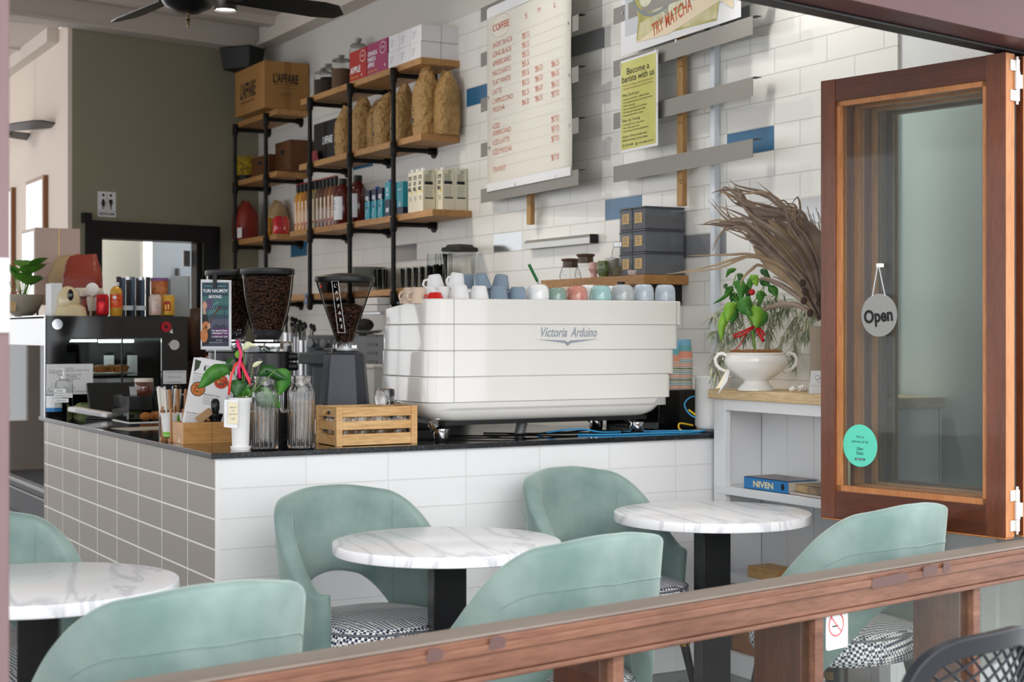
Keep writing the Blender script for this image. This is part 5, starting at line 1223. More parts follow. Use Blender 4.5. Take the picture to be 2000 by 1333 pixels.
# oval milk cartons: navy / turquoise
nv = mat('navy_carton', '#1f2a48', .4); tq = mat('turquoise_carton', '#2aa3b8', .35, coat=.3); lt = mat('pale_carton', '#d5dfe6', .4)
def milk(u, w, h, d, label, top, bot, x, spl, grp=None, capc=None, txt=True, y=None):
    y0 = yy(u, x) if y is None else y
    t = thing('milk_carton', label, 'carton', (x, y0, ZS[2]), SHR, grp); b = MB(); b.box(-w/2, w/2, 0, d, .0005, h*spl, 1); b.box(-w/2, w/2, 0, d, h*spl, h, 0)
    if capc: 
        pts = [(-0, h), (d, h), (d*.5, h+.022)]
    b.build('body', [top, bot], t, smooth=0, bevel=.0015)
    if capc: b = MB(); b.lathe([(.014, h), (.014, h+.016), (0, h+.017)], 14, (0, d*.35, 0), cap1=False); b.build('cap', capc, t)
    return t
blc = mat('blue_cap', '#2452b8', .4)
for i, u in enumerate((717, 730, 742)):
    t = milk(u, .066, .185, .07, 'turquoise and navy almond milk carton, %s of three with a slanted top' % ('left', 'middle', 'right')[i], nv, tq, 3.895, .62, 'small navy and turquoise milk cartons', blc if i == 1 else None)
    b = MB(); b.ell(0, .135, .026, .014, 2, 1.5); b.text('milk', 0, .130, .010, 0, L=2, align='c', w=.036); b.rect(-.012, .012, .07, .085, 1, 1.5); b.line(-.03, .02, .03, .10, .006, 2, 1.4); b.ell(.02, .115, .007, .01, 2, 1.6); b.build('print', [nv, nv, lt], t, smooth=0)
t = milk(756.5, .075, .21, .07, 'tall turquoise over navy milk carton left of the pipe post', tq, nv, 3.895, .50, None, blc); b = MB(); b.ell(0, .165, .012, .014, 0, 1.5); b.ell(0, .135, .014, .010, 0, 1.5); b.rect(-.02, .02, .03, .055, 0, 1.5); b.build('print', lt, t, smooth=0)
t = milk(781, .085, .20, .07, 'turquoise over navy milk carton right of the pipe post', tq, nv, 3.90, .24); b = MB(); b.rect(-.022, .022, .150, .156, 0, 1.5); b.ell(.0, .065, .012, .014, 0, 1.5); b.build('print', lt, t, smooth=0)
milk(797, .07, .20, .07, 'turquoise over navy milk carton mostly hidden behind the cream oat milk', tq, nv, 3.95, .24)
cr_ = mat('cream_carton', '#e6e2cc', .5); yel = mat('print_yellow_dot', '#e9cf2e', .5)
def oat(yc, x, lb, side=True, front=True):
    t = thing('oat_milk_carton', lb, 'carton', (x, yc, ZS[2]), SHR, 'cream oat milk cartons'); w, h, d = .066, .232, .078
    b = MB(); b.box(-w/2, w/2, 0, d, .0005, h); b.extrude([(0.004, h), (d-.002, h), (d-.002, h+.016)], -w/2+.001, w/2-.001, 'yz'); b.build('body', cr_, t, smooth=0, bevel=.001)
    b = MB(); b.lathe([(.016, h+.004), (.016, h+.018), (0, h+.019)], 14, (-.010, d*.30, 0), cap1=False); b.build('cap', M['white'], t)
    b = MB()
    for k, s_ in enumerate(('OTIS', 'OAT', 'MILK')): b.text(s_, -.006, h-.045-.032*k, .022, 0, L=1.2, align='c', w=(.044, .036, .042)[k], bold=.03)
    b.ell(.014, .115, .0085, .0095, 1, 1.2); b.rect(-.018, .012, .085, .088, 0, 1.2); b.rect(-.014, .014, .075, .078, 0, 1.2); b.rect(-.010, .010, .066, .069, 0, 1.2); b.build('print', [M['ink'], yel], t, smooth=0)
    if side:
        b = MB(); n0 = len(b.bm.verts)
        # side facing the shelf end (+local x)
        def rr(a0, a1, z0, z1, m=0): b.poly([(w/2+.0012, a0, z0), (w/2+.0012, a1, z0), (w/2+.0012, a1, z1), (w/2+.0012, a0, z1)], m)
        rr(.010, .062, .152, .170); rr(.012, .066, .070, .078); 
        for q in range(4): rr(.012, .05+.004*(q % 2), .205-.010*q, .208-.010*q)
        for q in range(7): rr(.012, .062-.004*(q % 3), .138-.009*q, .1395-.009*q, 1)
        vs0 = []
        for i in range(16): a = 2*PI*i/16; a2 = 2*PI*(i+1)/16; b.poly([(w/2+.0012, .045+.011*math.cos(a), .222+.009*math.sin(a)), (w/2+.0012, .045+.011*math.cos(a2), .222+.009*math.sin(a2)), (w/2+.0012, .045+.008*math.cos(a2), .222+.0065*math.sin(a2)), (w/2+.0012, .045+.008*math.cos(a), .222+.0065*math.sin(a))], 0)
        b.build('side_print', [M['ink'], M['inkgrey']], t, smooth=0)
    return t
yE = 7.82
oat(yE+.30-.01, 3.875, 'cream oat milk carton at the left end of its row'); oat(yE+.205+.018, 3.875, 'cream oat milk carton second from the left, a yellow dot on its front'); oat(yE+.14+.012, 3.873, 'cream oat milk carton third from the left with its side panel showing')
oat(yE+.14+.0, 3.955, 'cream oat milk carton behind the third one, front half visible'); oat(yE+.07, 3.957, 'cream oat milk carton second from the shelf end'); oat(yE+.065, 4.036, 'cream oat milk carton at the right end against the wall')
# --- bottom shelf: plates, glasses, trays, timer
x, y = 3.985, yy(718, 3.985)
for i in range(11):
    b = MB(); b.lathe([(.07, 0), (.075, .003), (.115, .009), (.117, .012), (.07, .006), (0, .005)], 40, cap1=False); tag(b.build('plate', mat('stoneware_grey', '#b9bcb6', .25, coat=.3), None, loc=(x, y, ZS[3]+.028+.0115*i)), 'grey dinner plate, %s from the bottom of the stack on the lowest shelf' % ('first', 'second', 'third', 'fourth', 'fifth', 'sixth', 'seventh', 'eighth', 'ninth', 'tenth', 'last')[i] if i < 10 else 'topmost grey dinner plate of the stack on the lowest shelf', 'plate', 'grey plates stacked on the lowest shelf')
b = MB(); b.box(-.115, .115, -.11, .11, 0, .027); tag(b.build('tray', M['white'], None, loc=(x, y, ZS[3]), bevel=.003), 'flat white tray under the stack of grey plates', 'tray')
def hglass(u, x, h, r_, lb, grp='clear glasses on the lowest wall shelf', y=None):
    b = MB(); b.lathe([(r_*.85, 0), (r_, h*.98), (r_*.94, h), (r_*.78, .01), (0, .008)], 20, cap1=False); tag(b.build('highball_glass', M['thin'], None, loc=(x, yy(u, x) if y is None else y, ZS[3])), lb, 'glass', grp)
k = 0
for i, u in enumerate((735, 745, 756, 778, 791, 804, 817, 830, 843, 856)):
    for j in (0, 1):
        hglass(u+(3 if j else 0), 3.905+.085*j, .128-(.0 if i > 2 else -.005), .031, 'tall clear glass upright on the lowest wall shelf, %s row, %s' % (('front', 'back')[j], ('%s from the left' % ('first', 'second', 'third', 'fourth', 'fifth', 'sixth', 'seventh', 'eighth', 'ninth', 'tenth')[i])))
for i, u in enumerate((846, 862, 872)): hglass(u, 4.0+.02*i, .20, .036, 'tall glass jug-like tumbler beside the blender, %s of three' % ('left', 'middle', 'right')[i], 'tall tumblers beside the blender')
t = thing('blender_jug', 'clear blender jug with a black lid at the end of the lowest wall shelf', 'blender', (4.0, yy(898, 4.0), ZS[3]), SHR+R(20))
b = MB(); b.box(-.055, .055, -.055, .055, .0, .20, 0, top=(-.018, -.018)); b.build('jug', M['acryl'], t, bevel=.006)
b = MB(); b.box(-.076, .076, -.076, .076, .20, .222, 0, top=(.004, .004)); b.box(-.06, .06, -.06, .06, .222, .238, 0, top=(.01, .01)); b.build('lid', M['black'], t, bevel=.002)
b = MB(); b.tube([(-.068, 0, .185), (-.105, 0, .18), (-.10, 0, .05), (-.065, 0, .03)], .010, 0, 8); b.build('handle', M['acryl'], t)
b = MB()
for q in range(7): b.rect(-.03, -.012, .04+.02*q, .042+.02*q, 0, 110)
b.text('BLENDER', .0, .175, .008, 0, L=118, align='c', w=.05); b.build('scale_print', M['inkgrey'], t, smooth=0)
for i, zz_ in enumerate((.0, .045)):
    b = MB(); b.box(-.16, .16, -.10, .10, 0, .04, 0, top=(-.008, -.008)); b.build
    tag(b.build('white_tray', M['white'], None, loc=(3.90, yy(745, 3.9), ZS[3]-.135+zz_), rot=SHR, bevel=.003), '%s shallow white food tray on the ledge under the lowest shelf' % ('lower', 'upper')[i], 'tray')
b = MB(); b.box(3.80, 4.11, yy(745, 3.9)-.20, yy(745, 3.9)+.20, ZS[3]-.150, ZS[3]-.137); tag(b.build('wire_ledge', M['steel'], None), 'thin metal ledge under the lowest shelf carrying white trays', 'ledge')
t = thing('kitchen_timer', 'small bright blue kitchen timer clipped on the lowest shelf edge', 'timer', (3.858, yy(603, 3.858), ZS[3]-.038), SHR)
b = MB(); b.box(-.038, .038, -.016, 0, -.03, .04); b.build('case', mat('timer_blue', '#2a8fd0', .35), t, bevel=.006)
b = MB(); b.rect(-.026, .026, .008, .030, 0, 28); [b.ell(-.02+.02*i, -.010, .007, .006, 1, 28) for i in range(3)]; b.build('display', [mat('lcd_dark', '#33423c', .3), mat('timer_pink', '#d88aa0', .4)], t, smooth=0)
t = carton('card_reader', 632, ZS[3], .12, .075, .08, 'small black device with a red light on the lowest shelf', M['black'], 3.93, None, 'device'); b = MB(); b.ell(-.045, .050, .006, .006, 0, 1.5); b.build('status_light', mat('red_led', '#ff2a2a', .4, emit='#ff3020', es=3), t, smooth=0)
# --- left unit
t = thing('cardboard_box', 'large brown cardboard box printed in black on top of the corner shelving', 'box', (3.70, yy(512, 3.70)+.02, ZS[0]), SHR)
t.location = (3.775, 10.28, ZS[0]); b = MB(); b.box(-.02, .0, 0, 0, 0, 0); b.bm.free()
Lb = 11.20-10.30
b = MB(); b.box(-.62, 0, 0, .335, .001, .335); b.build('carton', M['card'], t, smooth=0, bevel=.003)
b = MB(); b.text("L'AFFARE", -.50, .12, .105, 0, L=1.5, w=.32, bold=.04); b.rect(-.50, -.20, .085, .092, 0, 1.5); b.build('print', mat('faded_black_print', '#3b2c1b', .7), t, smooth=0)
b = MB(); b.M = Matrix.Translation((0, 0, 0)) @ Matrix.Rotation(PI/2, 4, 'Z'); b.text("L'AFFARE", .065, .185, .062, 0, L=3, w=.19, bold=.04); b.rect(.07, .25, .168, .172, 0, 1.5); b.rect(.09, .24, .145, .148, 0, 1.5); b.rect(.12, .20, .11, .114, 0, 1.5); b.rect(.12, .20, .095, .099, 0, 1.5); b.build('end_print', MATS['faded_black_print'], t, smooth=0)
b = MB(); b.box(-.02, .0008, .15, .20, .002, .3365); b.build('tape', mat('brown_tape', '#8f6430', .4), t, smooth=0)
t = thing('wall_speaker', 'black speaker mounted high in the corner above the cardboard box', 'speaker', (3.86, 10.98, 3.355), R(-55)); b = MB(); b.box(-.12, .12, -.08, .08, 0, .17, 0, top=(-.02, -.02)); b.build('cabinet', M['black'], t, bevel=.01); b = MB(); b.box(-.02, .02, .08, .24, .08, .12); b.build('bracket', M['black'], t)
t = thing('yellow_basket', 'yellow and black woven basket on the corner shelving', 'basket', (3.95, yy(478, 3.95), ZS[1]), 0)
b = MB(); b.lathe([(.055, 0, 1), (.06, .05, 0), (.075, .19, 0), (.07, .19, 0), (.05, .01, 0), (0, .01, 0)], 24, cap1=False); b.build('body', [mat('yellow_weave', '#c9a81f', .7, noise=(40, '#8a7018', .4, .6)), M['black']], t)
for (u, w_, h_, x, lb) in ((508, .36, .14, 3.88, 'low brown wooden crate on the corner shelving'), (552, .30, .215, 3.93, 'taller brown wooden box beside the crate in the corner')):
    t = carton('wooden_box', u, ZS[1], w_, h_, .17, lb, wood('dark_stained_wood_%d' % u, '#6f4423', '#5a3418', 'x', .5), x)
    b = MB(); b.box(-w_*.12, w_*.12, -.001, .0, h_*.55, h_*.72); b.build('hand_hole', M['ink'], t, smooth=0)
b = MB(); b.lathe([(.042, 0), (.030, .03), (.036, .09), (.040, .095), (.034, .09), (.026, .03), (0, .012)], 20, cap1=False); tag(b.build('textured_glass', M['thin'], None, loc=(3.93, 10.32, ZS[1])), 'textured clear glass at the end of the corner shelf', 'glass')
mrd = mat('dark_red_foil_bag', '#8d2d22', .45, bump=(14, .5, .02))
bag('red_coffee_bag', 479, ZS[2], .22, .29, .15, 'dark red coffee bag with a white label on the corner shelving', mrd, None, 3.93, 21, cat='bag', pr=False)
b = MB(); b.box(-.05, .05, -.001, 0, 0, .075); tag(b.build('bag_label', M['paper'], None, loc=(3.848, yy(468, 3.848), ZS[2]+.01), rot=SHR, smooth=0), 'white ragged label at the foot of the dark red coffee bag', 'label')
bag('kraft_bag', 541, ZS[2], .18, .27, .12, 'pale kraft bag behind the red bottles in the corner', mat('pale_kraft', '#b59a72', .6, bump=(14, .4, .02)), None, 4.03, 22, pr=False)
for i, (u, x, cc) in enumerate(((526, 3.90, '#c98a1a'), (534, 3.96, '#e0561a'), (545, 3.89, '#d01a2a'), (558, 3.95, '#c9382a'), (564, 3.91, '#c81428'))):
    t = thing('soda_bottle', ('yellow', 'orange', 'bright red', 'orange-red', 'crimson')[i]+' drink in a small clear bottle on the corner shelving', 'bottle', (x, max(10.33, yy(u, x)), ZS[2]), 0, 'small bright drinks on the corner shelf')
    b = MB(); b.lathe([(.030, 0), (.032, .004), (.032, .095), (.025, .112), (.012, .128)], 20); b.build('drink', mat('soda_%d' % i, cc, .08, coat=.8), t)
    b = MB(); b.lathe([(.013, .126), (.012, .15), (.014, .15), (.014, .162), (0, .163)], 14, cap1=False); b.build('neck', M['thin'], t)

# ================================================================= MENUS, RAILS, BATTENS
M['railmetal'] = mat('satin_grey_rail', '#8a8883', .5, metal=.25)
RZ = [2.200, 2.455, 2.707, 2.960, 3.212]
def rails(y0, y1, label, n, ids):
    ang = math.atan2(.085, y0-y1)
    for i in range(n):
        t = thing('menu_rail', label % ids[i], 'rail', (4.050, y0, RZ[i]-.077), SHR-ang, None); L_ = math.hypot(y0-y1, .085)
        b = MB(); b.box(0, L_, 0, .0022, 0, .077); b.box(0, L_, .0022, .018, .0748, .077); b.build('face_plate', M['railmetal'], t, smooth=0)
        b = MB(); b.extrude([(L_-.03, .0745), (L_+.014, .0745), (L_+.014, .0765), (L_-.03, .0765)], .003, .035, 'xz'); b.build('end_clip', M['black'], t, smooth=0)
        b = MB(); [b.ell(xx, .016, .0045, .0045, 0, 1, 10) for xx in (.012, .038)]; b.build('rivet', M['steel'], t, smooth=0) if i == 2 else b.bm.free()
nmz = ('lowest', 'second', 'third', 'fourth', 'fifth')
rails(7.567, 6.395, '%s grey metal rail carrying the coffee menu', 5, [n_ for n_ in nmz])
rails(6.213, 5.034, '%s grey metal rail of the right-hand set on the tiled wall', 4, [n_ for n_ in nmz])
for (u, lb) in ((1033, 'pale wooden batten below the coffee menu'), (1328, 'pale wooden batten behind the right-hand rails')):
    y = atX(u, 0, 4.065).y; t = thing('wall_batten', lb, 'batten', (4.052, y, 1.973), 0)
    b = MB(); b.box(.012, .036, -.022, .022, 0, 1.5)
    b.build('timber', wood('batten_pine', '#c8a06a', '#b58a54', 'z', .6), t, smooth=0)
    b = MB(); [b.box(.0112, .013, -.022, .004, z, z+.0018) for z in (.115, .375, .63, .88)]; b.box(.0112, .013, -.012, -.006, .10, .106); b.build('saw_cut', M['ink'], t, smooth=0)
y = atX(1393, 0, 4.09).y; b = MB(); b.box(4.085, WX-.001, y-.016, y+.016, .98, 3.22); tag(b.build('cable_conduit', mat('white_conduit', '#dfe6ee', .4), None, smooth=0, bevel=.002), 'white vertical cable conduit on the tiled wall right of the rails', 'conduit')
t = thing('knife_rail', 'short aluminium rail mounted low on the tiled wall above the machine', 'rail', (4.07, 7.12, 1.845), SHR); b = MB(); b.extrude([(.0, .0), (.046, .0), (.046, .046), (.012, .046), (.0, .030)], 0, .66, 'yz'); b.build('profile', mat('aluminium', '#b9bbb9', .35, metal=.6), t, smooth=0); b = MB(); b.box(.66, .668, 0, .046, 0, .044); b.build('end_cap', M['black'], t)

# coffee menu
t = thing('coffee_menu', 'large cream coffee menu sheet with orange prices hung on rails', 'menu', (4.035, 7.45, 0), SHR-math.atan2(.068, .99))
def px(u, v): return fr(t, u, v)
xl, zb_ = px(951.5, 376); xr_, zb2 = px(1116, 345); zt_ = 3.19
mc_ = mat('cream_menu', '#eae7dc', .6)
b = MB(); n = 16
b.grid(lambda a, c_: (xl+(xr_-xl)*a+.004*math.sin(c_*9)*(1 if a > .5 else 0), .002*math.sin(a*7+c_*5), zb_+(zt_-zb_)*c_), 8, n); b.build('sheet', mc_, t, solid=.0008)
b = MB(); b.rect(xl+.003, xr_-.004, zb_+.002, zb_+.045, 1, 6)
b.rect(xl+.003, xr_-.004, zt_-.06, zt_-.002, 1, 6)
def at_(u, v): x_, z_ = px(u, v); return x_, z_
for s_, v, w_ in (('SHORT BLACK', 95, 50), ('LONG BLACK', 113, 36.5), ('AMERICANO', 131, 35), ('MACCHIATO', 150, 35), ('FLAT WHITE', 168, 35), ('LATTE', 186, 17.5), ('CAPPUCCINO', 204.5, 39.5), ('MOCHA', 220.5, 23),
                  ('ICED', 252.5, 13), ('AMERICANO', 266.5, 35), ('ICED LATTE', 284.5, 32), ('ICED MOCHA', 303, 36.5), ('TEA POT', 337.5, 25)):
    x_, z_ = at_(963.5, v); w2 = at_(963.5+w_*(38/50 if s_ == 'SHORT BLACK' else 1), v)[0]-x_; b.text(s_, x_, z_, .0285, 0, L=7, w=w2, bold=-.012)
for u, vs2 in ((1021, (('S', 37), ('$5.5', 76), ('$5.5', 94.5), ('$5.5', 112.5), ('$5.5', 131), ('$5.5', 149), ('$5.5', 168), ('$5.5', 187.5), ('$6.0', 206))),
               (1046.5, (('M', 26), ('$6.0', 140.5), ('$6.0', 160), ('$6.0', 179.5), ('$6.5', 198.5))),
               (1078, (('L', 15.5), ('$6.5', 131.5), ('$6.5', 151), ('$6.5', 171.5), ('$7.0', 190), ('$7.0', 238.5), ('$7.0', 258), ('$7.0', 277.5), ('$7.0', 314)))):
    for s_, v in vs2:
        x_, z_ = at_(u+(5 if len(s_) == 1 else 0), v); b.text(s_, x_, z_, .030, 0, L=7, w=(.078 if len(s_) > 1 else .022), bold=-.012)
x_, z_ = at_(979, 50); b.text('COFFEE', x_, z_-.018, .037, 0, L=7, align='c', w=at_(994, 50)[0]-at_(963, 50)[0]); b.ring(x_, z_, .128, .062, .0018, 4, 7, 40)
for k in range(14): z_ = 2.99-.053*k; b.rect(xl+.09, xr_-.06, z_, z_+.0012, 2, 6.5)
for u, v in ((953, 191), (955, 289), (1112, 147), (1112, 245), (1111, 46), (1007, 361), (1085, 345), (953, 16)): x_, z_ = at_(u, v); b.ell(x_+.004, z_, .008, .008, 3, 9, 12)
b.build('lettering', [M['orangeink'], M['paper'], mat('menu_line', '#d6d2c6', .7), M['steel'], mat('menu_tan', '#cfae84', .7)], t, smooth=0)
# matcha poster
t = thing('matcha_poster', 'white poster with an iced green matcha drink and a slanted banner', 'poster', (4.045, 6.14, 0), SHR-math.atan2(.066, .98))
x0, z0 = px(1213, 110); x1, z1 = px(1447, 42); zt_ = 3.40
b = MB(); b.box(x0, x1, 0, .0008, z0, zt_); b.build('sheet', M['paper'], t, smooth=0)
mm = [mat('poster_bg', '#cdd2d8', .6), mat('matcha', '#9c9a45', .5, noise=(7, '#c9c27a', .35, .65)), mat('milk_foam', '#d9d3a8', .5, noise=(9, '#b3a860', .4, .7)), mat('cream_banner', '#f0e0c2', .6), M['orangeink'], mat('ice', '#e6e6d2', .4, noise=(10, '#b9b88a', .4, .7)), mat('glass_rim', '#7f8a8c', .4), M['steel']]
b = MB(); px_ = lambda u, v: px(u, v)
def P(*pts): return [px(u, v) for u, v in pts]
zin = z0+.085; b.rect(x0+.04, x1-.06, zin, zt_-.05, 0, 1)
b.pol(P((1243, 80), (1247, 40), (1240, -5), (1235, -40), (1400, -90), (1405, 5), (1400, 40)), 1, 2)
b.pol(P((1246, 78), (1250, 45), (1300, 20), (1400, -10), (1401, 35)), 2, 2.4)
for u, v, r_ in ((1262, -8, .05), (1290, 25, .06), (1312, 0, .07), (1345, -15, .06), (1300, -30, .07)): q = px(u, v); b.ell(q[0], q[1], r_*1.2, r_, 5, 2.8)
b.pol([(px(1238, -60)[0]+.20+.21*math.cos(a), px(1238, 0)[1]+.03+.14*math.sin(a)) for a in [PI+PI*k/20 for k in range(21)]]+[(px(1238, -60)[0]+.20+.205*math.cos(a), px(1238, 0)[1]+.042+.135*math.sin(a)) for a in [2*PI-PI*k/20 for k in range(21)]], 6, 3.2)
b.pol(P((1242, 84), (1306, 67), (1425, -10), (1370, -8)), 3, 4)
qa, qb = px(1276, 73), px(1353, 18); an = math.atan2(qb[1]-qa[1], qb[0]-qa[0]); b.text('TRY MATCHA', qa[0], qa[1], .062, 4, L=5, w=math.hypot(qb[0]-qa[0], qb[1]-qa[1]), ang=an, bold=.01)
b.pol(P((1405, -8), (1433, -20), (1433, 16), (1405, 0)), 3, 4)
for u, v in ((1216, 26), (1321, 80), (1442, 44), (1281, 99)): q = px(u, v); b.ell(q[0], q[1], .009, .009, 7, 6, 12)
b.build('printed_art', mm, t, smooth=0)
# barista poster
t = thing('barista_poster', 'yellow-green training poster with black writing below the matcha poster', 'poster', (4.022, 6.17, 0), SHR-math.atan2(.03, .44))
x0, z0 = px(1212, 299.5); x1, z1 = px(1285, 288); zt_ = px(1210, 121)[1]
b = MB(); b.box(x0, x1, 0, .0008, z0, zt_); b.build('sheet', M['paper'], t, smooth=0)
b = MB(); w_ = x1-x0; b.rect(x0+.004, x1-.018, z0+.012, zt_-.010, 0, 1)
X = lambda f: x0+w_*f; Z = lambda f: zt_-(zt_-z0)*f
b.text('Become a', X(.48), Z(.165), .030, 1, L=2, align='c', w=w_*.60, bold=.01); b.text('barista with us', X(.48), Z(.245), .030, 1, L=2, align='c', w=w_*.86, bold=.01)
for s_, f, ww, m_, hh, al in (('Hands-on training, real café experience,', .29, .82, 2, .010, 'c'), ('and personal guidance at Crispy Eatery', .325, .78, 2, .010, 'c'), ("What You'll Learn:", .40, .46, 1, .014, 'l'), ('• How to work with a coffee machine', .44, .72, 1, .009, 'l'),
    ('• Grind adjustment and extraction basics', .475, .80, 1, .009, 'l'), ('• Milk texturing', .51, .34, 1, .009, 'l'), ('• Service standards and workflow', .545, .66, 1, .009, 'l'), ('• Working with alternative milks', .58, .62, 1, .009, 'l'), ('• Preparing the barista section', .615, .56, 1, .009, 'l'),
    ('After the Training:', .675, .48, 1, .014, 'l'), ('• Certificate from Crispy Eatery', .715, .60, 1, .009, 'l'), ('• Real café experience', .75, .46, 1, .009, 'l'), ('• Opportunity for future employment', .785, .70, 1, .009, 'l'), ('Duration: 6-8 hours (variable days)', .845, .66, 1, .011, 'l'), ('Individual training or group classes', .885, .68, 1, .011, 'l'), ('027 242 8086', .94, .30, 1, .011, 'l')):
    b.text(s_, X(.48 if al == 'c' else .06), Z(f), hh, m_, L=2, align=al, w=w_*ww)
b.text('eatery@gmail.com', X(.50), Z(.94), .009, 1, L=2, w=w_*.38); b.ell(X(.44), Z(.935), .006, .008, 1, 2, 10)
for f, g_ in ((.0, .02), (.02, .62), (1, .0), (1, .55)): b.ell(X(f if f < 1 else .99), Z(g_+.02), .009, .010, 3, 3, 12)
b.build('lettering', [mat('lime_poster', '#d6d483', .6, noise=(5, '#c8c76c', .35, .65)), M['ink'], mat('brown_ink', '#9a7a4a', .7), M['steel']], t, smooth=0)

# ================================================================= SMALL WALL SHELF ABOVE THE MACHINE
t = thing('wall_shelf', 'short oak shelf on the tiled wall behind the espresso machine', 'shelf', (0, 0, 0))
YA, YB = 5.69, 6.60
b = MB(); b.box(3.871, WX-.002, YA, YB, 1.618, 1.66); b.build('board', wood('shelf_oak', '#b98a52', '#a3743f', 'y', .45), t, smooth=0, bevel=.002)
b = MB(); b.extrude([(WX-.003, 1.617), (3.93, 1.617), (3.93, 1.60), (3.96, 1.56), (4.0, 1.535), (4.05, 1.525), (WX-.003, 1.525)], YA+.05, YA+.075, 'xz'); b.build('bracket', M['black'], t)
TP_ = mat('smoky_box', '#4a4d52', .25); M['box_smoke'] = glassy('smoky_clear_box', '#e2e4e8', .10, .05, .38, '#9da1a9')
nr = ('top', 'middle', 'bottom')
for row in range(3):
    for col in range(3):
        z = 1.6605+(2-row)*.103; w_ = (.092, .092, .098)[col]; dd = .155 if col == 0 else .215; y = (5.955, 5.853, 5.75)[col]; t = thing('tea_box', 'smoky clear tea box with a kraft label, %s row, %s' % (nr[row], ('left column', 'middle column', 'right column nearest the window')[col]), 'storage box', (3.885+.215-dd, y, z), SHR, 'smoky clear tea boxes on the wall shelf')
        b = MB(); b.box(-w_/2, w_/2, 0, dd, .0, .094); b.build('body', M['box_smoke'], t, bevel=.003)
        b = MB(); b.box(-w_/2+.004, w_/2-.004, .004, dd-.005, .002, .035+.012*((row+col) % 3)); b.build('contents', mat('loose_tea_%d' % ((row+col) % 3), ('#45413f', '#6b6450', '#57483d')[(row+col) % 3], .9, bump=(120, .8, .01)), t)
        b = MB(); b.box(-w_/2-.002, w_/2+.002, -.002, dd+.002, .094, .1015); b.build('lid', mat('dark_lid', '#4a4d54', .3), t, bevel=.002)
        b = MB(); b.rect(-w_*.32, w_*.26, .028, .074, 0, 2); [b.rect(-w_*.24, w_*(.10+.04*(q % 2)), .064-.009*q, .0665-.009*q, 1, 3) for q in range(4)]; b.build('kraft_label', [mat('kraft_label', '#cfae78', .7), M['inkgrey']], t, smooth=0)
t = thing('mason_jar', 'glass preserving jar with a metal lid labelled green, in front of the tea boxes', 'jar', (3.905, yy(1213, 3.905), 1.66), SHR)
b = MB(); b.lathe([(.038, 0), (.042, .004), (.042, .115), (.034, .132), (.033, .142)], 28); b.build('jar', M['thin'], t)
b = MB(); b.lathe([(.037, .135), (.037, .155), (.033, .157), (0, .157)], 28, cap1=False); b.build('lid', M['steel'], t)
b = MB(); b.lathe([(.039, .003), (.039, .035), (0, .05)], 24, cap1=False); b.build('contents', MATS['loose_tea_1'], t)
b = MB(); b.rect(-.03, .012, .078, .092, 0, 72); b.text('GREEN', -.009, .081, .008, 1, L=73, align='c', w=.034); b.build('label_strip', [M['paper'], M['ink']], t, smooth=0)
for i, (u, x, h, lb) in enumerate(((1114, 3.95, .085, 'glass teapot with brown lid, left of the pair on the wall shelf'), (1144, 3.93, .10, 'glass teapot with a raised brown lid, right of the pair on the wall shelf'))):
    t = thing('glass_teapot', lb, 'teapot', (x, yy(u, x), 1.66), SHR, None)
    b = MB(); b.lathe([(.045, 0), (.054, .012), (.050, .035), (.038, h-.02), (.036, h)], 28); b.build('body', M['thin'], t)
    b = MB(); b.lathe([(.037, h-.025), (.037, h+.004), (.046, h+.010), (.044, h+.018), (.02, h+.02), (0, h+.02)], 24, cap1=False); b.build('lid', mat('walnut_lid', '#5a4636', .35), t)
    b = MB(); b.tube([(-.036, 0, h-.005), (-.07, 0, h), (-.082, 0, h-.03), (-.075, 0, .03), (-.052, 0, .022)], .0045, 0, 8); b.build('handle', M['thin'], t)
for i, (u, x, pr_, c_, lb) in enumerate(((1160, 3.90, [(.018, 0), (.014, .012), (.020, .028), (.027, .040), (.022, .055), (.020, .072), (.016, .072), (.02, .04), (0, .03)], '#dcb0aa', 'pink ceramic cup with a pinched waist on the wall shelf'),
                                       (1178, 3.895, [(.018, 0), (.022, .008), (.032, .038), (.024, .075), (.020, .075), (.026, .04), (0, .02)], '#7c8a5e', 'mottled green ceramic cup on the wall shelf'),
                                       (1196, 3.96, [(.03, 0), (.035, .01), (.034, .09), (.03, .09), (.03, .01), (0, .01)], '#b3b4a8', 'grey lidded canister behind the preserving jar'),
                                       (1238, 3.89, [(.024, 0), (.028, .008), (.029, .022), (.026, .022), (.022, .008), (0, .006)], '#c9bcb4', 'small shallow pinkish dish in front of the tea boxes'))):
    b = MB(); b.lathe(pr_, 24, cap1=False); tag(b.build('ceramic_cup' if i < 2 else ('canister' if i == 2 else 'small_dish'), mat('ceramic_%d' % i, c_, .25, coat=.3, noise=(70, '#4f5a38', .45, .6) if i == 1 else None), None, loc=(x, yy(u, x), 1.6605)), lb, ('cup', 'cup', 'canister', 'dish')[i])
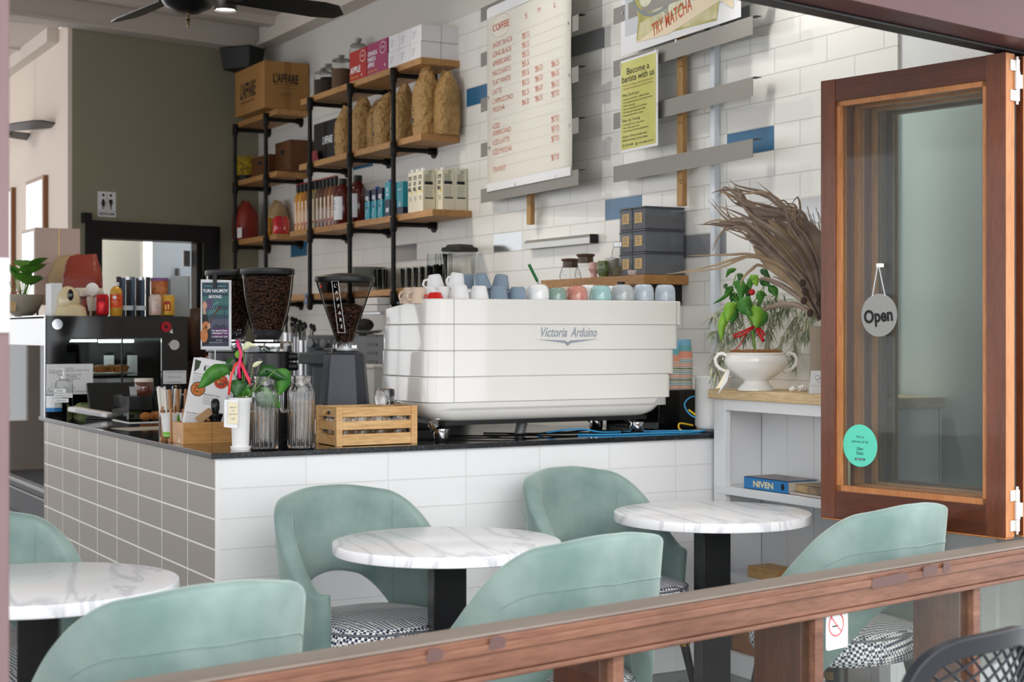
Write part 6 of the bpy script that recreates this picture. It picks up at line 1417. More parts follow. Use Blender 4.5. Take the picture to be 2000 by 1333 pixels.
# ================================================================= DISPLAY CABINET AT THE FAR LEFT
CT = 1.485
cb = thing('display_cabinet', 'black framed glass cake display cabinet at the far end of the counter', 'display cabinet', (1.748, 7.925, 0), 0)
W_, D_ = .735, 1.30
b = MB()
b.box(0, W_, 0, .012, .0, .62, 0); b.box(0, .105, 0, .012, .62, CT-.012); b.box(W_-.14, W_, 0, .012, .62, CT-.012); b.box(.105, W_-.14, 0, .012, 1.372, CT-.012)
b.pol([(.105, 1.372), (.135, 1.372), (.105, 1.335)], 0, -5)
b.box(W_-.012, W_, .012, D_, .62, CT-.012, 0); b.box(0, W_, 0, D_, CT-.012, CT, 0); b.box(0, W_, .012, D_, .60, .62, 0); b.box(.34, W_, D_-.012, D_, .62, 1.473)  # last box: dark panel added to keep the view through the cabinet dark
b.build('frame', M['blackgloss'], cb, smooth=0)
b = MB(); b.box(.012, W_, .012, D_, .10, .60); b.box(.0, .012, .012, D_, .10, .42); b.build('base', mat('charcoal_base', '#4a4c50', .5), cb, smooth=0)
b = MB(); b.box(-.004, .012, .0, D_, .585, .60); b.box(-.004, .004, .0, .02, .2, CT); b.box(-.006, .0, .0, D_, CT-.002, CT+.004); b.box(-.006, 0, .0, D_, .545, .553); b.build('metal_trim', M['steel'], cb, smooth=0)
b = MB(); b.box(0, .005, .015, D_, 1.335, CT-.004); b.build('header_panel', mat('reflection_white_header', '#f4f5f6', .3), cb, smooth=0)  # white colour stands in for the bright reflection on this strip
b = MB(); b.box(0, .005, .015, D_, .62, 1.333); b.build('side_glass', M['pane'], cb, smooth=0)
b = MB(); b.box(.105, .385, .004, .008, .62, 1.372); b.box(.392, W_-.14, .004, .008, .62, 1.372); b.build('rear_glass', M['pane'], cb, smooth=0)
b = MB(); b.box(.385, .392, -.001, .013, .62, CT-.012); b.box(.0, W_, -.001, .0, .62, .624); b.build('slider_edge', M['black'], cb, smooth=0)
for z in (1.165, .93):
    b = MB(); b.box(.02, W_-.02, .10, D_-.1, z, z+.008); b.build('glass_shelf', M['acryl'], cb, smooth=0)
b = MB(); b.box(.12, .60, .30, .36, 1.10, 1.155, 0); b.build('shelf_bracket', M['steel'], cb, smooth=0)
b = MB(); b.box(.41, .60, .55, .57, 1.345, 1.36); b.box(.15, .37, .45, .47, 1.35, 1.362); b.build('light_tube', mat('cabinet_light', '#ffffff', .5, emit='#e8fff4', es=6), cb, smooth=0)
for x, z in ((.055, 1.462-.02), (W_-.075, 1.335)): b = MB(); b.lathe([(.027, -.012), (.027, -.002), (.02, 0)], 24, (x, 0, z), ax='y'); b.build('round_lock', M['chrome'], cb)
b = MB(); b.lathe([(0, -.010), (.028, -.010), (.028, -.003), (0, -.003)], 20, (.617, 0, 1.430), ax='y'); b.lathe([(0, -.0112), (.008, -.0112), (.008, -.010)], 12, (.617, 0, 1.430), 1, ax='y'); b.pol([(.635, 1.40), (.65, 1.42), (.655, 1.395)], 2, 6)
tag(b.build('poppy_badge', [mat('poppy_red', '#b3182a', .6), M['ink'], M['paper']], None, loc=(1.748, 7.925, 0)), 'red paper poppy stuck on the black rim of the display cabinet', 'badge')
def note(x0, x1, z0, z1, lb, lines):
    t = thing('notice_sheet', lb, 'notice', (1.748, 7.918, 0), 0); b = MB(); b.box(x0, x1, -.001, 0, z0, z1); b.build('sheet', M['paper'], t, smooth=0)
    b = MB(); xc = (x0+x1)/2; W = x1-x0; n = len(lines)
    for i, (s_, w_, al) in enumerate(lines):
        z = z1-(z1-z0)*(.16+.76*i/max(1, n-1)); b.text(s_, xc if al else x0+W*.06, z, .0075, 0, L=3, align='c' if al else 'l', w=W*w_)
    b.build('text', M['inkgrey'], t, smooth=0)
note(.0, .235, 1.085, 1.240, 'white allergy notice sheet taped to the left of the display cabinet', [('Dear Customers,', .17, 1), ('If you have any food allergy, please tell our staff before ordering.', .86, 0), ('Our kitchen uses:', .2, 0), ('gluten, milk, eggs, nuts, soy, sesame', .50, 1), ('fish and shellfish', .30, 1), ('Menu items may contain traces', .44, 1), ('Please ask', .16, 1), ('or', .04, 1), ('call', .06, 1), ('before ordering', .24, 1), ('Thank you', .2, 1), ('We cannot guarantee any item is allergen free', .8, 0)])
note(.60, .725, 1.130, 1.200, 'smaller white notice sheet taped at the right of the display cabinet', [('Card payment surcharge 2%', .8, 1), ('Thank you for', .6, 1), ('your understanding', .6, 1)])
# food inside
plt = MB(); plt.lathe([(.10, 0), (.14, .012), (.142, .014), (.10, .006), (0, .005)], 32, cap1=False, sx=1.6); tag(plt.build('serving_platter', M['ceramic'], None, loc=(2.06, 8.22, 1.1735)), 'white oval platter of tarts inside the display cabinet', 'platter')
for i, (dx, dy) in enumerate(((-.17, .02), (-.10, -.03), (-.03, .02), (.04, -.03), (.11, .02), (.155, -.02))):
    b = MB(); b.lathe([(.030, 0), (.042, .028), (.040, .032), (.02, .040), (0, .042)], 20, cap1=False); tag(b.build('tart', M['crust'], None, loc=(2.05+dx, 8.22+dy, 1.188)), 'golden tart on the platter in the upper cabinet shelf, %s from the left' % ('first', 'second', 'third', 'fourth', 'fifth', 'sixth')[i], 'tart', 'tarts in the display cabinet')
gs = mat('salad_green', '#8fa66a', .7, noise=(30, '#d9d2a0', .4, .6), bump=(50, .8, .02))
for i, (dx, dy) in enumerate(((-.18, .0), (-.06, .02), (.06, -.02), (.19, .01))):
    b = MB(); b.sphere((0, 0, 0), 1, 0, 18, 10, (.06, .05, .045)); b.lathe([(.055, -.045), (.07, -.03), (.068, -.02)], 20, m=1); tag(b.build('salad_roll', [gs, M['acryl']], None, loc=(2.07+dx, 8.2+dy, .985)), 'green filled salad roll on the lower cabinet shelf, %s' % ('leftmost', 'second from left', 'third from left', 'rightmost')[i], 'salad roll', 'salad rolls in the display cabinet')
for i, x in enumerate((1.86, 1.99)): b = MB(); b.box(0, .055, 0, .004, 0, .10); tag(b.build('price_card', M['paper'], None, loc=(x+.33, 8.5, 1.1735), smooth=0), 'white price card standing in the cabinet, %s' % ('left', 'right')[i], 'card')

# ----- things on top of the cabinet
TOPZ = CT+.0005
def top(u, y): return atY(u, 618, y).x
def tp(name, label, cat, u, y, rz=0, grp=None): return thing(name, label, cat, (top(u, y), y, TOPZ), rz, grp)
def onev(u, v, y): return atY(u, v, y).z-TOPZ
# plant in a low grey bowl
t = tp('potted_peace_lily', 'leafy green plant with a red ribbon in a grey bowl at the far left', 'plant', 45, 8.55, VIEW)
b = MB(); b.lathe([(.04, 0), (.08, .03), (.105, .085), (.108, .12), (.10, .12), (.09, .06), (0, .05)], 32, cap1=False); b.build('bowl', mat('mushroom_glaze', '#9c9484', .35), t)
rn = random.Random(4); b = MB()
for i in range(17):
    a = rn.random()*6.28; h = .16+.13*rn.random(); r_ = .03+.05*rn.random(); p0 = Vector((r_*math.cos(a), r_*math.sin(a), h)); b.tube([(0, 0, .08), p0*.6+Vector((0, 0, .03)), p0], .0025, 1, 5); leaf(b, p0, (math.cos(a), math.sin(a), .9), .15, .050, 0, .35)
b.build('foliage', [mat('fresh_leaf', '#5a9a34', .4), M['stem']], t)
b = MB(); b.tube([(-.09, -.06, .13), (-.03, -.08, .125), (.02, -.07, .14)], .006, 0, 6, flat=.4); b.tube([(-.04, -.08, .125), (-.075, -.10, .05), (-.08, -.11, .02)], .004, 0, 6, flat=.4); b.build('ribbon', M['redribbon'], t)
b = MB(); b.M = Matrix.Translation((-.03, -.10, .03)) @ Matrix.Rotation(R(12), 4, 'Y'); b.box(-.02, .02, 0, .002, 0, .085); o = b.build('tag', mat('tan_tag', '#b99a6c', .7), t, smooth=0); o['label'] = 'tan paper tag'
# pink mirror cabinet / framed box
t = tp('mirrored_box', 'dusty pink upright box with a mirror front, on thin legs behind the plant', 'box', 79, 8.75, 0)
b = MB(); b.box(-.03, .22, 0, .34, .075, .50); b.build('body', mat('dusty_pink_box', '#c9b1a8', .5), t, smooth=0, bevel=.003)
b = MB(); b.box(-.033, -.0305, .02, .32, .10, .48); b.build('mirror', mat('mirror_glass', '#e8ecec', .03, metal=1), t, smooth=0)
b = MB(); b.box(.10, .103, -.001, 0, .35, .50, 0); b.build('gold_seam', M['brass'], t, smooth=0)
for x in (-.01, .2):
    for y in (.03, .31): b = MB(); b.cyl((x, y, 0), .006, .075, 0, 8); b.build('leg', M['black'], t)
b = MB(); b.box(0, .012, 0, .012, 0, .17); b.box(.012, .055, .0, .18, 0, .17, 0); tag(b.build('paper_booklet', M['paper'], None, loc=(top(100, 8.05), 8.05, TOPZ), smooth=0), 'upright white card holder in front of the pink mirrored box', 'card holder')
bag('coffee_bag', 0, TOPZ, .20, .345, .12, 'tall kraft coffee bag on the display cabinet, left of the red bag', mat('pale_kraft_b', '#b9a07a', .6, bump=(14, .5, .02)), None, top(132, 8.72), 31, y=8.72, rz=R(-35), pr=False)
bag('coffee_bag', 0, TOPZ, .20, .335, .13, 'tall brick red coffee bag on the display cabinet', mat('brick_red_bag', '#8e3a2c', .4, bump=(12, .5, .02)), None, top(161, 8.50), 32, y=8.50, rz=R(-20), pr=False, top=.1)
# orb
t = tp('portable_speaker', 'cream rounded gadget with a black oval face on the display cabinet', 'gadget', 133, 8.06, VIEW)
b = MB(); b.sphere((0, 0, .078), .078, 0, 28, 16, (.78, .78, 1)); b.lathe([(.05, 0), (.085, 0), (.075, .045), (.05, .06)], 28, (.012, 0, 0), cap0=True); b.build('body', mat('cream_gloss', '#d9caa4', .2, coat=.5), t)
b = MB(); b.sphere((.028, -.055, .108), .026, 0, 18, 10, (.62, .35, 1.15)); b.build('face', M['blackgloss'], t)
# keep cups stack
for i, (u, y, h_, r_, cb_, lb) in enumerate(((160, 8.35, .155, .042, '#8c8a7c', 'dark banded glass reusable cup, leftmost of three'), (172, 8.28, .140, .042, '#9c4a3a', 'brown-banded glass reusable cup, middle of three'), (185, 8.20, .150, .045, '#f0eeea', 'white reusable cup with red zigzag band, rightmost of three'))):
    t = tp('reusable_cup', lb, 'cup', u, y, VIEW); z0 = .03
    b = MB(); b.lathe([(r_*.72, z0), (r_*.95, h_*.78)], 26); b.build('body', M['thin'] if i < 2 else M['white'], t)
    b = MB(); b.lathe([(r_*.84, h_*.40), (r_*.94, h_*.66)], 26, cap0=False, cap1=False); b.build('band', mat('cup_band_%d' % i, cb_, .6), t)
    b = MB(); b.lathe([(r_, h_*.77), (r_*1.05, h_*.80), (r_*1.02, h_*.88), (r_*.9, h_*.98), (r_*.8, h_), (0, h_)], 26, cap1=False); b.build('lid', mat('cup_lid_cream', '#d6cfc2', .35), t)
    if i == 2: b = MB(); [b.line(-.04+.02*k, h_*.66+(.012 if k % 2 else 0), -.02+.02*k, h_*.66+(0 if k % 2 else .012), .005, 0, 78) for k in range(4)]; b.build('zigzag', mat('zig_red', '#9c2a22', .6), t, smooth=0)
b = MB(); b.box(-.16, .06, -.05, .16, 0, .029); tag(b.build('riser_tray', mat('brown_tray', '#6b4a32', .5), None, loc=(top(176, 8.24), 8.24, TOPZ), smooth=0), 'low brown tray carrying the reusable cups', 'tray')
def can(u, lb, mtop, mbody, art):
    t = tp('drink_can', lb, 'can', u, 8.03, VIEW); b = MB(); b.lathe([(.024, 0, 1), (.031, .006, 0), (.033, .012, 0), (.033, .100, 0), (.027, .113, 1), (.026, .117, 1), (.025, .114, 1), (0, .113, 1)], 28, cap1=False); b.build('body', [mbody, mtop], t); art(t); return t
def warp(b, r_):
    for v in b.bm.verts: v.co.y = -(math.sqrt(max(r_*r_-v.co.x**2, 1e-6))+.0006)
def art1(t): b = MB(); b.text('CocaCola', -.024, .072, .018, 0, L=0, w=.048, shear=.35, ang=R(14), bold=.01); warp(b, .033); b.build('script', M['ink'], t, smooth=0)
def art2(t): b = MB(); b.text('Peach', .0, .055, .007, 0, L=0, w=.022); b.text('Iced Tea', .0, .043, .007, 0, L=0, w=.026); b.text('organic', -.0, .085, .004, 0, L=0, w=.02); warp(b, .033); b.build('lettering', M['inkgrey'], t, smooth=0)
def art3(t):
    def cyl(b, x0, x1, z0, zt, r_): b.grid(lambda a, c_: (lambda x: Vector((x, -math.sqrt(r_*r_-x*x), z0+(zt(x)-z0)*c_)))(x0+(x1-x0)*a), 12, 3)
    b = MB(); cyl(b, -.019, .019, .030, lambda x: .066+.017*math.sqrt(max(0, 1-(x/.0195)**2)), .0335); b.build('arch_print', mat('arch_red', '#b3321e', .5), t, smooth=0)
    b = MB(); cyl(b, -.012, -.003, .036, lambda x: .062, .0340); cyl(b, .004, .012, .038, lambda x: .066, .0340); b.build('figure_print', mat('can_yellow', '#d9a93a', .35, metal=.2), t, smooth=0)
can(200, 'bright red drink can with black script on the display cabinet', M['steel'], mat('can_red', '#c41522', .25, metal=.4), art1)
can(303, 'white to peach drink can with small lettering, left of the yellow can', M['steel'], mat('can_peach', '#d9cfcb', .35, metal=.2, noise=(2, '#dbb09c', .4, .6)), art2)
can(329, 'yellow drink can with a red arch print at the right of the cabinet top', M['steel'], mat('can_yellow', '#d9a93a', .35, metal=.2), art3)
t = tp('juice_bottle', 'small plastic bottle of orange juice with a bright orange label', 'bottle', 227, 8.03, VIEW)
b = MB(); b.lathe([(.029, 0), (.032, .006), (.032, .125), (.028, .142), (.013, .155), (.013, .165)], 26); b.build('body', mat('orange_juice', '#d19a2a', .12, coat=.8), t)
b = MB(); b.lathe([(.0328, .045), (.0328, .115)], 26, cap0=False, cap1=False); b.build('label_wrap', mat('orange_label', '#e8641c', .5, noise=(40, '#d8431a', .45, .55)), t)
b = MB(); b.ell(.0, .098, .010, .010, 0, 0); b.text('juice', 0, .074, .007, 0, L=0, align='c', w=.026); warp(b, .033); b.build('lettering', M['paper'], t, smooth=0)
b = MB(); b.lathe([(.0155, .160), (.0155, .178), (0, .179)], 18, cap1=False); b.build('cap', M['white'], t)
for u, lb in ((251, 'clear glass water bottle, left of the pair on the cabinet'), (276, 'clear glass water bottle, right of the pair on the cabinet')):
    t = tp('water_bottle', lb, 'bottle', u, 8.03, VIEW, None); b = MB(); b.lathe([(.030, 0), (.033, .006), (.034, .055), (.031, .07), (.016, .165), (.0135, .185), (.014, .20)], 28); b.build('body', M['thin'], t)
    b = MB(); b.lathe([(.0148, .192), (.0150, .208), (0, .209)], 18, cap1=False); b.build('cap', M['steel'], t)
    b = MB(); b.lathe([(.0346, .032), (.0346, .056)], 28, cap0=False, cap1=False, a0=R(-150), a1=R(-30)); b.build('label_band', mat('frost_label', '#b9c4c4', .5), t)
t = tp('orange_tin', 'orange chequered tin with a purple lid standing behind the cans', 'tin', 311, 8.30, VIEW); b = MB(); b.lathe([(.040, 0), (.044, .01), (.046, .20), (0, .20)], 28, cap1=False); b.build('body', mat('orange_check', '#c9662a', .5, noise=(22, '#d98a55', .48, .52)), t); b = MB(); b.lathe([(.0475, .198), (.0475, .214), (0, .215)], 28, cap1=False); b.build('lid', mat('purple_lid', '#8a5a9a', .5), t)
b = MB(); b.box(-.048, .048, -.03, .03, 0, .225); tag(b.build('grey_carton', mat('pale_grey_carton', '#aab0b4', .6), None, loc=(top(352, 8.25), 8.25, TOPZ), rot=VIEW, smooth=0, bevel=.002), 'tall pale grey carton at the right end of the cabinet top', 'carton')
for i in range(7):
    b = MB(); b.box(-.012, .012, -.003, .003, 0, .215-.006*(i % 3)); tag(b.build('wrapped_straw', mat('straw_sleeve_%d' % (i % 2), ('#1d1a1c', '#5a708a')[i % 2], .5), None, loc=(top(232+9.5*i, 8.22), 8.22+.01*(i % 2), TOPZ), rot=VIEW, smooth=0), ('black' if i % 2 == 0 else 'blue')+' sleeve standing behind the drinks bottles on the cabinet', 'sleeve', ('black' if i % 2 == 0 else 'blue')+' sleeves behind the drinks bottles')
t = tp('paper_lamp', 'white round lollipop-shaped sign on a stick beside the red can', 'sign', 178, 8.10, VIEW); b = MB(); b.sphere((.006, 0, .14), .036, 0, 18, 10, (1, .4, 1)); b.build('disc', M['white'], t); b = MB(); b.tube([(.004, 0, .11), (-.004, 0, 0)], .006, 0, 8); b.build('stick', mat('cream_stick', '#d8cfae', .5), t)

# person behind the grinders: only brown hair and a dark shoulder show
p = atD(386, 650, 8.9); t = thing('person', 'person with long brown hair in dark clothing, mostly hidden behind the grinder poster', 'person', (p.x, p.y, 0), R(175)+VIEW)
sk = [((0, 0, .90), (.15, .11)), ((0, 0, 1.10), (.16, .11)), ((0, .02, 1.22), (.13, .09)), ((0, .0, 1.27), (.055, .055)), ((0, -.01, 1.33), (.06, .065)), ((0, -.015, 1.40), (.080, .095)), ((0, -.01, 1.47), (.070, .085)), ((0, 0, 1.515), (.03, .04))]
verts = [k[0] for k in sk]; rad = [k[1] for k in sk]; edges = [(i, i+1) for i in range(len(sk)-1)]
for sx in (-1, 1):
    n = len(verts); verts += [(sx*.17, .01, 1.19), (sx*.22, .0, 1.0), (sx*.20, -.12, .88), (sx*.12, -.22, .95), (sx*.10, -.26, .97)]; rad += [(.06, .06), (.045, .045), (.038, .038), (.028, .028), (.03, .02)]
    edges += [(2, n), (n, n+1), (n+1, n+2), (n+2, n+3), (n+3, n+4)]
    m_ = len(verts); verts += [(sx*.10, 0, .82), (sx*.11, -.02, .46), (sx*.11, .02, .09), (sx*.11, -.12, .04)]; rad += [(.09, .09), (.06, .06), (.045, .045), (.04, .03)]; edges += [(0, m_), (m_, m_+1), (m_+1, m_+2), (m_+2, m_+3)]
me = bpy.data.meshes.new('body'); me.from_pydata(verts, edges, []); ob = bpy.data.objects.new('body', me); COL.objects.link(ob); ob.parent = t
md = ob.modifiers.new('skin', 'SKIN'); sv = me.skin_vertices[0].data
for i, r_ in enumerate(rad): sv[i].radius = r_
sv[0].use_root = True; ob.modifiers.new('sub', 'SUBSURF').levels = 2; me.materials.append(mat('dark_brown_top', '#3a241c', .8))
dg = bpy.context.evaluated_depsgraph_get(); me2 = bpy.data.meshes.new_from_object(ob.evaluated_get(dg)); ob.modifiers.clear(); ob.data = me2
me2.materials.clear(); me2.materials.append(MATS['dark_brown_top']); me2.materials.append(mat('skin_tone', '#c99a7c', .5))
for pl in me2.polygons: pl.material_index = 1 if pl.center.z > 1.24 or (pl.center.y < -.17 and pl.center.z > .8) else 0; pl.use_smooth = True
b = MB()
for k in range(13): pass
b.grid(lambda a, c_: (lambda th, ph: Vector((.100*math.cos(th)*math.sin(ph)*(1+.03*math.sin(th*14)), .02+.118*math.sin(th)*math.sin(ph), 1.42+.118*math.cos(ph)-(.16*max(0, ph-1.6)))))(R(-38)+R(256)*a, .02+2.2*c_), 40, 20)
b.build('hair', mat('brown_hair', '#2c180e', .6, noise=(30, '#56331d', .5, .7, (1, 1, .1))), t, solid=.012)
b = MB(); b.sphere((0, -.108, 1.39), .012, 0, 8, 6, (.8, 1, 1.4)); b.build('nose', MATS['skin_tone'], t)
b = MB(); [b.sphere((sx*.03, -.098, 1.412), .009, 0, 10, 6) for sx in (-1, 1)]; b.build('eyes', M['ink'], t)
b = MB(); b.sphere((0, -.100, 1.358), .016, 0, 10, 6, (1.2, .5, .35)); b.build('mouth', mat('lip', '#9c5a4c', .5), t)

# ================================================================= BACK BENCH ALONG THE TILED WALL
t = thing('back_bench', 'long low bench with a dark worktop along the tiled wall behind the machine', 'bench')
b = MB(); b.box(3.50, WX-.003, 6.10, 10.9, 0, .88); b.build('cabinet', M['steel'], t, smooth=0); b = MB(); b.box(3.47, WX-.003, 6.08, 10.92, .88, .91); b.build('bench_top', M['granite'], t, smooth=0)
BZ = .9105
def bb(u, x): return atX(u, 0, x).y
def zt(u, v, x): return atX(u, v, x).z
t = thing('espresso_knob_unit', 'grey appliance with three white knobs and a side handle, left of the right grinder', 'appliance', (3.56, bb(648, 3.56)+.06, BZ), SHR+R(25))
H = zt(640, 655, 3.56)-BZ
b = MB(); b.box(-.17, .17, 0, .34, 0, H); b.box(-.10, .14, -.03, 0, 0, H*.60, 0); b.box(-.20, .10, -.05, 0, H*.63, H*.78); b.build('body', mat('slate_metal', '#5f686e', .4, metal=.3), t, bevel=.008)
for i in range(3): b = MB(); b.lathe([(.026, -.03), (.026, -.006), (.03, 0)], 20, (-.12+.105*i, 0, H*.90), ax='y'); b.build('knob', M['steel'], t)
t = thing('vented_appliance', 'dark vented appliance behind the right grinder', 'appliance', (3.60, bb(720, 3.60), BZ), SHR); H = zt(720, 656, 3.60)-BZ; b = MB(); b.box(-.30, .25, 0, .45, 0, H); b.build('body', mat('dark_grey_metal', '#2e3133', .4), t, bevel=.004)
b = MB(); [b.box(-.02, .12, -.002, 0, H*.45+.05*i, H*.45+.05*i+.018) for i in range(6)]; b.build('vents', M['black'], t, smooth=0)
b = MB(); b.lathe([(.02, 0), (.09, .02), (.12, .03), (.09, .015), (0, .01)], 28, cap1=False); p = (3.78, bb(711, 3.78), BZ+H+.0005); tag(b.build('plate', M['ceramic'], None, loc=p), 'shallow bowl-shaped plate on top of the dark vented appliance', 'plate')
b = MB(); b.sphere((0, 0, .055), .05, 0, 18, 10, (1.2, 1.2, .8)); tag(b.build('dark_bun', mat('dark_cloth', '#1c1a1a', .7), None, loc=(p[0], p[1], p[2]+.008)), 'dark rounded lump lying on the plate over the vented appliance', 'cloth')
t = thing('white_crate_bin', 'pale plastic bin between the right grinder and the espresso machine', 'bin', (3.52, bb(733, 3.52), BZ), SHR); H = zt(733, 712, 3.52)-BZ; b = MB(); b.box(-.12, .12, -.06, .02, 0.001, H, 0, top=(-.012, -.01)); b.build('body', mat('pale_bin', '#c6c8c2', .5), t, bevel=.004)
b = MB(); b.box(-.135, .135, -.075, .035, H-.02, H-.005); b.build('rim', mat('pale_bin', '#c6c8c2', .5), t, bevel=.003)
for i, (u, v, x) in enumerate(((566, 640, 3.75), (582, 648, 3.8), (598, 655, 3.7))):
    y = bb(u, x); H = zt(u, v+10, x)-BZ; b = MB(); b.lathe([(.045, 0), (.048, .0), (.048, H), (.044, H), (.042, .01), (0, .01)], 24, cap1=False)
    rn = random.Random(i)
    for k in range(9): a = rn.random()*6.28; b.tube([(.02*math.cos(a), .02*math.sin(a), H*.6), (.05*math.cos(a), .05*math.sin(a), H+.05+.04*rn.random())], .003, 1, 5); b.sphere((.052*math.cos(a), .052*math.sin(a), H+.07+.03*rn.random()), .014, 1, 6, 4, (1, 1, 1.3))
    tag(b.build('utensil_tin', [M['steel'], M['black']], None, loc=(x, y, BZ)), 'metal tin full of spoons behind the middle grinder, %s' % ('left', 'middle', 'right')[i], 'utensil tin', 'utensil tins on the back bench')
# ================================================================= WHITE BOOKCASE
BX, BY0, BY1 = 3.865, 4.12, 5.165
t = thing('bookcase', 'low white bookcase with an oak top against the tiled wall', 'bookcase')
b = MB()
b.box(BX, BX+.03, BY1-.075, BY1, .04, 1.126); b.box(BX, BX+.03, BY0, BY0+.06, .04, 1.126); b.box(BX, BX+.028, BY0+.06, BY1-.075, 1.08, 1.126); b.box(BX, BX+.028, BY0+.06, BY1-.075, .0, .09)
b.build('face_frame', M['whitewood'], t, bevel=.002)
b = MB(); b.box(BX+.03, WX-.02, BY1-.022, BY1, 0, 1.126); b.build('side', M['whitewood'], t, smooth=0)
b = MB(); b.box(BX+.03, WX-.02, BY0, BY0+.022, 0, 1.126); b.build('side', M['whitewood'], t, smooth=0)
b = MB()
for k in range(6): y0 = BY0+.022+k*.1668; b.box(WX-.020, WX-.004, y0+.0015, y0+.1653, 0, 1.126)
b.box(WX-.012, WX-.004, BY0, BY1, 0, 1.126); b.build('back_panel', M['whitewood'], t, bevel=.002)
for z in (.768, .41):
    b = MB(); b.box(BX-.006, WX-.021, BY0+.023, BY1-.023, z-.034, z); b.build('shelf_board', M['whitewood'], t, smooth=0, bevel=.002)
b = MB(); b.box(BX-.022, WX-.003, BY0-.02, BY1+.012, 1.126, 1.166); b.build('top', M['oak'], t, bevel=.003)
TB = 1.1665
# books
def book(name, x, y, w, l, h, z, rz, cover, pages, lb, spine=None, ptxt=None):
    o = thing(name, lb, 'book', (x, y, z), rz); b = MB(); b.box(0, l, 0, w, 0, .003); b.box(0, l, 0, w, h-.003, h); b.box(0, l, 0, .004, 0, h); b.build('cover', cover, o, bevel=.001)
    b = MB(); b.box(.003, l-.004, .004, w-.006, .003, h-.003); b.build('pages', pages, o, smooth=0)
    if ptxt: b = MB(); b.text(ptxt, l*.22, h*.24, h*.48, 0, L=1, w=l*.46, bold=.04); b.ell(l*.89, h*.5, .010, .013, 1, 1); b.build('lettering', [mat('gold_foil', '#e8dfb4', .4), M['ink']], o, smooth=0)
    return o
pg = mat('book_pages', '#e6dfcc', .8)
book('book', 3.874, 4.975, .15, .275, .048, .769, SHR, mat('blue_cover', '#1c7cc0', .35), pg, 'thick blue hardback book with gold spine lettering lying on the bookcase shelf', ptxt='NIVEN')
bk = MB(); bk.box(0, .262, .004, .15, 0, .0015); tag(bk.build('dust_jacket', mat('photo_jacket', '#a99c9a', .4, noise=(8, '#6f6a78', .35, .65)), None, loc=(3.876, 4.965, .769+.0485), rot=SHR, smooth=0), 'loose picture jacket lying on the blue hardback book', 'jacket')
book('book', 3.880, 4.695, .16, .24, .012, .769, SHR-R(3), mat('magazine_cover', '#c9bcb4', .4), pg, 'thin magazine under the tan book, right of the blue hardback')
book('book', 3.884, 4.665, .15, .22, .030, .7815, SHR-R(6), mat('tan_cover', '#c9a878', .5, noise=(9, '#7a6a5a', .4, .6)), pg, 'tan worn paperback lying on the magazine beside the blue book')
b = MB(); b.box(0, .16, 0, .12, 0, .045); tag(b.build('wooden_block', M['crate'], None, loc=(3.885, 4.985-.02, .4105), rot=SHR, bevel=.002), 'pale wooden box on the lowest bookcase shelf', 'box')
b = MB(); b.box(0, .20, 0, .14, 0, .03); tag(b.build('storage_case', mat('dark_case', '#33353c', .5), None, loc=(3.885, 4.42, .4105), rot=SHR, smooth=0), 'flat dark case on the lowest bookcase shelf near the window', 'case')
b = MB(); b.box(3.896, 4.09, 4.60, 5.08, .0, .20); tag(b.build('wooden_crate', wood('orange_crate', '#a86a38', '#8f5428', 'y', .5), None, smooth=0), 'orange brown wooden crate under the lowest bookcase shelf', 'crate')
# soup tureen planter
pc = atD(1481, 650, 6.20); TL = thing('tureen_planter', 'white footed soup tureen with a chilli plant tied with a red bow', 'plant', (pc.x-.012, pc.y, TB), VIEW)
b = MB(); b.lathe([(.073, 0), (.074, .006), (.066, .016), (.052, .030), (.049, .038), (.056, .044), (.080, .058), (.110, .082), (.126, .108), (.1285, .122), (.122, .138), (.117, .145), (.120, .150), (.116, .153), (.112, .148), (.110, .12), (0, .10)], 56, cap1=False, sy=.78); b.build('bowl', M['ceramic'], TL, smooth=50)
for sx in (-1, 1):
    b = MB(); b.tube([(sx*x, 0, z) for x, z in ((.117, .140), (.135, .150), (.152, .146), (.164, .128), (.160, .104), (.145, .088), (.122, .078), (.108, .082))], [.005, .0055, .0055, .0055, .0055, .0055, .006, .007], 0, 10, flat=1.3)
    b.tube([(sx*x, 0, z) for x, z in ((.118, .128), (.128, .118), (.136, .124), (.130, .132))], .0035, 0, 8); b.build('handle', M['ceramic'], TL)
rn = random.Random(2); b = MB(); b.lathe([(.108, .135), (.08, .15), (0, .155)], 30, sy=.78, cap0=False, cap1=False)
for i in range(420):
    a = rn.random()*6.28; r_ = .105*math.sqrt(rn.random()); c_ = Vector((r_*math.cos(a), r_*.76*math.sin(a), .148+.012*rn.random())); d = Vector((rn.uniform(-1, 1), rn.uniform(-1, 1), rn.uniform(-.2, .6)))*.016
    b.tube([c_-d, c_+Vector((0, 0, .006)), c_+d], .0006, 0, 3, caps=False)
o = b.build('coir_mulch', mat('coir_fibre', '#a87848', .9), TL, smooth=0); o['kind'] = 'stuff'
kk = 6.20/3000
def Q(u, v, y=0): q = (6.20+y)/3000; return Vector(((u-1000)*q-481*kk+.0105, y, 1.4+(650-v)*q-TB))
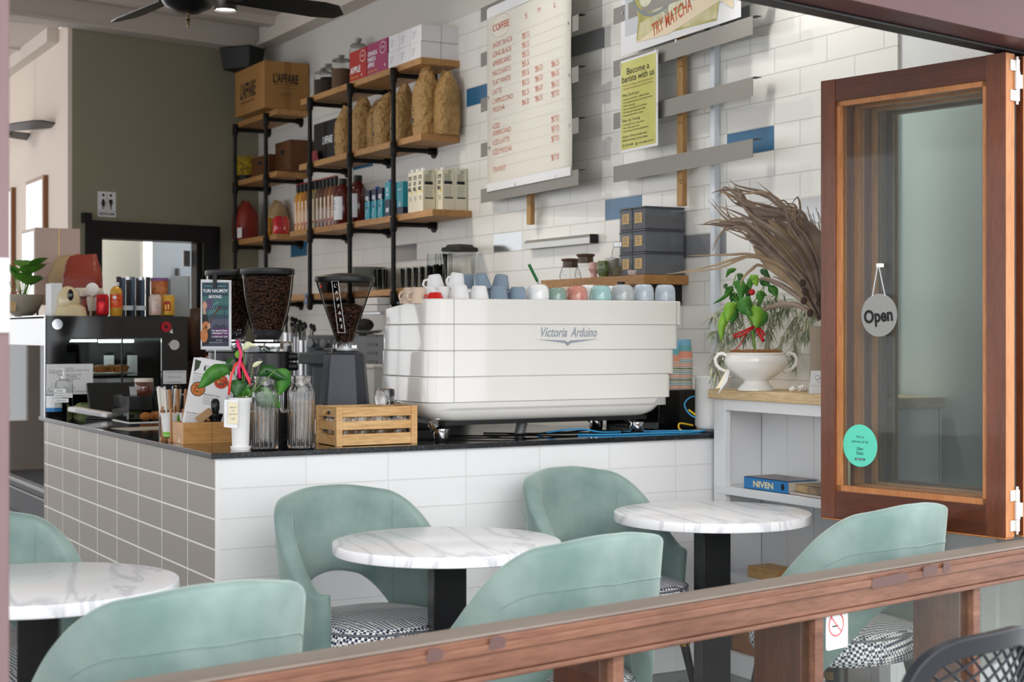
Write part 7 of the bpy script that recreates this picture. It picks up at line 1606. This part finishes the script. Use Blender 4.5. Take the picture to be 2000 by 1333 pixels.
def leafq(mb, pts, W, y0, y1, m=0):
    P_ = [Q(u, v, y0+(y1-y0)*i/(len(pts)-1)) for i, (u, v) in enumerate(pts)]; N = 8; rows = []
    def at(t_): x = t_*(len(P_)-1); i = min(int(x), len(P_)-2); return P_[i].lerp(P_[i+1], x-i)
    for i in range(N+1):
        t_ = i/N; c_ = at(t_); tg = (at(min(1, t_+.06))-at(max(0, t_-.06))).normalized(); sd = tg.cross(Vector((0, 1, .2))).normalized(); w = W*1.15*math.sin(PI*min(1, .03+.95*t_**.75))
        rows.append([mb.V(c_-sd*w+Vector((0, .3*w, 0))), mb.V(c_), mb.V(c_+sd*w+Vector((0, .3*w, 0)))])
    for i in range(N):
        for j in range(2): mb.face((rows[i][j], rows[i+1][j], rows[i+1][j+1], rows[i][j+1]), m)
b = MB(); b.tube([Q(1474, 683, 0), Q(1471, 655, 0), Q(1468, 635), Q(1462, 610), Q(1450, 590)], [.0055, .005, .005, .004, .002], 0, 8)
for q in (((1470, 640), (1485, 600), (1492, 560)), ((1468, 632), (1440, 590), (1430, 560), (1438, 535)), ((1464, 612), (1455, 570), (1449, 536)), ((1462, 610), (1478, 580), (1500, 545), (1487, 535)), ((1460, 605), (1430, 580))): b.tube([Q(u, v, rn.uniform(-.01, .01)) for u, v in q], .002, 0, 6)
b.build('stem', M['stem'], TL)
lm = [M['leafg'], M['leafl'], M['leafd']]
for (p_, w_, m_, y_) in (([(1470, 595), (1459, 608), (1462, 618)], .022, 1, -.04), ([(1464, 580), (1452, 600), (1468, 617)], .026, 0, -.05), ([(1471, 598), (1478, 616), (1476, 641)], .026, 1, -.05), ([(1484, 606), (1490, 622), (1478, 642)], .020, 0, -.045), ([(1440, 590), (1420, 612), (1408, 640), (1409, 668)], .018, 1, -.02), ([(1433, 592), (1424, 605), (1420, 630)], .022, 1, -.03), ([(1440, 600), (1432, 620), (1426, 634)], .014, 0, -.01),
        ([(1432, 560), (1422, 570), (1414, 585)], .013, 0, 0), ([(1428, 570), (1408, 585), (1392, 594)], .006, 0, 0), ([(1438, 548), (1448, 562), (1446, 590)], .020, 0, -.02), ([(1440, 535), (1448, 542), (1444, 552)], .011, 2, 0), ([(1438, 526), (1424, 530), (1417, 543)], .009, 0, 0), ([(1450, 535), (1444, 545), (1447, 551)], .008, 2, .0), ([(1470, 540), (1464, 555), (1466, 565)], .012, 0, -.01),
        ([(1462, 548), (1474, 545), (1478, 560)], .018, 1, -.01), ([(1483, 550), (1495, 553), (1505, 560)], .013, 0, 0), ([(1500, 560), (1512, 568), (1517, 582)], .016, 0, -.01), ([(1495, 545), (1499, 540), (1500, 548)], .012, 2, .01), ([(1484, 528), (1494, 532), (1500, 544)], .012, 2, 0), ([(1440, 575), (1430, 580), (1428, 592)], .013, 2, .01), ([(1450, 575), (1440, 590), (1445, 605)], .014, 0, 0), ([(1476, 575), (1486, 580), (1482, 596)], .014, 0, 0),
        ([(1420, 555), (1416, 560), (1418, 566)], .008, 2, 0), ([(1432, 550), (1438, 556), (1440, 566)], .009, 0, 0), ([(1478, 570), (1490, 575), (1498, 578)], .010, 0, .01), ([(1455, 555), (1462, 570), (1458, 590)], .013, 2, .01)):
    b = MB(); leafq(b, p_, w_, y_, y_-.02); b.build('leaf', lm[m_], TL, solid=.0006)
b = MB(); b.sphere(Q(1468, 571, -.04), .014, 0, 14, 8, (1, 1, .95)); b.build('chilli_fruit', mat('red_fruit', '#b3101c', .15, coat=.5), TL); b = MB(); b.sphere(Q(1453, 587, -.03), .006, 0, 8, 6); b.build('chilli_fruit', MATS['red_fruit'], TL)
def rib(mb, pts, w, y=-.02):
    P_ = [Q(u, v, y) for u, v in pts]; n = len(P_); rows = []
    for i in range(n): tg = (P_[min(i+1, n-1)]-P_[max(i-1, 0)]).normalized(); sd = tg.cross(Vector((0, 1, 0))); q = P_[i]+Vector((0, .005*math.sin(i*1.9), 0)); rows.append((mb.V(q-sd*w), mb.V(q+sd*w)))
    for i in range(n-1): mb.face((rows[i][0], rows[i+1][0], rows[i+1][1], rows[i][1]))
for pts, w in (([(1471, 638), (1455, 646), (1440, 652), (1432, 655), (1435, 659), (1448, 656), (1460, 648), (1471, 640)], .004), ([(1471, 638), (1482, 642), (1490, 650), (1491, 656)], .005), ([(1477, 640), (1481, 650), (1488, 661), (1490, 668)], .0065), ([(1460, 646), (1452, 662), (1444, 676), (1430, 688)], .002)):
    b = MB(); rib(b, pts, w); b.build('bow_ribbon', M['redribbon'], TL, solid=.0006)
b = MB(); b.tube([Q(1407, 717, -.01), Q(1415, 721, -.01), Q(1423, 722, -.01)], .001, 0, 5); q = [Q(1420, 722, -.02), Q(1424, 724, -.02), Q(1413, 752, -.08), Q(1401, 770, -.08)]; b.build('string', M['rope'], TL)
b = MB(); b.poly([(1, 0, 0)]*0 or [tuple(x) for x in (Q(1421, 722, -.03), Q(1425, 725, -.03), Q(1420, 745, -.09), Q(1402, 770, -.09))]); b.build('gift_tag', M['paper'], TL, smooth=0, solid=.001)
b = MB(); b.poly([tuple(x) for x in (Q(1418, 724, -.025), Q(1421, 723, -.025), Q(1408, 757, -.07), Q(1398, 760, -.07))]); b.build('gift_tag', mat('cream_tag', '#efe6c8', .7), TL, smooth=0, solid=.001)

# ribbed vase with dried palm, oat grass, thistles
pv = atD(1612, 650, 5.93); V = thing('dried_arrangement', 'taupe ribbed vase of dried palm leaves and oat grass beside the window', 'vase', (pv.x, pv.y, TB), VIEW)
b = MB(); b.lathe([(.055, 0), (.058, .01), (.058, .255), (.052, .258), (.05, .20), (0, .19)], 72, fn=lambda a, h: 1+(.03 if int(a/(2*PI)*72) % 2 else 0), cap1=False); b.build('vase', mat('taupe_ribbed', '#9a8c7a', .6), V, smooth=20)
kv = 5.93/3000
def U(u, v, y=0): q = (5.93+y)/3000; return Vector(((u-1000)*q-612*kv, y, 1.4+(650-v)*q-TB))
dm = [mat('dried_palm', '#9c8a7a', .7, noise=(12, '#75655a', .35, .65)), mat('dried_palm_pale', '#b09878', .7, noise=(12, '#98826a', .35, .65)), mat('oat_grass', '#c2c1a4', .7), mat('olive_grass', '#98a48c', .7), mat('plume', '#9a887c', .9), mat('thistle', '#4a3c36', .9)]
def spl(P_, n=14):
    out = []
    for i in range(len(P_)-1):
        p0, p1, p2, p3 = P_[max(i-1, 0)], P_[i], P_[i+1], P_[min(i+2, len(P_)-1)]
        m_ = max(3, n//(len(P_)-1))
        for k in range(m_): t_ = k/m_; out.append(.5*((2*p1)+(p2-p0)*t_+(2*p0-5*p1+4*p2-p3)*t_*t_+(3*p1-p0-3*p2+p3)*t_**3))
    return out+[P_[-1]]
def blade(pts, w, m, ydep, wp=.5, twist=0.3, nm='palm_strip'):
    P_ = spl([U(u, v, ydep*i/(len(pts)-1)) for i, (u, v) in enumerate(pts)], 16); n = len(P_); b = MB(); rows = []
    for i in range(n):
        f = i/(n-1); tg = (P_[min(i+1, n-1)]-P_[max(i-1, 0)]).normalized(); sd = tg.cross(Vector((math.sin(twist*f*3)*.7, 1, 0))).normalized(); ww = w*(.55+.45*math.sin(PI*min(1, f/wp*.5)) if f < wp else 1)*(1 if f < wp else max(.04, 1-((f-wp)/(1-wp))**1.4))
        rows.append((b.V(P_[i]-sd*ww), b.V(P_[i]+Vector((0, -.25*ww, 0))), b.V(P_[i]+sd*ww)))
    for i in range(n-1):
        for j in range(2): b.face((rows[i][j], rows[i+1][j], rows[i+1][j+1], rows[i][j+1]))
    b.build(nm, dm[m], V, solid=.0008)
O = (1603, 625)
rn = random.Random(9)
main = [((1590, 560), (1540, 470), (1475, 420), (1440, 390), (1412, 375), (1407, 385)), ((1585, 540), (1530, 460), (1470, 410), (1425, 380)), ((1592, 530), (1545, 430), (1500, 410), (1455, 400), (1425, 368)), ((1580, 550), (1510, 470), (1460, 445), (1400, 440), (1372, 437)),
        ((1575, 560), (1500, 480), (1455, 440), (1420, 445), (1385, 490)), ((1580, 560), (1520, 490), (1460, 435), (1420, 430), (1390, 395)), ((1596, 510), (1550, 440), (1510, 420), (1480, 420), (1462, 400), (1440, 378)), ((1598, 500), (1560, 430), (1540, 420), (1500, 385), (1450, 372), (1430, 365)),
        ((1570, 570), (1510, 500), (1470, 470), (1450, 455), (1395, 440)), ((1600, 480), (1580, 440), (1560, 420), (1545, 404), (1505, 407)), ((1590, 520), (1550, 440), (1530, 410), (1480, 372)), ((1594, 540), (1560, 470), (1540, 445), (1556, 420), (1552, 400), (1530, 398)),
        ((1584, 560), (1535, 500), (1490, 450), (1440, 425), (1405, 402)), ((1578, 570), (1530, 510), (1470, 455), (1430, 440), (1380, 437)), ((1598, 520), (1572, 470), (1556, 440), (1548, 410)), ((1586, 545), (1540, 480), (1500, 430), (1478, 412), (1440, 400), (1415, 378))]
for i, q in enumerate(main): [blade([O]+[(u+rn.uniform(-12, 10)*j*(k+1)/len(q), v+rn.uniform(-14, 10)*j*(k+1)/len(q)) for k, (u, v) in enumerate(q)], .0055+.0035*rn.random(), (i+j) % 4 == 0, -.05+.12*rn.random()-.06, .5, rn.uniform(-.6, .6)) for j in (0, 1, 1.6)]
wide = [((1560, 560), (1500, 510), (1470, 480)), ((1570, 540), (1520, 480), (1480, 440)), ((1585, 520), (1550, 460), (1505, 420)), ((1592, 500), (1570, 450), (1535, 415)), ((1598, 490), (1585, 450), (1570, 430)), ((1575, 555), (1510, 500), (1455, 450)), ((1580, 530), (1530, 460), (1500, 430))]
for i, q in enumerate(wide): blade([O]+list(q), .020+.008*rn.random(), (1, 0, 0, 1, 0, 0, 1)[i], -.02-.03*rn.random(), .6, rn.uniform(-.2, .2))
for q in (((1560, 545), (1478, 500), (1400, 525), (1302, 535)), ((1555, 540), (1470, 502), (1390, 520), (1300, 537)), ((1550, 530), (1475, 499), (1420, 498), (1342, 500))): blade([O]+list(q), .005, 1, -.10, .6, 0)
blade([O, (1560, 560), (1490, 520), (1470, 525), (1450, 545), (1447, 560)], .006, 1, -.04, .6, 0)
# oat grass sprays
def spray(pts, m, nl, ll, seed, wl=.004):
    r = random.Random(seed); P_ = spl([U(u, v, r.uniform(-.02, .02)+.34*min(1, max(0, (1604-u)/50))) for u, v in pts], 24); b = MB(); b.tube(P_, .0011, 0, 4)
    for i in range(nl):
        f = .30+.70*r.random(); k = int(f*(len(P_)-1)); d = Vector((r.uniform(-.9, .5), r.uniform(-.6, .6), r.uniform(-1.3, .0))); leaf(b, P_[k], d, ll*r.uniform(.6, 1.2), wl, 0, .3, nseg=4)
    b.build('oat_grass_spray', dm[m], V, smooth=0)
for i, q in enumerate(([O, (1560, 590), (1500, 610), (1440, 640), (1410, 680), (1392, 740)], [O, (1550, 585), (1490, 600), (1430, 630), (1400, 690), (1405, 745)], [O, (1560, 600), (1520, 610), (1480, 640), (1450, 660)], [O, (1570, 605), (1540, 640), (1520, 680), (1508, 690)], [O, (1575, 600), (1555, 650), (1550, 700), (1552, 710)], [O, (1585, 605), (1575, 630), (1568, 660)], [O, (1560, 580), (1500, 580), (1450, 610), (1420, 640), (1385, 650)], [O, (1550, 600), (1510, 620), (1500, 660), (1500, 680)], [O, (1540, 590), (1480, 590), (1420, 600), (1385, 625)], [O, (1540, 600), (1500, 640), (1440, 650), (1415, 700), (1385, 720)])):
    spray(q, 2 if i % 2 else 3, 60, .045, 40+i); spray([(u+rn.uniform(-6, 6), v+rn.uniform(-8, 4)) for u, v in q], 3 if i % 2 else 2, 45, .05, 60+i)
for q in ([O, (1570, 590), (1530, 560), (1495, 545), (1480, 548)], [O, (1565, 600), (1540, 595), (1505, 600), (1485, 612)], [O, (1580, 580), (1545, 555), (1510, 540)]):
    P_ = spl([U(u, v, .25*min(1, (1606-u)/90)) for u, v in q], 20); b = MB(); b.tube(P_, [.002+.010*math.sin(PI*min(1, i/(len(P_)-1)*1.02)) for i in range(len(P_))], 0, 8); b.build('grass_plume', dm[4], V, smooth=0)
for u, v in ((1568, 553), (1573, 570), (1570, 588), (1582, 612), (1600, 578), (1600, 592)): b = MB(); b.sphere(U(u, v, -.06), .013, 0, 10, 7, (1, 1, 1.2)); b.tube([U(u, v, -.06), U(*O)], .0015, 0, 5); b.build('thistle_head', dm[5], V, smooth=0)
for i in range(12):
    a = (rn.uniform(1575, 1606), rn.uniform(400, 480)); b = MB(); b.tube(spl([U(*O), U(1596, 540, .02), U(a[0]+8, a[1]+40, .03), U(a[0], a[1], .04)], 12), .0014, 0, 4); b.tube(spl([U(a[0]+6, a[1]+50, .03), U(a[0]-12, a[1]+20, .03), U(a[0]-18, a[1]+8, .03)], 6), .001, 0, 4); b.build('dry_twig', dm[0], V, smooth=0)
# card and small shells
cd_ = atD(1592, 650, 5.86); o = thing('small_card', 'small white greeting card with a line drawing in front of the ribbed vase', 'card', (cd_.x, cd_.y, TB), VIEW)
b = MB(); b.extrude([(-.024, 0), (.03, 0), (.03, .088), (-.015, .088)], 0, .002, 'xz'); b.build('card', M['paper'], o, smooth=0); b = MB(); b.ring(.010, .062, .010, .009, .0012, 0, 1, 14); b.ring(.016, .050, .009, .008, .0012, 0, 1, 14); b.line(-.02, .03, .028, .03, .0008, 0, 1); b.build('drawing', M['inkgrey'], o, smooth=0)
for i, (u, s_) in enumerate(((1543, .011), (1560, .013), (1573, .007))):
    q = atD(u, 650, 6.05); b = MB(); b.lathe([(s_*.7, 0), (s_, s_), (s_*.8, s_*2), (s_*.6, s_*2), (s_*.7, s_), (0, s_*.5)], 12, cap1=False); tag(b.build('tealight_holder', M['ceramic'] if i < 2 else M['steel'], None, loc=(q.x, q.y, TB+(s_*.75 if i < 2 else 0)), rot=(R(70 if i < 2 else 0), 0, R(30+60*i))), ('tipped white egg cup nearest the tureen', 'tipped white egg cup beside the card', 'tiny metal cup beside the card')[i], 'cup')
# ================================================================= FANS, LAMPS, WALL SIGNS
M['fanblack'] = mat('fan_black', '#0e0d0e', .3); M['bronze'] = mat('aged_bronze', '#8a7458', .3, metal=.9)
def fan(x, y, z, ztop_, a0, lb, lamp=True):
    t = thing('ceiling_fan', lb, 'ceiling fan', (x, y, z), a0)
    b = MB(); b.lathe([(0, -.10), (.05, -.095), (.10, -.07), (.13, -.03), (.135, .03), (.10, .08), (.03, .10)], 36, cap1=False); b.build('motor', M['fanblack'], t)
    b = MB(); b.cyl((0, 0, .08), .014, ztop_-z-.08, 0, 12); b.lathe([(.06, ztop_-z-.06), (.075, ztop_-z-.001)], 20); b.build('down_rod', M['fanblack'], t)
    b = MB(); b.lathe([(0, -.165), (.004, -.16), (.007, -.15), (.003, -.143), (.011, -.132), (.006, -.122), (.010, -.115), (.006, -.10), (.008, -.095)], 16, cap0=False); b.build('finial', M['bronze'], t)
    for k in range(4):
        a = k*PI/2; b = MB(); b.M = Matrix.Rotation(a, 4, 'Z') @ Matrix.Translation((0, 0, .0)) @ Matrix.Rotation(R(-15), 4, 'X')
        b.extrude([(.20, -.055), (.66, -.075), (.74, -.06), (.80, .01), (.77, .06), (.66, .075), (.20, .055)], -.004, .004, 'xy'); b.build('blade', M['fanblack'], t, bevel=.001)
        b = MB(); b.M = Matrix.Rotation(a, 4, 'Z'); b.box(.11, .26, -.02, .02, -.012, -.004); b.build('blade_arm', M['fanblack'], t, smooth=0)
    return t
def camxy(X, D): p = RT*X+FW*D; return p.x, p.y
ca = math.atan2(FW.y*math.sin(R(36))+RT.y*math.cos(R(36)), FW.x*math.sin(R(36))+RT.x*math.cos(R(36)))
x, y = camxy(-1.446, 6.86); fan(x, y, 2.925, 3.72, ca, 'black four-blade ceiling fan over the counter, cut by the top of the frame')
ca2 = math.atan2(FW.y*math.sin(R(57))+RT.y*math.cos(R(57)), FW.x*math.sin(R(57))+RT.x*math.cos(R(57)))
x2, y2 = camxy(-4.01, 11.63)
ang2 = math.atan2((FW*(11.2-11.63)+RT*(-3.34+4.01)).y, (FW*(11.2-11.63)+RT*(-3.34+4.01)).x); fan(x2, y2, 2.93, 3.72, ang2, 'black four-blade ceiling fan far back at the left edge')
# surface downlight
x, y = camxy((440-1000)/3000*8.3, 8.3)
t = thing('ceiling_spotlight', 'black cylindrical spotlight glowing white beside the ceiling fan', 'spotlight', (x, y, 3.14)); b = MB(); b.lathe([(.058, .01), (.060, 0), (.062, .0), (.062, .10), (.05, .115), (.012, .12), (.012, .58)], 28, cap0=False); b.build('housing', M['black'], t)
b = MB(); b.lathe([(.056, .012), (0, .008)], 24, cap0=False, cap1=False); b.build('lens', mat('lamp_lens', '#ffffff', .5, emit='#fff4e0', es=25), t)
def spot(x, y, z, tx, ty, tz, e, col, size=R(95), r=.03):
    l = bpy.data.lights.new('spotlight_beam', 'SPOT'); o = bpy.data.objects.new('spotlight_beam', l); COL.objects.link(o); l.energy = e; l.color = col; l.spot_size = size; l.spot_blend = .6; l.shadow_soft_size = r
    o.location = (x, y, z); o.rotation_euler = (Vector((tx, ty, tz))-Vector((x, y, z))).to_track_quat('-Z', 'Y').to_euler(); return o
spot(x, y, 3.13, x+.5, y-.6, 0, 22, (1, .82, .62), R(120), .05)
for i, (sx, sy, tx, ty, tz, e) in enumerate(((3.62, 4.85, 4.0, 4.2, 1.2, 38), (2.35, 7.9, 4.1, 6.7, 2.2, 24), (2.55, 6.9, 4.1, 5.6, 2.2, 32), (2.3, 9.6, 3.9, 8.6, 1.6, 4))):  # first lamp is an added fill for the dim wall behind the sashes
    t = thing('ceiling_spotlight', 'black ceiling spotlight above the counter, %s' % ('added to brighten the wall behind the folded sashes', 'aimed at the coffee menu', 'aimed at the yellow poster', 'aimed at the pipe shelving')[i], 'spotlight', (sx, sy, 3.60)); b = MB(); b.lathe([(.045, 0), (.045, .11), (.02, .12)], 20); b.build('housing', M['black'], t)
    b = MB(); b.lathe([(.04, -.001), (0, -.003)], 20, cap0=False, cap1=False); b.build('lens', MATS['lamp_lens'], t)
    spot(sx, sy, 3.585, tx, ty, tz, e, (1, .96, .90))
# corridor lamp and warm glow
l = bpy.data.lights.new('corridor_lamp', 'POINT'); o = bpy.data.objects.new('corridor_lamp', l); COL.objects.link(o); l.energy = 20; l.color = (1, .90, .82); l.shadow_soft_size = .12; o.location = (.4, 12.2, 2.9)
l = bpy.data.lights.new('restroom_lamp', 'POINT'); o = bpy.data.objects.new('restroom_lamp', l); COL.objects.link(o); l.energy = 14; l.color = (1, .98, .90); l.shadow_soft_size = .4; o.location = (3.9, 12.2, 2.2)
# pictures on the cream wall
for (u0, u1, v0, lb) in ((57, 92, 342, 'brown framed picture on the cream wall, nearer the olive wall'), (-30, 29, 366, 'brown framed picture on the cream wall, cut by the window post')):
    y1 = atX(u0, 0, 2.575).y; y0 = atX(u1, 0, 2.575).y; zt_ = atX(u1, v0, 2.575).z; w = y1-y0
    t = thing('picture_frame', lb, 'picture', (2.578, y1, zt_-.95), SHR); b = MB(); b.box(0, w, -.03, 0, 0, .95); b.build('frame', mat('brown_frame', '#8a5a36', .4), t, smooth=0)
    b = MB(); b.box(.03, w-.03, -.033, -.0305, .03, .92); b.build('glazed_print', mat('faded_print', '#d9c3b8', .08, coat=.6), t, smooth=0)
# restroom sign
e = bpy.data.objects.new('tmp', None); e.location = OW0; e.rotation_euler = (0, 0, OA); x0, z0 = fr(e, 191, 423, -.004); x1, z1 = fr(e, 226, 376, -.004); bpy.data.objects.remove(e)
t = thing('restroom_sign', 'white restrooms sign with woman and man symbols above the black doorway', 'sign', OW0, OA)
b = MB(); b.box(x0, x1, -.006, -.001, z0, z1); b.build('panel', M['paper'], t, smooth=0)
b = MB(); W = x1-x0; H = z1-z0; zc = z0+H*.30; L = 11
for cx, wm in ((x0+W*.30, True), (x0+W*.72, False)):
    b.ell(cx, z1-H*.14, H*.055, H*.055, 0, L, 12); s_ = H*.0105
    if wm: b.pol([(cx-3*s_, zc+38*s_), (cx+3*s_, zc+38*s_), (cx+11*s_, zc+20*s_), (cx+8*s_, zc+19*s_), (cx+4*s_, zc+28*s_), (cx+8*s_, zc+12*s_), (cx-8*s_, zc+12*s_), (cx-4*s_, zc+28*s_), (cx-8*s_, zc+19*s_), (cx-11*s_, zc+20*s_)], 0, L)
    else: b.pol([(cx-7*s_, zc+38*s_), (cx+7*s_, zc+38*s_), (cx+9*s_, zc+20*s_), (cx+6*s_, zc+20*s_), (cx+5*s_, zc+30*s_), (cx+4*s_, zc+12*s_), (cx-4*s_, zc+12*s_), (cx-5*s_, zc+30*s_), (cx-6*s_, zc+20*s_), (cx-9*s_, zc+20*s_)], 0, L)
    b.rect(cx-4*s_, cx-1*s_, zc, zc+14*s_, 0, L); b.rect(cx+1*s_, cx+4*s_, zc, zc+14*s_, 0, L)
b.rect(x0+W*.505, x0+W*.525, zc, z1-H*.08, 0, L); b.rect(x0, x1, z0+H*.235, z0+H*.245, 1, L); b.text('RESTROOMS', x0+W*.5, z0+H*.07, H*.10, 0, L=L, align='c', w=W*.86, bold=.03)
b.build('symbols', [M['ink'], M['inkgrey']], t, smooth=0)
